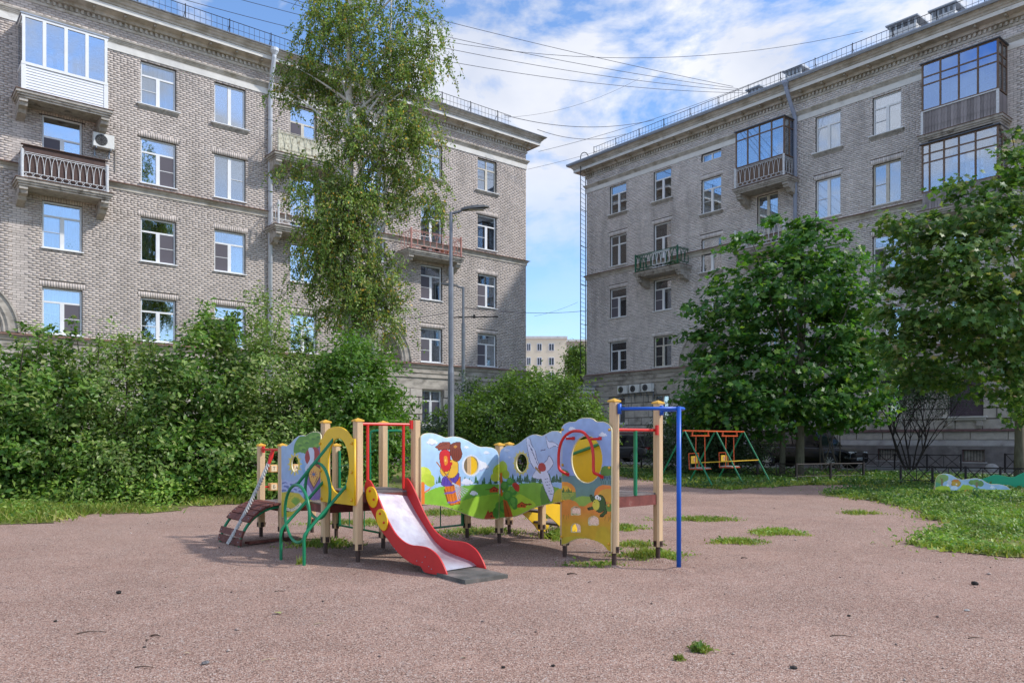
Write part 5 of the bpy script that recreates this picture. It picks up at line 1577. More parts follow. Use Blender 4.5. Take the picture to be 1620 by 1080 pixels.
# ================================================================== street lamps
M_post = mat('galvanised_grey_post', (.20, .215, .24), .5, metal=.4, var=.15, scale=5)
M_head = mat('lamp_housing', (.10, .105, .11), .5)
def lamp(px, Y, ztop, rb, rt, arm, label, head=.75):
    x = (px - CX) / F * Y
    root = empty('street_lamp', (x, Y, 0)); tag(root, label, 'street lamp', 'street lamps behind the playground')
    m = MB(); m.tube([(0, 0, 0), (0, 0, ztop * .42)], rb, 10)
    m.tube([(0, 0, ztop * .42), (0, 0, ztop * .44)], [rb, rb * .8], 10); m.tube([(0, 0, ztop * .44), (0, 0, ztop * .8)], rb * .8, 10)
    m.tube([(0, 0, ztop * .8), (0, 0, ztop - .02)], rt, 8)
    m.build('pole', M_post, root, smooth=False)
    s = 1 if arm > 0 else -1
    m = MB(); m.tube([(0, 0, ztop - .06), (s * .25, 0, ztop), (s * .5 * abs(arm), 0, ztop + .03)], rt * .8, 6); m.build('arm', M_post, root)
    q = s * .5 * abs(arm)
    m = MB(); L_ = head
    secs = [(0, .05, .05), (.12, .10, .07), (.45 * L_, .14, .075), (.85 * L_, .11, .05), (L_, .05, .02)]
    vs = []; 
    for (u, w, t) in secs: vs += [(q + s * u, -w, ztop + .03 + u * .12 - .01), (q + s * u, w, ztop + .03 + u * .12 - .01), (q + s * u, w * .7, ztop + .03 + u * .12 + t), (q + s * u, -w * .7, ztop + .03 + u * .12 + t)]
    fs = [(0, 1, 2, 3), (19, 18, 17, 16)]
    for i in range(4):
        for j in range(4): fs.append((i * 4 + j, i * 4 + (j + 1) % 4, (i + 1) * 4 + (j + 1) % 4, (i + 1) * 4 + j))
    m.add(vs, fs); hd = m.build('lamp_head', M_head, root)
    m = MB(); m.box(min(q + s * .2, q + s * L_ * .8), max(q + s * .2, q + s * L_ * .8), -.08, .08, ztop + .035, ztop + .045); m.build('lens', mat('lamp_lens', (.4, .4, .38), .3), hd)
    return root
l1 = lamp(713.5, 21.0, 7.45, .085, .045, .55, 'taller street lamp with its head to the right, nearer of the two')
l2 = lamp(733, 36.0, 8.35, .11, .06, -.5, 'thinner far street lamp with its head to the left', .8)
m = MB()
for i in range(3): m.tube([(-.5 + i * .5, 0, 6.9), (-.5 + i * .5, 0, 7.08)], .05, 6)
m.tube([(-.6, 0, 6.95), (1.6, 0, 6.98)], .03, 5); m.build('cable_bracket', M_black, l2)

# ================================================================== overhead cables
def cable(a, b, sag, r, label, grp='cables strung between the two roofs'):
    a, b = Vector(a), Vector(b); m = MB()
    pts = []
    for i in range(25):
        t = i / 24; p = a.lerp(b, t); p.z -= sag * 4 * t * (1 - t); pts.append(p)
    m.tube(pts, r, 4)
    tag(m.build('overhead_cable', mat('cable_black', (.05, .05, .07), .6)), label, 'cable', grp)
def RP(px, py, dep=1.2):   # point above the right block's roof
    Yd = {1160: 43.6, 1365: 38.5, 1035: 48.0, 990: 50.0}[px]
    return at(px, py, Yd)
anch = RP(1160, 140)
for i, (lx, ly, dz_, lb) in enumerate(((150, -118, 0, 'topmost'), (130, -92, .03, 'second'), (110, -78, .06, 'third'), (90, -60, .1, 'lowest'))):
    cable(at(lx, ly, 31), anch + Vector((.25 * i, 0, -.12 * i + .1)), .35 + .28 * i, .012, lb + ' cable of the long bundle crossing from the left roof to the right roof')
cable(at(330, -40, 36), RP(1365, 50), 2.4, 0.0105, 'long single cable sagging high above the whole courtyard')
cable(at(797, 182, 44), RP(1035, 190), .55, 0.0165, 'thick cable from the end of the left roof railing to the right roof')
cable(at(850, 205, 46), RP(990, 212), .45, 0.0165, 'short thick cable between the two facing eaves')
cable(at(835, 268, 46.2), at(1095, 189, 46.5), .2, 0.0090, 'thin cable rising from the left frieze to the right cornice')
cable(at(852, 240, 46), at(1240, 112, 41.5), .3, 0.0105, 'thin cable rising from under the left eave to the right roof railing')
cable(at(797, 186, 44), at(1012, 124, 46), .5, 0.0075, 'hair-thin cable rising to the bundle from the left roof railing')
cable(at(736, 487, 36), at(930, 491, 51.3), .2, 0.0165, 'low cable from the far street lamp to the corner of the grey block', None)
cable(at(430, 455, 36.2), at(736, 487, 36), .9, 0.0135, 'low cable along the left block to the far street lamp', None)
cable(at(845, 500, 50), at(914, 478, 51), .1, 0.0090, 'short thin cable rising towards the roof ladder in the gap', None)

# ================================================================== low fences
M_fence = mat('brown_black_fence', (.025, .018, .018), .6, metal=.2, var=.2)
def fence(p0, p1, h, n, label, thing=None):
    p0, p1 = Vector((*p0, 0)), Vector((*p1, 0)); d = p1 - p0; L_ = d.length / n; ang = math.atan2(d.y, d.x)
    root = empty('low_fence', p0, ang); tag(root, label, 'fence', 'low iron fences along the yard road')
    pm = MB(); pm.box(-.03, .03, -.03, .03, -.1, h + .04); pme = pm.mesh('post', M_fence)
    sp = MB(); sp.tube([(.03, 0, h), (L_ - .03, 0, h)], .018, 5); sp.tube([(.03, 0, h * .28), (L_ - .03, 0, h * .28)], .016, 5)
    sp.tube([(.03, 0, h), (L_ / 2 - .02, 0, h * .28)], .015, 4); sp.tube([(.03, 0, h * .28), (L_ / 2 - .02, 0, h)], .015, 4)
    sp.tube([(L_ / 2 + .02, 0, h), (L_ - .03, 0, h * .28)], .015, 4); sp.tube([(L_ / 2 + .02, 0, h * .28), (L_ - .03, 0, h)], .015, 4)
    sp.tube([(L_ / 2, 0, h), (L_ / 2, 0, h * .28)], .014, 4)
    sme = sp.mesh('cross_panel', M_fence)
    for i in range(n):
        link('post', pme, root, (i * L_, 0, 0)); link('cross_panel', sme, root, (i * L_, 0, 0))
    link('post', pme, root, (n * L_, 0, 0))
fence(at(1366, 745, 33.6).xy, at(1520, 745, 31.6).xy, .72, 3, 'far low iron fence before the basement windows of the grey block')
fence(at(1590, 745, 30.5).xy, at(1690, 745, 29).xy, .78, 2, 'low iron fence section behind the trunk of the right maple')
fence(at(980, 740, 36).xy, at(1260, 740, 25.5).xy, .55, 6, 'low iron fence behind the swings in front of the parked cars')
fence(at(1260, 740, 25.5).xy, at(1366, 740, 26.5).xy, .55, 2, 'low iron fence in front of the black off-roader')
fence(at(1425, 740, 23.2).xy, at(1640, 740, 21.2).xy, .56, 4, 'nearer low iron fence just behind the sandpit boards')

# concrete dome
x, y = 19.2, 31.4
root = empty('concrete_bollard', (x, y, 0)); tag(root, 'pale concrete half-dome bollard on a flat slab by the grey block', 'bollard')
m = MB(); m.lathe([(.27 * math.cos(t), .13 + .27 * math.sin(t)) for t in [i * math.pi / 16 for i in range(9)]], 20); m.lathe([(.27, .06), (.27, .13)], 20); m.build('dome', M_slope, root, smooth=True)
m = MB(); m.box(-.38, .38, -.38, .38, 0, .08); m.build('slab', M_plinth, root)

# ================================================================== cars
M_paintb = mat('black_car_paint', (.003, .003, .004), .22, spec=.3, coat=.2)
M_paintg = mat('graphite_car_paint', (.03, .033, .038), .3, metal=.5, spec=.6, coat=1.0)
M_cglass = mat('dark_car_glass', (.012, .014, .016), .05, spec=.9)
M_tyre = mat('tyre_rubber', (.015, .015, .016), .85)
M_rim = mat('alloy_rim', (.45, .46, .48), .3, metal=.9)
M_chrome = mat('chrome_trim', (.65, .66, .68), .15, metal=1.0)
M_lampc = mat('headlight_lens', (.65, .68, .70), .1, spec=.9)
M_lampr = mat('red_tail_light', (.20, .008, .012), .2, spec=.8)
M_plate = mat('number_plate', (.75, .75, .73), .5)
def car(loc, yaw, Lc_, Wc, Hc, paint, label, cat, boxy=0.0, plate_txt=True):
    """local: x forward, z up; origin at ground centre"""
    root = empty('parked_car', (*loc, 0), yaw); tag(root, label, cat, 'cars parked at the foot of the grey block')
    h = Hc; L2 = Lc_ / 2; belt = h * .60; wr = .36
    hood = L2 - Lc_ * (.24 if boxy else .26)
    # lower body: stations of (x, z_bottom, z_top, half_width)
    st = [(-L2, .40, belt * .86, Wc * .44), (-L2 + .02, .38, belt * .88, Wc * .45), (-L2 + .10, .30, belt * .97, Wc * .46), (-L2 + .5, .26, belt * 1.0, Wc * .495), (-1.0, .25, belt, Wc * .5), (0, .25, belt * .985, Wc * .5), (hood, .25, belt * .96, Wc * .5),
          (hood + .35, .25, belt * .93, Wc * .495), (L2 - .28, .26, belt * .86, Wc * .47), (L2 - .08, .28, belt * .74, Wc * .43), (L2 - .02, .30, belt * .72, Wc * .42), (L2, .32, belt * .70, Wc * .41)]
    vs, fs = [], []
    k = 10
    for (x, zb, zt, w) in st:
        zm = zb + (zt - zb) * .55
        sec = [(-w * .90, zb), (-w, zb + .12), (-w * 1.0, zm), (-w * .97, zt - .06), (-w * .86, zt), (w * .86, zt), (w * .97, zt - .06), (w * 1.0, zm), (w, zb + .12), (w * .90, zb)]
        vs += [(x, y_, z_) for y_, z_ in sec]
    for i in range(len(st) - 1):
        for j in range(k): fs.append((i * k + j, i * k + (j + 1) % k, (i + 1) * k + (j + 1) % k, (i + 1) * k + j))
    fs += [tuple(reversed(range(k))), tuple((len(st) - 1) * k + j for j in range(k))]
    m = MB(); m.add(vs, [tuple(reversed(f)) for f in fs]); b = m.build('body', paint, root, smooth=True)
    sd = b.modifiers.new('subdivision', 'SUBSURF'); sd.levels = 1; sd.render_levels = 2
    # greenhouse
    ws = hood - .05; rf = ws - (.55 if boxy else .85); rr_ = -L2 + (.35 if boxy else .75); rb = -L2 + (.12 if boxy else .18)
    gs = [(ws, belt * .93), (rf, h - .02), (rf - .5, h), (rr_ + .3, h - .01), (rr_, h - .05), (rb, belt * .98)]
    m = MB(); wtop, wbot = Wc * .37, Wc * .455
    def wy(z): return wbot + (wtop - wbot) * max(0, (z - belt) / (h - belt))
    L_ = [(x, -wy(z), z) for x, z in gs]; Rr = [(x, wy(z), z) for x, z in gs]
    n = len(gs)
    m.add(L_ + Rr, [tuple(range(n)), tuple(reversed(range(n, 2 * n)))] + [(i, i + n, i + n + 1, i + 1) for i in range(n - 1)])
    m.build('cabin', paint, root, bevel=.03)
    def glassq(pts, nm='window'): q = MB(); q.add(pts, [(0, 1, 2, 3)]); q.build(nm, M_cglass, root)
    e = .012
    z0, z1 = belt + .06, h - .13
    for s in (-1, 1):
        xs0 = [(ws - .35, rf + .0), ((ws + rf) / 2 - .3, rf - .05)]
        def gx(z, t0, t1): return t0 + (t1 - t0) * (z - belt) / (h - belt)
        for (f0, f1) in ((.03, .40), (.42, .72), (.74, .97)):
            pts = []
            for (z_, ff) in ((z0, f0), (z0, f1), (z1, f1), (z1, f0)):
                xf, xr = gx(z_, ws, rf), gx(z_, rb, rr_)
                pts.append((xf + (xr - xf) * ff, s * (wy(z_) + e), z_))
            if s < 0: pts = pts[::-1]
            glassq(pts)
    def cross(xa, za, xb, zb, nm):
        dx, dz2 = xb - xa, zb - za; ln = math.hypot(dx, dz2); nx_, nz_ = (dz2 / ln, -dx / ln)
        if nz_ < 0: nx_, nz_ = -nx_, -nz_
        p = [(xa + dx * .1 + nx_ * e, za + dz2 * .1 + nz_ * e), (xa + dx * .9 + nx_ * e, za + dz2 * .9 + nz_ * e)]
        pts = [(p[0][0], -wy(p[0][1]) + .07, p[0][1]), (p[0][0], wy(p[0][1]) - .07, p[0][1]), (p[1][0], wy(p[1][1]) - .07, p[1][1]), (p[1][0], -wy(p[1][1]) + .07, p[1][1])]
        glassq(pts, nm)
    cross(ws, belt * .93, rf, h - .02, 'windscreen'); cross(rb, belt * .98, rr_, h - .05, 'rear_window')
    # wheels
    tm = MB(); tm.lathe([(.20, -.11), (wr - .03, -.115), (wr, -.08), (wr, .08), (wr - .03, .115), (.20, .11)], 24, axis='y'); tme = tm.mesh('tyre', M_tyre, True)
    rm2 = MB(); rm2.lathe([(.245, -.10), (.235, -.115), (.22, -.09), (.215, .09)], 24, axis='y')
    for i in range(10):
        a_ = i * math.pi / 5; rm2.bar((.05 * math.cos(a_), -.105, .05 * math.sin(a_)), (.23 * math.cos(a_), -.105, .23 * math.sin(a_)), .035, .03, (0, 1, 0))
    rm2.lathe([(.0, -.12), (.05, -.12), (.06, -.09)], 12, axis='y'); rme2 = rm2.mesh('rim', M_rim)
    am = MB(); am.lathe([(0, -.118 + .02), (wr + .05, -.098)], 24, axis='y'); 
    for sx in (-1, 1):
        for sy in (-1, 1):
            cxw = sx * (L2 - .88) if sx > 0 else -(L2 - .92)
            w = empty('wheel', (cxw, sy * (Wc / 2 - .10), wr), 0 if sy < 0 else math.pi, root)
            link('tyre', tme, w); link('rim', rme2, w)
            ar = MB(); n_ = 16; rad = wr + .07
            vs = [(rad * math.cos(math.pi * i / n_), 0, rad * math.sin(math.pi * i / n_)) for i in range(n_ + 1)] 
            ar.add([(0, 0, -wr * .3)] + vs, [(0, i + 1, i + 2) for i in range(n_)]); 
            link('wheel_arch', ar.mesh('wheel_arch', M_tyre), root, (cxw, sy * (Wc / 2 + .004), wr))
    # front
    z_h = belt * .66
    for sy in (-1, 1):
        m = MB(); m.box(L2 - .26, L2 - .02, sy * Wc * .30 - .16, sy * Wc * .30 + .16, z_h - .06, z_h + .10); m.build('headlight', M_lampc, root, bevel=.02)
        m = MB(); m.box(-L2 - .01, -L2 + .18, sy * Wc * .33 - .15, sy * Wc * .33 + .15, belt * .80, belt * .95); m.build('tail_light', M_lampr, root, bevel=.02)
        m = MB(); m.box(ws - .35, ws - .22, sy * (Wc / 2 + .02) - .04 + sy * .06, sy * (Wc / 2 + .02) + .04 + sy * .06, belt - .02, belt + .14); m.build('wing_mirror', paint, root, bevel=.02)
    g_ = MB()
    for i in range(4): g_.box(L2 - .06, L2 + .015, -Wc * .17, Wc * .17, z_h - .08 + i * .055, z_h - .05 + i * .055)
    g_.build('grille', M_chrome, root)
    g_ = MB(); g_.box(L2 - .02, L2 + .03, -.62, -.30, .52, .56); g_.box(L2 - .02, L2 + .03, .30, .62, .52, .56); g_.build('bumper_trim', M_chrome, root)
    for sx, z_ in ((1, .46), (-1, belt * .80)):
        p = MB(); x_ = sx * (L2 + .022); p.box(min(x_, x_ - sx * .02), max(x_, x_ - sx * .02), -.26, .26, z_, z_ + .112); po = p.build('number_plate', M_plate, root)
        rr2 = random.Random(int(Lc_ * 100) + sx); p = MB()
        for i in range(8):
            yy = -.22 + i * .057; hh = rr2.uniform(.045, .07)
            p.box(min(x_ + sx * .001, x_ + sx * .003), max(x_ + sx * .001, x_ + sx * .003), yy, yy + .034, z_ + .02, z_ + .02 + hh)
        p.build('plate_marks', M_black, po)
    m = MB(); m.box(-L2 - .012, -L2 + .05, -Wc * .30, Wc * .30, belt * .93, belt * .95); m.build('trim_strip', M_chrome, root)
    m = MB(); m.box(-L2 - .012, -L2 + .05, -Wc * .38, Wc * .38, .42, .44); m.build('bumper_strip', M_chrome, root)
    return root
ydir = math.atan2(-.770, .638)   # pointing along the road towards the camera side
car(bl(BR, 17.6, -3.3), ydir, 4.85, 1.95, 1.82, M_paintb, 'black off-roader with chrome grille facing right, in front of the grey block', 'off-road car', boxy=1)
car(bl(BR, 12.3, -2.9), ydir, 4.5, 1.8, 1.5, M_paintb, 'dark car half hidden behind the swings and the maple trunks', 'car')
car(bl(BR, 6.2, -2.6), ydir + math.pi - .12, 4.4, 1.85, 1.62, M_paintg, 'graphite hatchback seen from behind between the posts of the right platform', 'car')
# ================================================================== playground materials
M_wood = mat('glued_timber_post', (.64, .44, .25), .55, var=.14, scale=4, stretch=(9, 9, .5), bump=.15, bscale=60, dirt=(.45, .28, .14), dscale=4, dlo=.6, dhi=.85)
M_yel = mat('yellow_painted_board', (.80, .49, .01), .45, var=.06, scale=6)
M_cap = mat('yellow_plastic_cap', (.70, .38, .04), .45)
M_foot = mat('brown_steel_foot', (.075, .045, .035), .6, metal=.3, var=.3, scale=20)
M_red = mat('red_painted_board', (.55, .022, .022), .42, var=.10, scale=7, dirt=(.42, .05, .05), dscale=5, dlo=.62, dhi=.9)
M_redt = mat('red_steel_tube', (.62, .022, .018), .35, var=.05)
M_greent = mat('green_steel_tube', (.008, .20, .085), .35, var=.12, scale=9)
M_bluet = mat('blue_steel_tube', (.010, .10, .50), .35, var=.06, scale=9)
M_deck = mat('worn_deck_plywood', (.15, .125, .12), .85, var=.3, scale=8, dirt=(.24, .21, .19), dscale=3)
M_deckr = mat('red_brown_deck_edge', (.17, .045, .035), .7, var=.35, scale=9, dirt=(.26, .18, .15), dscale=9, dlo=.6, dhi=.75)
M_plank = mat('red_brown_plank', (.14, .042, .032), .7, var=.35, scale=12, dirt=(.25, .13, .11), dscale=11, dlo=.58, dhi=.72)
M_steel = mat('worn_stainless_slide', (.62, .61, .66), .38, metal=.6, var=.06, scale=5, dirt=(.36, .30, .36), dscale=2.6, dlo=.44, dhi=.72, stretch=(1, 1, .5), bump=.15, bscale=20)
M_edge = mat('cream_board_edge', (.70, .62, .38), .5)
M_rubber = mat('grey_rubber_mat', (.10, .095, .085), .9, var=.35, scale=7, dirt=(.22, .18, .16), dscale=4, dlo=.5, dhi=.7, bump=.4)
M_rope = mat('grey_white_rope', (.46, .45, .43), .9, var=.35, scale=50)
M_sand = mat('sand', (.42, .31, .23), .95, var=.15, scale=6, bump=.4)
M_paint = None
def vcol_mat():
    m = bpy.data.materials.new('printed_colours'); m.use_nodes = True
    n, l = m.node_tree.nodes, m.node_tree.links
    a = n.new('ShaderNodeAttribute'); a.attribute_name = 'print'
    tc = n.new('ShaderNodeTexCoord'); tn = n.new('ShaderNodeTexNoise'); tn.inputs['Scale'].default_value = 9; tn.inputs['Detail'].default_value = 6
    l.new(tc.outputs['Object'], tn.inputs['Vector'])
    mr = n.new('ShaderNodeMapRange'); mr.inputs[1].default_value = .3; mr.inputs[2].default_value = .7; mr.inputs[3].default_value = .88; mr.inputs[4].default_value = 1.08
    l.new(tn.outputs['Fac'], mr.inputs[0])
    hs = n.new('ShaderNodeHueSaturation'); l.new(a.outputs['Color'], hs.inputs['Color']); l.new(mr.outputs[0], hs.inputs['Value'])
    l.new(hs.outputs[0], n['Principled BSDF'].inputs['Base Color']); n['Principled BSDF'].inputs['Roughness'].default_value = .42
    return m
M_print = vcol_mat()

# ------------------------------------------------------------------ painted boards
class Board:
    """vertical board from ground point P0 towards P1, pushed out towards the viewer's side by off"""
    def __init__(s, P0, P1, off):
        s.P0 = Vector((*P0, 0)); d = Vector((*P1, 0)) - s.P0
        s.L = d.length; s.e = d.normalized(); n = Vector((s.e.y, -s.e.x, 0))
        if n.y > 0: n = -n
        s.n = n; s.P0 = s.P0 + n * off
    def sz(s, px, py):
        t = (px - CX) / F
        k = (t * s.P0.y - s.P0.x) / (s.e.x - t * s.e.y)
        Y = s.P0.y + k * s.e.y
        return (k, H + (HY - py) / F * Y)
    def px(s, S_, Z_):
        X = s.P0.x + S_ * s.e.x; Y = s.P0.y + S_ * s.e.y
        return CX + F * X / Y, HY - (Z_ - H) / Y * F
    def matrix(s):
        return Matrix(((s.e.x, 0, s.n.x, s.P0.x), (s.e.y, 0, s.n.y, s.P0.y), (0, 1, 0, 0), (0, 0, 0, 1))) if True else None

class Canvas:
    def __init__(s, X, Y, base):
        s.X, s.Y = X, Y; s.C = np.tile(np.array(srgb(base)), (len(X), 1))
        s.rng = np.random.default_rng(3)
    def ell(s, cx, cy, rx, ry, col, ang=0, a=1.0):
        c, q = math.cos(R_(ang)), math.sin(R_(ang)); dx, dy = s.X - cx, s.Y - cy
        u, v = dx * c + dy * q, -dx * q + dy * c
        s.put((u / rx) ** 2 + (v / ry) ** 2 < 1, col, a)
    def poly(s, pts, col, a=1.0, sm=False):
        if sm: pts = smooth_curve(pts, 5, True)
        s.put(inside(pts, s.X, s.Y), col, a)
    def line(s, pts, w, col, sm=False):
        if sm: pts = smooth_curve(pts, 5)
        for (x0, y0), (x1, y1) in zip(pts[:-1], pts[1:]):
            dx, dy = x1 - x0, y1 - y0; L_ = dx * dx + dy * dy + 1e-9
            t = np.clip(((s.X - x0) * dx + (s.Y - y0) * dy) / L_, 0, 1)
            s.put((s.X - x0 - t * dx) ** 2 + (s.Y - y0 - t * dy) ** 2 < (w / 2) ** 2, col)
    def out(s, pts, col, k='3A2622', w=7):
        s.line([*smooth_curve(pts, 4, True), smooth_curve(pts, 4, True)[0]], w, k); s.poly(pts, col, sm=True)
    def put(s, m, col, a=1.0): s.C[m] = s.C[m] * (1 - a) + np.array(srgb(col)) * a
    def grad(s, y0, c0, y1, c1, mask=None):
        t = np.clip((s.Y - y0) / (y1 - y0), 0, 1)[:, None]; C = (1 - t) * np.array(srgb(c0)) + t * np.array(srgb(c1))
        m = np.ones(len(s.X), bool) if mask is None else mask
        s.C[m] = C[m]
    def cloud(s, x, y, w, col='E4E6EE', sh='A9B4CC'):
        for dx, dy, r in ((-.5, .1, .32), (-.15, -.18, .42), (.28, -.05, .36), (.6, .15, .24), (0, .2, .45)):
            s.ell(x + dx * w, y + dy * w + .05 * w, r * w * 1.05, r * w * .72, sh)
        for dx, dy, r in ((-.5, .1, .32), (-.15, -.18, .42), (.28, -.05, .36), (.6, .15, .24), (0, .15, .42)):
            s.ell(x + dx * w, y + dy * w, r * w * .95, r * w * .62, col)
    def fir(s, x, y, h, col):
        for k in range(3):
            b = y - h * .28 * k; w = h * (.30 - .07 * k); s.poly([(x - w, b), (x, b - h * .5), (x + w, b)], col)

def painted_board(parent, name, B, outline, holes, painter, th=.018, back=None, sx=1, ox=0, oy=0, scale=1.0, step=.0075, smooth=True):
    """outline / holes / painting in picture-crop units (scale, ox, oy lead to photograph pixels), all carried onto the board's own plane"""
    def cv(pts): return [B.sz(ox + x / scale, oy + y / scale) for x, y in pts]
    O = cv(outline); Hs = [cv(h) for h in holes]
    pl = plate(name, [O] + Hs, th, back or M_edge, parent, bevel=.003)
    pl.matrix_local = B.matrix()
    o = np.array(O); s0, s1, z0, z1 = o[:, 0].min(), o[:, 0].max(), o[:, 1].min(), o[:, 1].max()
    ns, nz = int((s1 - s0) / step) + 1, int((z1 - z0) / step) + 1
    gs, gz = s0 + np.arange(ns + 1) * step, z0 + np.arange(nz + 1) * step
    Cs, Cz = np.meshgrid(gs[:-1] + step / 2, gz[:-1] + step / 2, indexing='ij')
    Cs, Cz = Cs.ravel(), Cz.ravel()
    ctr = o.mean(0)
    def shrink(P, k):   # keep the print a few millimetres inside the rim
        P = np.array(P); n = len(P); out = []
        area = 0.5 * np.sum(P[:, 0] * np.roll(P[:, 1], -1) - np.roll(P[:, 0], -1) * P[:, 1]); sg = 1 if area > 0 else -1
        for i in range(n):
            d = P[(i + 1) % n] - P[i - 1]; d /= np.linalg.norm(d) + 1e-9
            out.append(P[i] + sg * k * np.array([-d[1], d[0]]))
        return out
    keep = inside(shrink(O, .006), Cs, Cz)
    for h in Hs: keep &= ~inside(shrink(h, -.008), Cs, Cz)
    ij = np.where(keep)[0]; I, J = ij // nz, ij % nz
    Cs, Cz = Cs[ij], Cz[ij]
    X = B.P0.x + Cs * B.e.x; Y = B.P0.y + Cs * B.e.y
    cx_, cy_ = CX + F * X / Y, HY - (Cz - H) / Y * F
    can = Canvas((cx_ - ox) * scale, (cy_ - oy) * scale, '9DC3E6'); painter(can)
    vid = lambda a, b: a * (nz + 1) + b
    G = np.stack(np.meshgrid(gs, gz, indexing='ij'), -1).reshape(-1, 2)
    V = np.concatenate([G, np.full((len(G), 1), th / 2 + .0012)], 1)
    Fc = np.stack([vid(I, J), vid(I + 1, J), vid(I + 1, J + 1), vid(I, J + 1)], 1)
    used, inv = np.unique(Fc, return_inverse=True)
    me = np_mesh('painted_picture', V[used], inv.reshape(-1, 4), M_print, 4)
    ca = me.color_attributes.new('print', 'FLOAT_COLOR', 'CORNER')
    col = np.concatenate([np.repeat(can.C, 4, 0), np.ones((len(can.C) * 4, 1))], 1).astype(np.float32)
    ca.data.foreach_set('color', col.ravel())
    link('painted_picture', me, pl)
    return pl

def bolts(parent, B, pts, mt, r=.016, sc=1, ox=0, oy=0, off=.012, name='bolt_cap'):
    m = MB(); m.lathe([(r, 0), (r, r * .4), (r * .7, r * .9), (0, r * 1.05)], 10); me = m.mesh(name, mt, True)
    for (x, y) in pts:
        s, z = B.sz(ox + x / sc, oy + y / sc)
        link(name, me, parent, (s, z, off))

# ================================================================== play structure
PS = empty('play_structure', (0, 9.6, 0)); tag(PS, 'colourful wooden playground structure with a red slide, painted boards and a blue fire pole', 'playground')
OFF = Vector((0, -9.6, 0))
class _P:  # child positions are given in ground coordinates
    pass
def part(mb, name, mt, parent=None, **k):
    o = mb.build(name, mt, parent or PS, **k)
    if parent is None: o.location = OFF
    return o
def wp(o):  # board made in ground coordinates, put under the structure
    o.location = o.location + OFF; return o

P1, P2, P3, P4 = (-3.455, 10.80), (-3.00, 10.24), (-2.18, 9.17), (-1.675, 8.53)
P1b, P5, P6, P7 = (-2.87, 11.26), (-2.38, 10.62), (-1.58, 9.62), (-1.106, 8.995)
P8, P9, P9b, P10 = (-.61, 10.66), (-.163, 10.10), (-.04, 11.10), (.40, 10.50)
P11, P12, P13, P14 = (.60, 8.92), (1.085, 8.33), (1.64, 8.81), (1.19, 9.40)
A_ = math.atan2(-.789, .615)
def ztop(p, py): return H + (HY - py) / F * p[1]
posts = [(P1, 702, 1), (P2, 702, 1), (P3, 665, 1), (P4, 662.5, 1), (P1b, 705, 1), (P5, 702, 1), (P6, 666.5, 1), (P7, 664.5, 0), (P8, 706, 1), (P9, 701, 1), (P9b, 700, 1), (P10, 700, 1), (P11, 640, 1), (P12, 631.5, 1), (P13, 634.5, 1), (P14, 640, 1)]
w = .092
for (p, py, cap) in posts:
    zt = ztop(p, py) - (.03 if cap else 0); zb = .15
    if p in (P11, P14): zt = ztop(P12, 631.5) - .03
    if p is P14: zt = 1.5
    if p is P11: zt = 1.42
    m = MB(); c = .018; h2 = w / 2
    poly = [(-h2 + c, -h2), (h2 - c, -h2), (h2, -h2 + c), (h2, h2 - c), (h2 - c, h2), (-h2 + c, h2), (-h2, h2 - c), (-h2, -h2 + c)]
    m.prism(poly[::-1], lambda a, b, t: (a, b, zb + t), zt - zb)
    o = m.build('post', M_wood, PS, loc=(p[0], p[1] - 9.6, 0), rot=(0, 0, A_ + random.uniform(-.03, .03)))
    if cap:
        m = MB(); e = h2 + .006
        m.box(-e, e, -e, e, zt + .001, zt + .018); m.add([(-e, -e, zt + .018), (e, -e, zt + .018), (e, e, zt + .018), (-e, e, zt + .018), (0, 0, zt + .042)], [(0, 1, 4), (1, 2, 4), (2, 3, 4), (3, 0, 4)])
        m.build('post_cap', M_cap, o)
    m = MB(); m.tube([(0, 0, -.05), (0, 0, zb + .02)], .026, 10)
    for (dx, dy) in ((1, 0), (-1, 0), (0, 1), (0, -1)):
        a, b = dx * (h2 + .004), dy * (h2 + .004)
        m.box(a - (.003 if dx else .021), a + (.003 if dx else .021), b - (.003 if dy else .021), b + (.003 if dy else .021), zb + .004, zb + .068)
        m.lathe([(.016, 0), (.012, .01), (0, .012)], 8, (a + dx * .003, b + dy * .003, zb + .042), axis='x' if dx else 'y')
    m.build('post_foot', M_foot, o)

md = MB(); rm3 = random.Random(4)
for p in [q[0] for q in posts] + [(1.742, 8.19), gp(444, 884), gp(480, 896)]:
    n_ = 14; R1 = rm3.uniform(.10, .20); ox_, oy_ = rm3.uniform(-.03, .03), rm3.uniform(-.03, .03); vs = [(p[0], p[1], .022)]
    for k, (f, hh) in enumerate(((.35, .018), (.7, .007), (1.0, -.012))):
        vs += [(p[0] + ox_ * f + R1 * f * rm3.uniform(.8, 1.2) * math.cos(i * 2 * math.pi / n_), p[1] + oy_ * f + R1 * f * rm3.uniform(.8, 1.2) * math.sin(i * 2 * math.pi / n_), hh) for i in range(n_)]
    md.add(vs, [(0, 1 + i, 1 + (i + 1) % n_) for i in range(n_)] + [(1 + k * n_ + i, 1 + (k + 1) * n_ + i, 1 + (k + 1) * n_ + (i + 1) % n_, 1 + k * n_ + (i + 1) % n_) for k in range(2) for i in range(n_)])
tag(md.build('heaped_grit', M_gravel, smooth=True), 'small heaps of grit round the feet of the play structure posts', 'grit', kind='stuff')
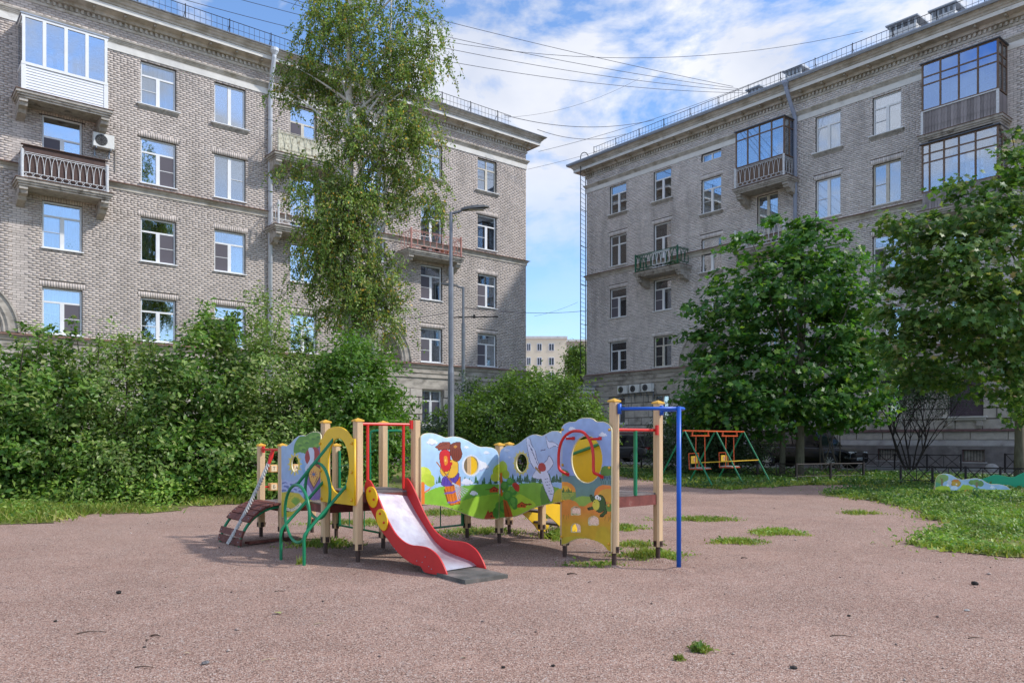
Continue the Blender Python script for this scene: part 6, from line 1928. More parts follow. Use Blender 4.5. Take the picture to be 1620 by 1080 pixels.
def deck(pts, z, th=.09, name='deck'):
    cx_ = sum(p[0] for p in pts) / len(pts); cy_ = sum(p[1] for p in pts) / len(pts)
    m = MB(); m.prism([(p[0], p[1]) for p in pts], lambda a, b, t: (a, b, z - t), .018)
    o = part(m, name, M_deck)
    m = MB(); k = len(pts)
    for i in range(k):
        a, b = Vector((*pts[i], z - .02 - th / 2)), Vector((*pts[(i + 1) % k], z - .02 - th / 2)); d = (b - a).normalized() * .03
        m.bar(a + d, b - d, .028, th, (0, 0, 1))
    q = m.build('deck_edge', M_deckr, o)
    return o
deck([P3, P4, P7, P6], .775)
deck([P1, P2, P5, P1b], .52)
def lerp(a, b, t): return (a[0] + (b[0] - a[0]) * t, a[1] + (b[1] - a[1]) * t)
deck([P2, P3, P6, P5], .60, name='bridge_deck')
deck([P7, P9, P8, P6], .70, name='bridge_deck')
deck([P9, P10, P9b, P8], .70)
deck([P9, P11, P14, P10], .72, name='bridge_deck')
deck([P11, P12, P13, P14], .755, .11)

# ---- arc ladder with planks
bdir = Vector((.775, .632, 0)); edge0, edge1 = Vector((*P1, 0)), Vector((*P2, 0))
mid = (edge0 + edge1) / 2; ea = (edge1 - edge0).normalized(); R0 = .53
def arcp(s, off=0.0):
    th = s / R0
    return (R0 * math.sin(th), R0 * math.cos(th) - .01, th)
M_ = lambda side: edge0 + ea * (-.03) if side < 0 else edge1 + ea * .03
for sd_ in (-1, 1):
    m = MB(); pts = []
    b0 = mid + ea * sd_ * .35
    for i in range(13):
        d, z, th = arcp(.83 * i / 12); pts.append(b0 - bdir * (d + .03) + Vector((0, 0, z - .045)))
    m.tube(pts, .019, 8); part(m, 'arc_rail', M_greent, smooth=True)
for s_ in (.05, .15, .25, .35, .45, .66, .765):
    d, z, th = arcp(s_)
    m = MB(); c0 = mid - bdir * (d + .03) + Vector((0, 0, z - .005))
    tan = (-bdir * math.cos(th) + Vector((0, 0, -math.sin(th)))); nrm = (-bdir * math.sin(th) + Vector((0, 0, math.cos(th))))
    m.bar(c0 - ea * .40, c0 + ea * .40, .088, .026, nrm)
    o = part(m, 'plank', M_plank)
    m = MB()
    for k in (-.34, .34): 
        q = c0 + ea * k + nrm * .013; m.tube([q, q + nrm * .006], .008, 6)
    m.build('screw', M_zinc, o)
# fallen plank
m = MB(); a, b = gp(391, 862), gp(462, 853); m.bar((a[0], a[1], .03), (b[0], b[1], .022), .09, .03); tag(m.build('fallen_plank', M_plank), 'loose red-brown plank lying on the gravel under the arc ladder', 'plank')
# bar with rope
m = MB(); zt = 1.215
m.tube([(P1[0], P1[1], zt), (P2[0], P2[1], zt)], .017, 8); m.tube([(P1[0] + .05, P1[1] - .06, zt + .045), (P1[0] + .05, P1[1] - .06, zt - .045)], .022, 8)
part(m, 'red_bar', M_redt)
m = MB(); q0 = lerp(P1, P2, .58); m.tube([(q0[0], q0[1], zt), (q0[0] - .02, q0[1] - .03, zt - .1), (q0[0] - .04, q0[1] - .06, zt - .19)], [.022, .03, .02], 8); rc = part(m, 'rope_clamp', M_redt)
ropeA = Vector((q0[0] - .04, q0[1] - .06, zt - .18)); ropeB = at(361, 856, 9.98); ropeB.z = .03
m = MB()
for ph in (0, 2.09, 4.19):
    pts = []
    for i in range(91):
        t = i / 90; c0 = ropeA.lerp(ropeB, t); c0.z -= .045 * 4 * t * (1 - t); a = ph + t * 62
        pts.append(c0 + Vector((math.cos(a), math.sin(a) * .6, math.sin(a) * .8)) * .017)
    m.tube(pts, .013, 5)
part(m, 'climbing_rope', M_rope, smooth=True)

# ---- lettered cubes on rods behind the low platform
for zc, txt in ((.95, ('Т', '1', 'А')), (.695, ('Б', '5', 'В'))):
    m = MB(); m.tube([(P1[0], P1[1], zc), (P1b[0], P1b[1], zc)], .013, 6); o = part(m, 'rod', M_redt)
    for k, t in enumerate((.22, .42, .66)):
        q = lerp(P1, P1b, t); s = .052
        m = MB(); m.box(-s, s, -s, s, -s, s)
        cb = m.build('lettered_cube', mat('cube_timber', (.68, .38, .14), .6, var=.1), o, loc=(q[0], q[1], zc), rot=(0, 0, math.atan2(bdir.y, bdir.x)), bevel=.008)
        cu = bpy.data.curves.new('letter', 'FONT'); cu.body = txt[k]; cu.size = .06; cu.align_x = 'CENTER'; cu.align_y = 'CENTER'; cu.extrude = .0006
        tmp = bpy.data.objects.new('tmp', cu); S.collection.objects.link(tmp)
        me = bpy.data.meshes.new_from_object(tmp.evaluated_get(bpy.context.evaluated_depsgraph_get())); bpy.data.objects.remove(tmp)
        me.materials.clear(); me.materials.append(M_black)
        m2 = MB(); m2.box(-.038, .038, -s - .002, -s - .0005, -.038, .038)
        lt = link('lettered_face', m2.mesh('lettered_face', mat('cube_face', (.78, .62, .40), .6)), o, (q[0], q[1], zc), (0, 0, math.atan2(bdir.y, bdir.x)))
        mm = Matrix.Translation((q[0], q[1], zc)) @ Matrix.Rotation(math.atan2(bdir.y, bdir.x), 4, 'Z') @ Matrix.Translation((0, -s - .0032, 0)) @ Matrix.Rotation(R_(90), 4, 'X')
        lo = link('letter', me, o); lo.matrix_local = mm

# ---- painted boards
def c1(pts): return smooth_curve(pts, 5, False)
# wizard-less fairytale board (left): sky, oak, shield, meadow with ribbon
def paint_left(c):
    c.grad(170, 'A6C1DF', 520, '93A9D2')
    for i, (x, y) in enumerate([(430, 470), (470, 480), (510, 470), (450, 500), (490, 510), (425, 515), (530, 500), (560, 480), (470, 525), (440, 490), (530, 520)]):
        c.ell(x, y, 24, 13, 'A9B2DC'); c.ell(x, y + 7, 17, 6, '5D6BA8')
    c.poly([(488, 300), (490, 245), (520, 195), (560, 190), (600, 160), (660, 150), (665, 330), (600, 320), (560, 300), (520, 290)], '5F8F2E', sm=True)
    for x, y in ((520, 240), (560, 225), (600, 200), (630, 190), (540, 265), (590, 280), (630, 250)): c.ell(x, y, 20, 12, '79A63A'); c.ell(x + 6, y + 8, 12, 6, '48752A')
    c.poly([(540, 330), (556, 380), (555, 440), (545, 430), (530, 360)], '7FA9D8')
    c.poly([(600, 285), (625, 270), (665, 275), (665, 585), (560, 580), (548, 540), (556, 440)], '7A5A9C', sm=True)
    c.poly([(560, 290), (600, 260), (640, 280), (650, 420), (610, 400), (560, 350)], 'A3262E', sm=True)
    c.poly([(575, 270), (600, 262), (612, 300), (600, 380), (562, 400), (556, 380), (585, 330)], 'C9CFE2', sm=True)
    c.poly([(548, 520), (566, 486), (590, 520), (600, 560), (560, 560)], 'B9B3DE', sm=True)
    c.poly([(566, 392), (612, 360), (652, 384), (650, 440), (608, 512), (584, 470)], '6E2F2C')
    c.poly([(572, 396), (612, 366), (645, 390), (643, 438), (608, 500), (588, 462)], 'E0A64C')
    for k in range(8):
        a = k * math.pi / 4; c.line([(608, 424), (608 + 20 * math.cos(a), 424 + 20 * math.sin(a))], 5, 'A04A55')
    c.ell(608, 424, 9, 9, '4E6590'); c.line([(612, 482), (632, 440)], 4, '4A3A22')
    c.poly([(400, 535), (440, 530), (520, 540), (550, 575), (665, 590), (665, 700), (400, 700)], 'C8B42C', sm=False)
    for x, y in ((440, 545), (470, 560), (430, 590), (455, 575), (520, 585)): c.line([(x, y), (x + 12, y - 8)], 3, '8C8B1C'); c.line([(x, y), (x - 10, y - 7)], 3, '8C8B1C')
    for k in range(9):
        a = -math.pi * (.12 + k * .095); c.line([(498, 610), (498 + 28 * math.cos(a), 598 + 34 * math.sin(a))], 6, '6B9A2B')
    c.line([(438, 632), (470, 642), (500, 628), (526, 606)], 21, '5A4A2A', sm=True); c.line([(438, 632), (470, 642), (500, 628), (526, 606)], 17, 'E8DCC0', sm=True)
    for k, (x, y) in enumerate([(448, 636), (456, 639), (464, 640), (474, 640), (482, 637), (490, 632), (499, 627), (507, 620), (514, 614)]): c.line([(x, y - 3), (x + 1, y + 3)], 3.4, '55433A')
    c.line([(436, 646), (452, 652)], 7, '3E2F22')
    c.ell(492, 360, 33, 52, 'E3C83A'); 
    for k in range(12):
        a = k * math.pi / 6; c.line([(492 + 30 * math.cos(a), 362 + 50 * math.sin(a)), (492 + 40 * math.cos(a), 362 + 66 * math.sin(a))], 8, 'D8C244')
BO = Board(P2, P3, .062)
ol = [(409, 252), (424, 248), (440, 252), (462, 238), (485, 212), (512, 190), (535, 184), (558, 188), (580, 172), (605, 163), (628, 163), (645, 172), (650, 190), (650, 582)] + c1([(648, 583), (600, 586), (560, 600), (530, 634), (500, 664), (465, 684), (430, 688), (411, 684)]) 
hole = [(492 + 21 * math.cos(a), 362 + 47 * math.sin(a)) for a in [i * math.pi / 12 for i in range(24)]]
b1 = wp(painted_board(PS, 'painted_board', BO, ol, [hole], paint_left, ox=340, oy=640, scale=3.858))
b1['label'] = 'board painted with an oak, a shield and a ribbon'
# yellow ring panel
BY = Board(P3, P4, .064)
def cvY(pts): return [BY.sz(340 + x / 3.858, 640 + y / 3.858) for x, y in pts]
oy_ = [(645, 212), (660, 205)] + c1([(664, 200), (680, 165), (705, 143), (740, 133), (775, 138), (805, 158), (825, 184), (838, 206)]) + [(856, 209), (856, 615), (652, 590)]
hy_ = [(758 + 65 * math.cos(a), 372 + 168 * math.sin(a)) for a in [i * math.pi / 20 for i in range(40)]]
yp = plate('ring_panel', [cvY(oy_), cvY(hy_)], .02, M_yel, PS, bevel=.003); yp.matrix_local = BY.matrix(); wp(yp)
bolts(yp, BY, [(649, 237), (652, 402), (656, 572), (842, 235), (842, 412), (842, 580)], M_cap, .017, 3.858, 340, 640)
# boards along the two bridges
def landscape(c, horizon, hill1, hill2):
    c.grad(80, 'BBD9EE', 560, '9CBFE4')
    for i in range(46):
        x = 80 + i * 29 + 9 * math.sin(i * 3.1); c.fir(x, horizon + 8 * math.sin(i * .7), 48 + 22 * math.sin(i * 2.3), '3D6B45')
    c.poly(hill1, '6FA83C'); c.poly(hill2, '96C13D')
def hut(c, x, y, s):
    c.poly([(x - s, y), (x - s, y - s * .7), (x, y - s * 1.25), (x + s, y - s * .8), (x + s, y)], 'C8502A'); c.poly([(x - s * 1.1, y - s * .6), (x, y - s * 1.35), (x + s * 1.15, y - s * .7), (x + s * .9, y - s * .55), (x, y - s * 1.05), (x - s * .9, y - s * .5)], '8E2E1E')
    c.ell(x, y - s * .45, s * .18, s * .22, '5A2416'); c.ell(x + s * .5, y - s * .4, s * .14, s * .18, '5A2416')
def paint_mid(c):
    landscape(c, 540, [(80, 640), (150, 610), (260, 575), (420, 560), (560, 545), (700, 540), (800, 545), (800, 900), (80, 900)], [(160, 700), (330, 735), (430, 700), (560, 660), (700, 635), (800, 625), (800, 900), (300, 900)])
    c.poly([(130, 620), (300, 560), (430, 620), (380, 700), (200, 740), (120, 740)], '86BB3A', sm=True)
    c.ell(110, 460, 70, 72, 'C9D84A'); c.ell(150, 500, 60, 50, 'BACD42'); c.ell(95, 420, 30, 34, 'D4E05A'); c.ell(170, 535, 40, 30, 'B3C93E')
    c.line([(100, 540), (103, 730)], 34, 'E07A30'); c.line([(112, 620), (160, 590)], 12, 'E07A30'); c.line([(150, 600), (175, 570)], 6, 'D06A28')
    c.ell(800, 430, 70, 70, 'B9CC3E'); c.ell(755, 480, 44, 40, 'C4D448')
    c.cloud(185, 160, 62); c.cloud(495, 210, 28); c.cloud(675, 258, 34, 'D9DFEC')
    c.cloud(610, 370, 105, 'E9EAF3', 'AAB6D8'); c.cloud(500, 520, 66, 'DADDEC', 'AAB3D2'); c.cloud(560, 620, 44, 'F0F0F2', 'B9C8DA')
    c.ell(537, 376, 84, 96, 'D9DEF0', a=.9)
    # barrel with a broom and a heap of bright cloths
    c.poly([(290, 590), (360, 545), (445, 470), (440, 720), (350, 735), (320, 700)], '8A4A1E')
    c.poly([(296, 560), (385, 555), (435, 475), (442, 600), (438, 712), (352, 732), (330, 690)], 'D9772A')
    for k in range(4): c.line([(318 + k * 28, 570 - k * 12), (352 + k * 24, 730 - k * 4)], 4, '9A4F1C')
    c.line([(300, 625), (370, 618), (430, 585)], 15, '7C5CA6'); c.line([(332, 706), (385, 704), (440, 680)], 13, '7C5CA6')
    c.out([(272, 520), (290, 480), (360, 470), (418, 440), (424, 490), (370, 550), (300, 560), (272, 545)], '5B43A0')
    for k in range(4): c.line([(300 + k * 26, 490), (292 + k * 30, 545)], 4, '3E2C78')
    c.out([(330, 345), (390, 318), (416, 350), (418, 430), (380, 480), (330, 478), (336, 420)], 'E3B23A')
    c.out([(262, 440), (264, 400), (300, 380), (345, 400), (330, 440), (290, 470)], 'E3B23A')
    c.out([(256, 330), (256, 262), (296, 232), (340, 250), (350, 300), (345, 350), (352, 400), (310, 430), (272, 400)], 'C9282C')
    c.poly([(290, 300), (318, 292), (326, 350), (300, 372)], 'E08A2E', sm=True); c.ell(306, 330, 8, 12, 'F0C060'); c.ell(352, 360, 16, 18, 'C9282C')
    c.out([(216, 210), (240, 190), (262, 172), (330, 164), (352, 190), (340, 230), (300, 225), (250, 238), (236, 222)], '8E4630')
    c.out([(350, 200), (372, 176), (425, 165), (440, 172), (440, 215), (454, 270), (440, 315), (408, 338), (372, 318), (350, 262)], '7C3A28')
    for k in range(4): c.line([(372 + k * 18, 230), (366 + k * 20, 300)], 4, '5A2618')
    c.ell(395, 205, 16, 12, 'C98A3A'); c.line([(240, 205), (320, 180)], 4, '5A2618')
    c.line([(228, 345), (372, 540)], 11, 'A8642A')
    for k in range(13):
        c.line([(385, 540), (420 + k * 8, 690 - k * 8 + (8 if k % 2 else 0))], 5, '9A9CA8' if k % 2 else 'C4C6D0')
    c.line([(372, 535), (420, 560)], 16, 'B9BCC8')
    hut(c, 742, 615, 40); c.line([(665, 592), (700, 590)], 7, '5A2E1E')
    hut(c, 718, 850, 48); c.poly([(650, 860), (690, 770), (720, 860)], 'A8432A'); c.ell(770, 800, 40, 50, '4F8A34'); c.ell(790, 740, 36, 40, '5E9A3A')
    c.line([(330, 756), (470, 770)], 3, '4A7A2A')
M1 = Board(P7, P9, .062)
# left edge beside the slide, right edge at the corner post
o_mid = c1([(84, 118), (105, 95), (145, 84), (200, 86), (255, 103), (310, 123), (370, 115), (430, 120), (500, 147), (570, 186), (620, 206), (680, 208), (735, 217), (772, 245), (789, 290)]) + [(789, 853)] + c1([(786, 855), (720, 860), (640, 858), (560, 840), (450, 800), (330, 757), (240, 737), (130, 727), (84, 729)])
h_mid = [(537 + 64 * math.cos(a), 376 + 81 * math.sin(a)) for a in [i * math.pi / 16 for i in range(32)]]
b2 = wp(painted_board(PS, 'painted_board', M1, o_mid, [h_mid], paint_mid, ox=650, oy=670, scale=5.684)); b2['label'] = 'long wavy board painted with hills, clouds and a barrel'
def paint_bird(c):
    landscape(c, 530, [(790, 640), (900, 560), (1000, 535), (1100, 530), (1200, 545), (1300, 575), (1380, 600), (1380, 900), (790, 900)], [(860, 900), (960, 640), (1060, 700), (1150, 740), (1100, 900)])
    c.grad(60, 'B3C6E2', 470, '9EB2DA', (c.Y < 470) & (c.Y < 9999))
    for i in range(22):
        x = 900 + i * 22; c.fir(x, 522 + 5 * math.sin(i), 54 + 24 * math.sin(i * 2.1), '40634A')
    c.poly([(880, 560), (960, 560), (1100, 525), (1210, 540), (1380, 590), (1380, 900), (880, 900)], '7FAE3C')
    c.poly([(1180, 560), (1260, 600), (1240, 730), (1180, 730)], '5D8A3A', sm=True); c.poly([(1290, 640), (1330, 590), (1370, 590), (1370, 720), (1290, 720)], 'C3B23A', sm=True)
    c.poly([(900, 820), (960, 640), (1060, 670), (1130, 730), (1060, 800), (950, 850)], 'A8C83C', sm=True)
    c.ell(830, 400, 44, 66, 'B4C43E'); c.ell(860, 455, 34, 40, 'A2B83A'); c.line([(818, 450), (822, 640)], 20, 'D8692A')
    for (x, y, r) in ((850, 560, 46), (900, 520, 36), (930, 600, 44), (880, 650, 52), (850, 740, 60), (930, 700, 46), (940, 740, 30)): c.ell(x, y, r * .8, r, '4C8A3C'); c.ell(x - 8, y - 8, r * .5, r * .6, '66A048')
    c.poly([(918, 545), (950, 528), (982, 560), (975, 610), (940, 590)], 'B8342C', sm=True)
    c.poly([(835, 680), (870, 690), (900, 760), (925, 835), (850, 840)], 'B5542A'); c.line([(852, 700), (890, 830)], 9, '8E3A1E')
    hut(c, 1003, 752, 40); c.line([(1045, 725), (1085, 722)], 14, '7A3A20')
    c.cloud(870, 235, 36, 'C9CFE2'); c.cloud(895, 300, 18, 'C9CFE2')
    c.ell(1000, 352, 66, 98, 'D6C455'); 
    for k in range(14):
        a = k * math.pi / 7; c.line([(1000 + 58 * math.cos(a), 352 + 90 * math.sin(a)), (1000 + 74 * math.cos(a), 352 + 112 * math.sin(a))], 9, 'D2C45A')
    # white bird in flight, plain
    W_, K_ = 'D6D9EC', '55577A'
    wing = [(1045, 135), (1075, 140), (1090, 190), (1120, 240), (1140, 320), (1160, 380), (1120, 400), (1080, 330), (1062, 250)]
    tail = [(1180, 470), (1230, 430), (1262, 520), (1290, 590), (1284, 650), (1266, 700), (1236, 640), (1205, 570)]
    body = [(1100, 470), (1150, 400), (1230, 330), (1250, 290), (1285, 350), (1260, 400), (1220, 440), (1180, 490), (1130, 490)]
    for p in (wing, tail, body): c.line(p + [p[0]], 9, K_, sm=True)
    for p in (wing, tail, body): c.poly(p, W_, sm=True)
    for k in range(6): c.line([(1068 + k * 13, 190 + k * 30), (1100 + k * 10, 240 + k * 26)], 4, K_)
    for k in range(6): c.line([(1205 + k * 10, 500 + k * 26), (1245 + k * 7, 490 + k * 28)], 4, K_)
    c.poly([(1150, 380), (1180, 350), (1215, 370), (1215, 420), (1165, 425)], 'B5382F', sm=True)
    c.line([(1130, 395), (1170, 440)], 16, 'A07C4A')
    b2_ = [(1220, 115), (1245, 160), (1285, 165), (1340, 205), (1290, 200), (1250, 220), (1235, 190)]
    c.line(b2_ + [b2_[0]], 8, K_, sm=True); c.poly(b2_, W_, sm=True); c.line([(1175, 240), (1215, 232)], 7, '4B3A6A')
M2 = Board(P9, P11, .062)
o_bd = [(799, 300)] + c1([(800, 285), (812, 240), (840, 212), (880, 196), (925, 196), (970, 178), (1020, 140), (1070, 108), (1120, 95), (1180, 107), (1220, 90), (1270, 67), (1320, 66), (1352, 80), (1366, 110)]) + [(1364, 700)] + c1([(1360, 702), (1300, 712), (1200, 732), (1100, 762), (1010, 808), (930, 836), (850, 843), (800, 846)])
h_bd = [(1000 + 49 * math.cos(a), 352 + 80 * math.sin(a)) for a in [i * math.pi / 16 for i in range(32)]]
b3 = wp(painted_board(PS, 'painted_board', M2, o_bd, [h_bd], paint_bird, ox=650, oy=670, scale=5.684)); b3['label'] = 'wavy board painted with white birds over hills'
# frog board
def paint_frog(c):
    c.grad(80, '9CB4DE', 430, '8FA9DA')
    c.cloud(505, 152, 30); c.cloud(700, 188, 32); c.cloud(470, 205, 20)
    c.poly([(430, 400), (480, 420), (480, 450), (430, 450)], '6E8F45'); c.poly([(690, 400), (725, 385), (760, 400), (760, 470), (690, 450)], '5F8A3C', sm=True)
    c.put(c.Y > 448, '6F8A86'); c.grad(448, '63878E', 640, '6C9078', c.Y > 448)
    c.ell(450, 548, 76, 62, 'E8963A'); c.ell(446, 560, 62, 50, 'EDB93C'); c.put((c.Y > 552) & (c.Y < 600) & (c.X < 530), '7C9B4C')
    for k in range(5): c.line([(435, 562 + k * 9), (520 - k * 8, 560 + k * 9)], 4, 'B8B84A')
    for k in range(7): c.fir(440 + k * 10, 552, 22 + 8 * math.sin(k * 2), '3E6A34')
    c.ell(715, 565, 70, 60, 'E7873A'); c.ell(735, 580, 70, 50, 'D9A63A'); 
    c.ell(470, 645, 80, 42, 'D98A3C'); c.ell(580, 620, 74, 44, '8FB04A'); c.put(c.Y > 640, 'DD8B3A'); c.grad(640, 'DB823A', 770, 'D0A42E', c.Y > 640)
    c.ell(480, 650, 70, 50, 'DD8B3A'); c.ell(680, 650, 90, 44, 'DD8B3A'); c.ell(740, 650, 36, 24, '6C9440')
    c.put(c.Y > 770, 'CDA62C'); c.ell(520, 880, 120, 50, 'B9B63A', a=.6); c.ell(700, 850, 50, 80, 'C4B22E', a=.5)
    for k in range(6): c.line([(690 + 12 * k, 500), (684 + 14 * k, 455 + 6 * (k % 2))], 3, '2F5A4A'); c.ell(684 + 14 * k, 460 + 6 * (k % 2), 4, 11, '34506A')
    for (x, y) in ((450, 720), (468, 722), (480, 716), (712, 730), (735, 735), (745, 722)): c.line([(x, y), (x + 3, y - 26)], 3, 'A07A2A')
    K = '22301A'   # a plain green frog
    for rx, col in ((5, K), (0, '3C5E2A')):
        c.ell(680, 625, 34 + rx, 52 + rx, col); c.ell(660, 600, 26 + rx, 24 + rx, col)
        c.line([(705, 640), (716, 680), (690, 700)], 12 + rx * 2, col); c.line([(650, 650), (618, 655)], 11 + rx * 2, col); c.line([(632, 600), (624, 575)], 9 + rx * 2, col)
    c.ell(656, 632, 22, 34, 'D6CB4A'); c.ell(662, 584, 13, 13, 'F2F2EE'); c.ell(678, 592, 9, 10, 'F2F2EE'); c.ell(664, 586, 4, 5, '101010'); c.ell(678, 594, 3, 4, '101010')
    for (x, y) in ((606, 655), (614, 664), (686, 706), (700, 704)): c.ell(x, y, 8, 5, K)
    c.line([(636, 610), (650, 618)], 3, '101010')
M3 = Board(P11, P12, .064)
o_fr = [(436, 150)] + c1([(437, 143), (452, 124), (482, 109), (522, 106), (548, 89), (590, 81), (632, 88), (658, 105), (700, 106), (733, 122), (752, 148)]) + [(754, 170), (753, 932)] + c1([(748, 932), (728, 918), (700, 887), (655, 863), (600, 849), (540, 848), (495, 864), (462, 882), (435, 884)])
h_fr = [(597 + 97 * math.cos(a), 345 + 147 * math.sin(a)) for a in [i * math.pi / 20 for i in range(40)]]
def win(x0, x1, y0, y1): return [(x0, y1), (x0, (y0 + y1) / 2)] + [((x0 + x1) / 2 - (x1 - x0) / 2 * math.cos(t), (y0 + y1) / 2 - (y1 - y0) / 2 * math.sin(t)) for t in [i * math.pi / 8 for i in range(1, 8)]] + [(x1, (y0 + y1) / 2), (x1, y1)]
b4 = wp(painted_board(PS, 'painted_board', M3, o_fr, [h_fr, win(498, 557, 645, 693), win(608, 671, 706, 758), win(498, 557, 752, 802)], paint_frog, ox=780, oy=640, scale=4.0)); b4['label'] = 'tall board painted with a frog by a pond'
bolts(b4, M3, [(446, 157), (742, 158), (446, 380), (741, 397), (441, 606), (738, 636), (440, 832), (737, 878)], M_cap, .016, 4.0, 780, 640)
# red handrail round the oval
m = MB()
def on3(x, y, out): s, z = M3.sz(780 + x / 4, 640 + y / 4); q = M3.P0 + M3.e * s + M3.n * out; return Vector((q.x, q.y, z))
hp = smooth_curve([tuple(on3(x, y, o)) for x, y, o in [(480, 440, .02), (478, 428, .07), (466, 412, .10), (457, 380, .10), (458, 300, .10), (472, 240, .10), (500, 195, .10), (540, 170, .10), (575, 166, .10), (612, 175, .10), (645, 210, .10), (668, 265, .10), (676, 330, .10), (677, 400, .10), (682, 428, .10), (694, 440, .07), (696, 455, .02)]], 4)
m.tube(hp, .0165, 8); o = part(m, 'handrail', M_redt, smooth=True)
m = MB()
for (x, y) in ((512, 212), (672, 215)): m.tube([on3(x + (8 if x < 600 else 8), y, .012), on3(x - (16 if x < 600 else -6) * (1 if x < 600 else -1) * 0 - (12 if x < 600 else 20), y + 3, .095)], .014, 6)
for (x, y) in ((480, 440), (696, 456), (514, 212), (684, 212)): m.tube([on3(x, y - 10, .014), on3(x, y + 10, .014)], .020, 8)
m.build('handrail_fixing', M_redt, o)

# ---- plain yellow backs of the far side boards
BB = Board(P10, P14, -.062)
def rect_wave(s0, s1, zb, zt, amp, n=20):
    top = [(s0 + (s1 - s0) * i / n, zt + amp * math.sin(i / n * 9) + amp * i / n) for i in range(n + 1)]
    bot = [(s1 - (s1 - s0) * i / n, zb + .10 * math.sin(math.pi * i / n) * -1) for i in range(n + 1)]
    return top + bot
circ = lambda cs, cz, r: [(cs + r * math.cos(i * math.pi / 12), cz + r * math.sin(i * math.pi / 12)) for i in range(24)]
for (Pa, Pb, lab) in ((P10, P14, 0), (P8, P9b, 1)):
    Bq = Board(Pa, Pb, -.062)
    pl_ = plate('yellow_back_board', [rect_wave(.0, Bq.L, .58, 1.36 if not lab else 1.20, .03 if not lab else .02)] + ([circ(.28, .98, .12)] if not lab else []), .018, M_yel, PS, bevel=.003); pl_.matrix_local = Bq.matrix(); wp(pl_)
m = MB(); m.tube([(*lerp(P10, P14, .45), 1.16), (*lerp(P10, P14, .98), 1.34)], .02, 6); part(m, 'green_bar', M_greent)

# ---- stairs beyond the corner platform
st_d = (Vector((*P10, 0)) - Vector((*P9, 0))).normalized()
e0 = lerp(P10, P9b, .08); e1 = lerp(P10, P9b, .92)
for k in range(3):
    a = Vector((*e0, .52 - k * .175)) + st_d * (.12 + k * .17); b = Vector((*e1, .52 - k * .175)) + st_d * (.12 + k * .17)
    m = MB(); m.bar(a, b, .16, .03); part(m, 'step', M_deck)
for q in (e0, e1):
    prof = smooth_curve([(.0, .62), (.10, .66), (.28, .58), (.42, .40), (.58, .24), (.66, .10), (.60, .02), (.48, .03), (.40, .12), (.26, .24), (.10, .36), (.0, .44)], 4, True)
    m = MB(); n_ = Vector((st_d.y, -st_d.x, 0)); Q = Vector((*q, 0))
    m.prism(prof, lambda a, b, t: tuple(Q + st_d * a + Vector((0, 0, b)) + n_ * (t - .01)), .02)
    part(m, 'stair_side', M_yel)

# ---- green climbing ladder with rings
m = MB()
def lad(pt, mx, my, Ym, bx, by, Yb, fx, fy):
    a = at(mx, my, Ym); b = at(bx, by, Yb); f = Vector((*gp(fx, fy), -.05))
    return [a, a.lerp(b, .5), b - (b - a).normalized() * .05, b + Vector((0, 0, -.04)), Vector((b.x, b.y, .2)), Vector((b.x, b.y, -.05))]
t2 = lad(0, 514, 759, 9.08, 444.5, 838, 8.80, 444, 885); t3 = lad(0, 552.5, 763, 8.62, 481, 846, 8.31, 480, 896.6)
for t_ in (t2, t3):
    m = MB(); m.tube(smooth_curve([tuple(p) for p in t_], 4), .0185, 8); m.tube([t_[0] + Vector((0, .03, .0)), t_[0] + Vector((-.01, -.01, 0))], .032, 8); part(m, 'ladder_tube', M_greent, smooth=True)
ringc1, ringc2 = at(469.6, 812, 8.60), at(502, 776, 8.77)
a3 = Vector((.615, -.789, 0))
m = MB(); top1 = ringc1 + Vector((0, 0, .315)); q = at(532, 689, 8.88)
m.tube([q + Vector((.0, .03, 0)), q, q.lerp(top1, .5), top1], .0175, 8); m.tube([q + Vector((0, .03, 0)), q + Vector((-.01, -.01, 0))], .030, 8); part(m, 'ladder_tube', M_greent, smooth=True)
for c_, w_, h_ in ((ringc1, .335, .315), (ringc2, .33, .31)):
    m = MB(); m.tube([c_ + a3 * w_ * math.cos(i * math.pi / 18) + Vector((0, 0, h_ * math.sin(i * math.pi / 18))) for i in range(36)], .0175, 8, closed=True); part(m, 'ladder_ring', M_greent, smooth=True)

# ---- slide
so_, sd2, sp2 = Vector((-1.386, 8.75, 0)), Vector((.72, -.694, 0)), Vector((.694, .72, 0))
HW = .262
L0 = so_ - sp2 * HW
BS = Board((L0.x, L0.y), (L0.x + sd2.x, L0.y + sd2.y), 0.0)
side = [(76, 428), (92, 418), (108, 436), (132, 482), (165, 560), (200, 645), (250, 738), (300, 790), (350, 815), (410, 822), (460, 836), (510, 876), (545, 932), (568, 990), (562, 1003), (530, 1001), (440, 985), (418, 960), (405, 945), (370, 935), (320, 905), (260, 850), (210, 782), (168, 725), (130, 650), (98, 585), (74, 520), (66, 470)]
sideP = [BS.sz(560 + x / 3.858, 650 + y / 3.858) for x, y in smooth_curve(side, 4, True)]
def shift_plate(name, pts, offset, th, mt, parent=None, bevel=.004):
    pl_ = plate(name, [pts], th, mt, parent or PS, bevel=bevel)
    mm = BS.matrix(); c = sp2 * offset
    pl_.matrix_local = Matrix.Translation(c) @ mm
    return pl_
sl1 = wp(shift_plate('slide_side', sideP, 0.0, .02, M_red)); sl2 = wp(shift_plate('slide_side', sideP, 2 * HW, .02, M_red))
sl_n = BS.n   # towards the viewer
edge = MB()
top = [BS.sz(560 + x / 3.858, 650 + y / 3.858) for x, y in smooth_curve(side[:14], 4)]
botm = [BS.sz(560 + x / 3.858, 650 + y / 3.858) for x, y in smooth_curve(side[14:], 4)]
prof = [(-.06, .775), (0, .745), (.06, .675), (.24, .477), (.46, .276), (.57, .205), (.68, .155), (.89, .115), (1.09, .08), (1.17, .045)]
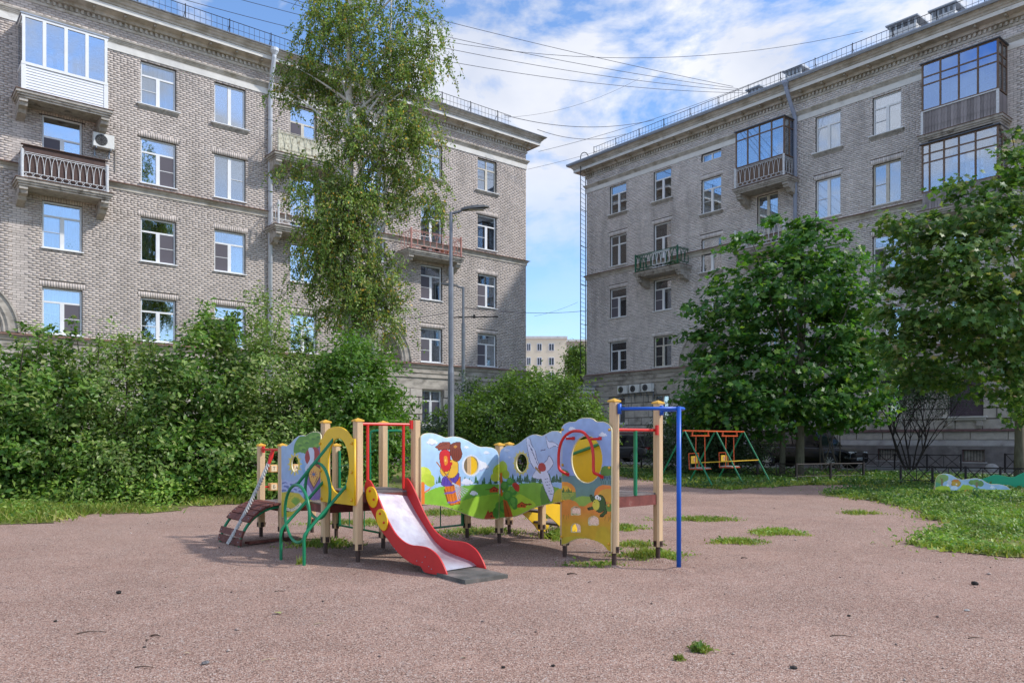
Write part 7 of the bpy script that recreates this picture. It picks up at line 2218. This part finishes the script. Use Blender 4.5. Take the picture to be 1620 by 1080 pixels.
prof = smooth_curve(prof, 3)
m = MB(); n_ = len(prof)
vs = []
for l_, z_ in prof:
    for k in (-HW + .010, HW - .010):
        q = so_ + sd2 * l_ + sp2 * k; vs.append((q.x, q.y, z_))
m.add(vs, [(2 * i, 2 * i + 2, 2 * i + 3, 2 * i + 1) for i in range(n_ - 1)])
part(m, 'slide_chute', M_steel, smooth=True)
# yellow oval patches and red bolts on the near side
ov = []
for (cx_, cy_, rx, ry, an) in ((119, 524, 32, 66, -10), (181, 662, 32, 68, -12)):
    pts = []
    for i in range(24):
        a = i * math.pi / 12; u, v = rx * math.cos(a) * (1 - .12 * math.sin(a)), ry * math.sin(a)
        c_, s_ = math.cos(R_(an)), math.sin(R_(an)); pts.append((cx_ + u * c_ - v * s_, cy_ + u * s_ + v * c_))
    P_ = [BS.sz(560 + x / 3.858, 650 + y / 3.858) for x, y in pts]
    op = plate('oval_patch', [P_], .016, M_yel, sl1, bevel=.003); op.location = (0, 0, .0185); ov.append(op)
bolts(sl1, BS, [(110, 486), (134, 538), (172, 624), (196, 678)], M_redt, .014, 3.858, 560, 650, off=.026)
bolts(sl1, BS, [(252, 838), (264, 852), (388, 912), (422, 920), (462, 946), (478, 962), (440, 888), (86, 505)], M_zinc, .006, 3.858, 560, 650, off=.010, name='screw')
# red frame over the slide
m = MB(); za = 1.565
u4, u7 = Vector((*P4, 0)), Vector((*P7, 0))
za4 = ztop(P4, 677); m.tube([(P4[0], P4[1], 1.52), (P7[0], P7[1], 1.52)], .0165, 8)
m.tube([(P7[0] - .045, P7[1] - .045, 1.57), (P7[0] - .045, P7[1] - .045, 1.47)], .022, 8)
for t, zb_ in ((.16, .74), (.78, .80)):
    q = u4.lerp(u7, t) + sd2 * .0
    m.tube([(q.x, q.y, 1.52), (q.x, q.y, zb_)], .0165, 8)
part(m, 'red_bar', M_redt)
# mat under the slide end
q = [(-.92, 7.99), (-.437, 7.34), (-.04, 7.66), (-.50, 8.30)]
m = MB(); m.prism(q, lambda a, b, t: (a, b, .035 - t), .04); tag(m.build('landing_mat', M_rubber), 'worn grey rubber landing mat at the foot of the red slide', 'mat')

# ---- right platform rails, fire pole
m = MB(); z_ = 1.455
m.tube([(P12[0], P12[1], z_), (P13[0], P13[1], z_)], .0165, 8); d_ = (Vector((*P13, 0)) - Vector((*P12, 0))).normalized()
qq = Vector((*P13, z_)) - d_ * .06 + Vector((.02, -.03, 0)); m.tube([qq + Vector((0, 0, .055)), qq - Vector((0, 0, .055))], .021, 8)
part(m, 'red_bar', M_redt)
m = MB(); q = lerp(P12, P13, .47); m.tube([(q[0], q[1], 1.445), (q[0], q[1], .74)], .0215, 8); part(m, 'green_bar', M_greent)
pole = (1.742, 8.19)
m = MB(); zb2 = 1.675
m.tube([(*pole, -.05), (*pole, zb2 + .02)], .0245, 12); fp = part(m, 'fire_pole', M_bluet, smooth=True)
m = MB(); a = Vector((P12[0] + .05, P12[1] - .045, zb2)); m.tube([a, (*pole, zb2)], .0185, 8); m.tube([a + Vector((0, 0, .055)), a - Vector((0, 0, .055))], .022, 8)
b = Vector((P13[0] + .03, P13[1] - .06, zb2 + .0)); m.tube(smooth_curve([tuple(b), (1.80, 8.62, zb2), (1.83, 8.40, zb2), (1.80, 8.26, zb2 + .0), (*pole, zb2 - .0)], 5), .0185, 8); m.tube([b + Vector((0, 0, .055)), b - Vector((0, 0, .055))], .022, 8)
part(m, 'pole_arm', M_bluet, smooth=True)

# ---- green side rails at the back
def gtube(pts, r=.014, nm='green_rail'):
    m = MB(); m.tube(pts, r, 6); return part(m, nm, M_greent)
m = MB(); m.box(-.02, .02, -.012, .012, .18, 1.20); o = m.build('green_upright', M_greent, PS, loc=(P5[0] + .055, P5[1] - .05 - 9.6, 0), rot=(0, 0, A_))
gtube([(*lerp(P5, P6, .05), .20), (*lerp(P5, P6, .95), .20)])
for t in (.30, .62): gtube([(*lerp(P5, P6, t), .20), (*lerp(P5, P6, t), .60)], .008)
gtube([(*lerp(P5, P6, .08), .98), (*lerp(P5, P6, .45), 1.06), (*lerp(P5, P6, .85), 1.22)], .008)
gtube([(*lerp(P6, P8, .08), .20), (*lerp(P6, P8, .95), .20)])
for t in (.35, .66): gtube([(*lerp(P6, P8, t), .20), (*lerp(P6, P8, t), .70)], .008)
m = MB(); m.box(-.02, .02, -.012, .012, .18, .70); m.build('green_upright', M_greent, PS, loc=(P8[0] - .06, P8[1] - .03 - 9.6, 0), rot=(0, 0, .8))
qa, qb = at(585.5, 690, 9.95), at(638, 690, 10.0)
hz = 1.46
gtube(smooth_curve([(qa.x, qa.y, .62), (qa.x, qa.y, 1.1), (qa.x, qa.y, hz - .06), (qa.x + .05, qa.y, hz), ((qa.x + qb.x) / 2, qa.y, hz), (qb.x - .05, qb.y, hz), (qb.x, qb.y, hz - .06), (qb.x, qb.y, 1.1), (qb.x, qb.y, .70)], 4), .016, 'green_hoop')
gtube([(P6[0] + .05, P6[1] + .02, .75), (P6[0] + .05, P6[1] + .02, hz)], .013)

# ================================================================== swings
M_orange = mat('orange_steel_tube', (.58, .09, .025), .4, var=.1)
M_swy = mat('yellow_seat_board', (.62, .38, .03), .5, var=.12)
SW = empty('swing_set', (6.2, 23.9, 0), math.atan2(2.9, 2.54)); tag(SW, 'green and orange double swing frame with yellow seat backs', 'swing set')
hs_, ln = 1.60, 1.93
for k in (-1, 0, 1):
    for sgn in (-1, 1):
        m = MB(); m.tube([(k * ln, sgn * .02, hs_ - .01), (k * ln, sgn * .92, -.03)], .024, 6); m.build('leg', M_greent, SW)
m = MB(); m.tube([(-ln - .06, 0, hs_), (ln + .06, 0, hs_)], .024, 8); m.build('top_beam', M_orange, SW)
for sgn in (-1, 1):
    m = MB(); z_ = .70; yy = sgn * .92 * (hs_ - z_) / hs_; m.tube([(-ln, yy, z_), (ln, yy, z_)], .016, 6)
    if sgn < 0: m.build('cross_bar', M_swy, SW)
for k in (-.5, .5):
    c = k * ln; o = empty('swing', (c, 0, hs_), 0, SW)
    m = MB(); m.tube([(-.55, 0, -.14), (.55, 0, -.14)], .022, 6); m.tube([(-.48, 0, 0), (-.50, 0, -.14)], .022, 6); m.tube([(.48, 0, 0), (.50, 0, -.14)], .022, 6); m.build('hanger', M_orange, o)
    for s_ in (-.27, .27):
        m = MB(); m.tube([(s_, 0, -.14), (s_ * 1.05, .0, -.7), (s_ * 1.1, 0, -1.12)], .013, 6); m.build('hanging_rod', M_orange, o)
    m = MB(); m.tube([(-.3, -.2, -1.12), (.3, -.2, -1.12), (.3, .2, -1.12), (-.3, .2, -1.12)], .013, 6, closed=True); m.tube([(-.3, .2, -1.12), (-.3, .22, -.66), (.3, .22, -.66), (.3, .2, -1.12)], .013, 6); m.build('seat_frame', M_orange, o)
    m = MB(); m.box(-.28, .28, -.19, .19, -1.10, -1.075); m.build('seat', mat('grey_seat', (.3, .3, .3), .6), o)
    m = MB(); m.box(-.20, .20, .19, .21, -.96, -.74); m.build('backrest', M_swy, o, bevel=.02)
    m = MB(); m.lathe([(0, 0), (.07, 0)], 12, (0, .185, -.84), axis='y'); m.build('painted_dot', mat('seat_print', (.75, .5, .3), .5), o)

# ================================================================== sandpit boards
SB = empty('sandpit', (11.2, 19.5, 0)); tag(SB, 'sandpit with a low painted wavy board in front and a green one behind', 'sandpit')
f0, f1 = gp(1478, 783), gp(1600, 784)
BF = Board((10.1, 18.9), (12.1, 18.75), 0)
def paint_sand(c):
    c.grad(190, 'AFCBE2', 470, '9DBEDF')
    c.ell(250, 290, 90, 90, '7FA055'); c.ell(320, 260, 90, 60, '8BA860'); c.ell(215, 380, 70, 50, '5F9A78')
    c.line([(300, 390), (302, 280)], 26, '8B6A4A'); c.line([(302, 300), (270, 250)], 12, '8B6A4A')
    c.poly([(180, 420), (300, 385), (420, 400), (420, 480), (180, 480)], 'B5CC3A', sm=True); c.poly([(590, 420), (640, 365), (730, 370), (800, 400), (900, 430), (1000, 440), (1420, 450), (1420, 560), (420, 560)], 'A9C63C', sm=False)
    c.put(c.Y > 455, '9CB83C')
    c.ell(780, 330, 50, 40, '6F9450'); c.ell(850, 330, 60, 50, '7C9E55'); c.ell(920, 350, 50, 50, '6C9150'); c.ell(860, 370, 20, 50, '8A7A50'); c.ell(850, 450, 60, 40, '5C9468')
    c.ell(525, 345, 80, 62, '8A6A2E'); c.ell(525, 345, 72, 55, 'CBA03A'); c.ell(525, 300, 50, 22, 'D9883A'); c.ell(535, 358, 16, 15, 'ECEAE0')
    c.ell(420, 340, 34, 50, 'C9CDDA'); c.ell(500, 420, 60, 34, 'CFE0EE'); c.ell(395, 375, 22, 18, 'E6E8EE')
    c.ell(720, 485, 68, 46, 'D99A3E'); c.ell(720, 480, 40, 24, 'E6B45A'); c.cloud(1110, 405, 50, 'D9E2EC')
o_sf = c1([(192, 400), (194, 320), (225, 240), (285, 198), (360, 190), (430, 200), (490, 230), (560, 270), (640, 284), (740, 272), (850, 264), (930, 280), (1000, 320), (1080, 356), (1180, 358), (1280, 372), (1350, 400), (1400, 445), (1412, 480)]) + [(1412, 560), (192, 560)]
sb = painted_board(SB, 'painted_board', BF, o_sf, [], paint_sand, ox=1460, oy=730, scale=10.125, step=.012); sb.location = sb.location + Vector((-11.2, -19.5, 0))
BK = Board((11.6, 21.0), (15.0, 20.6), 0)
pts = [BK.sz(1460 + x / 10.125, 730 + y / 10.125) for x, y in c1([(880, 290), (960, 270), (1040, 245), (1120, 215), (1200, 210), (1290, 225), (1380, 245), (1470, 240), (1560, 195), (1640, 170), (1750, 180), (1850, 260), (1880, 330)])] 
pts += [(pts[-1][0], .02), (pts[0][0], .02)]
kp = plate('green_board', [pts], .02, mat('turquoise_green_board', (.01, .30, .16), .45), SB, bevel=.003); kp.matrix_local = BK.matrix(); kp.location = kp.location + Vector((-11.2, -19.5, 0))
m = MB(); m.box(-.6, 3.6, -.35, 1.2, .0, .06); m.build('sand', M_sand, SB)
for x_ in (10.15, 12.05):
    m = MB(); m.box(-.04, .04, -.04, .04, 0, .3); m.build('post', M_wood, SB, loc=(x_ - 11.2 + (.12 if x_ < 11 else -.12), 18.9 - 19.5 + .09, -.08))
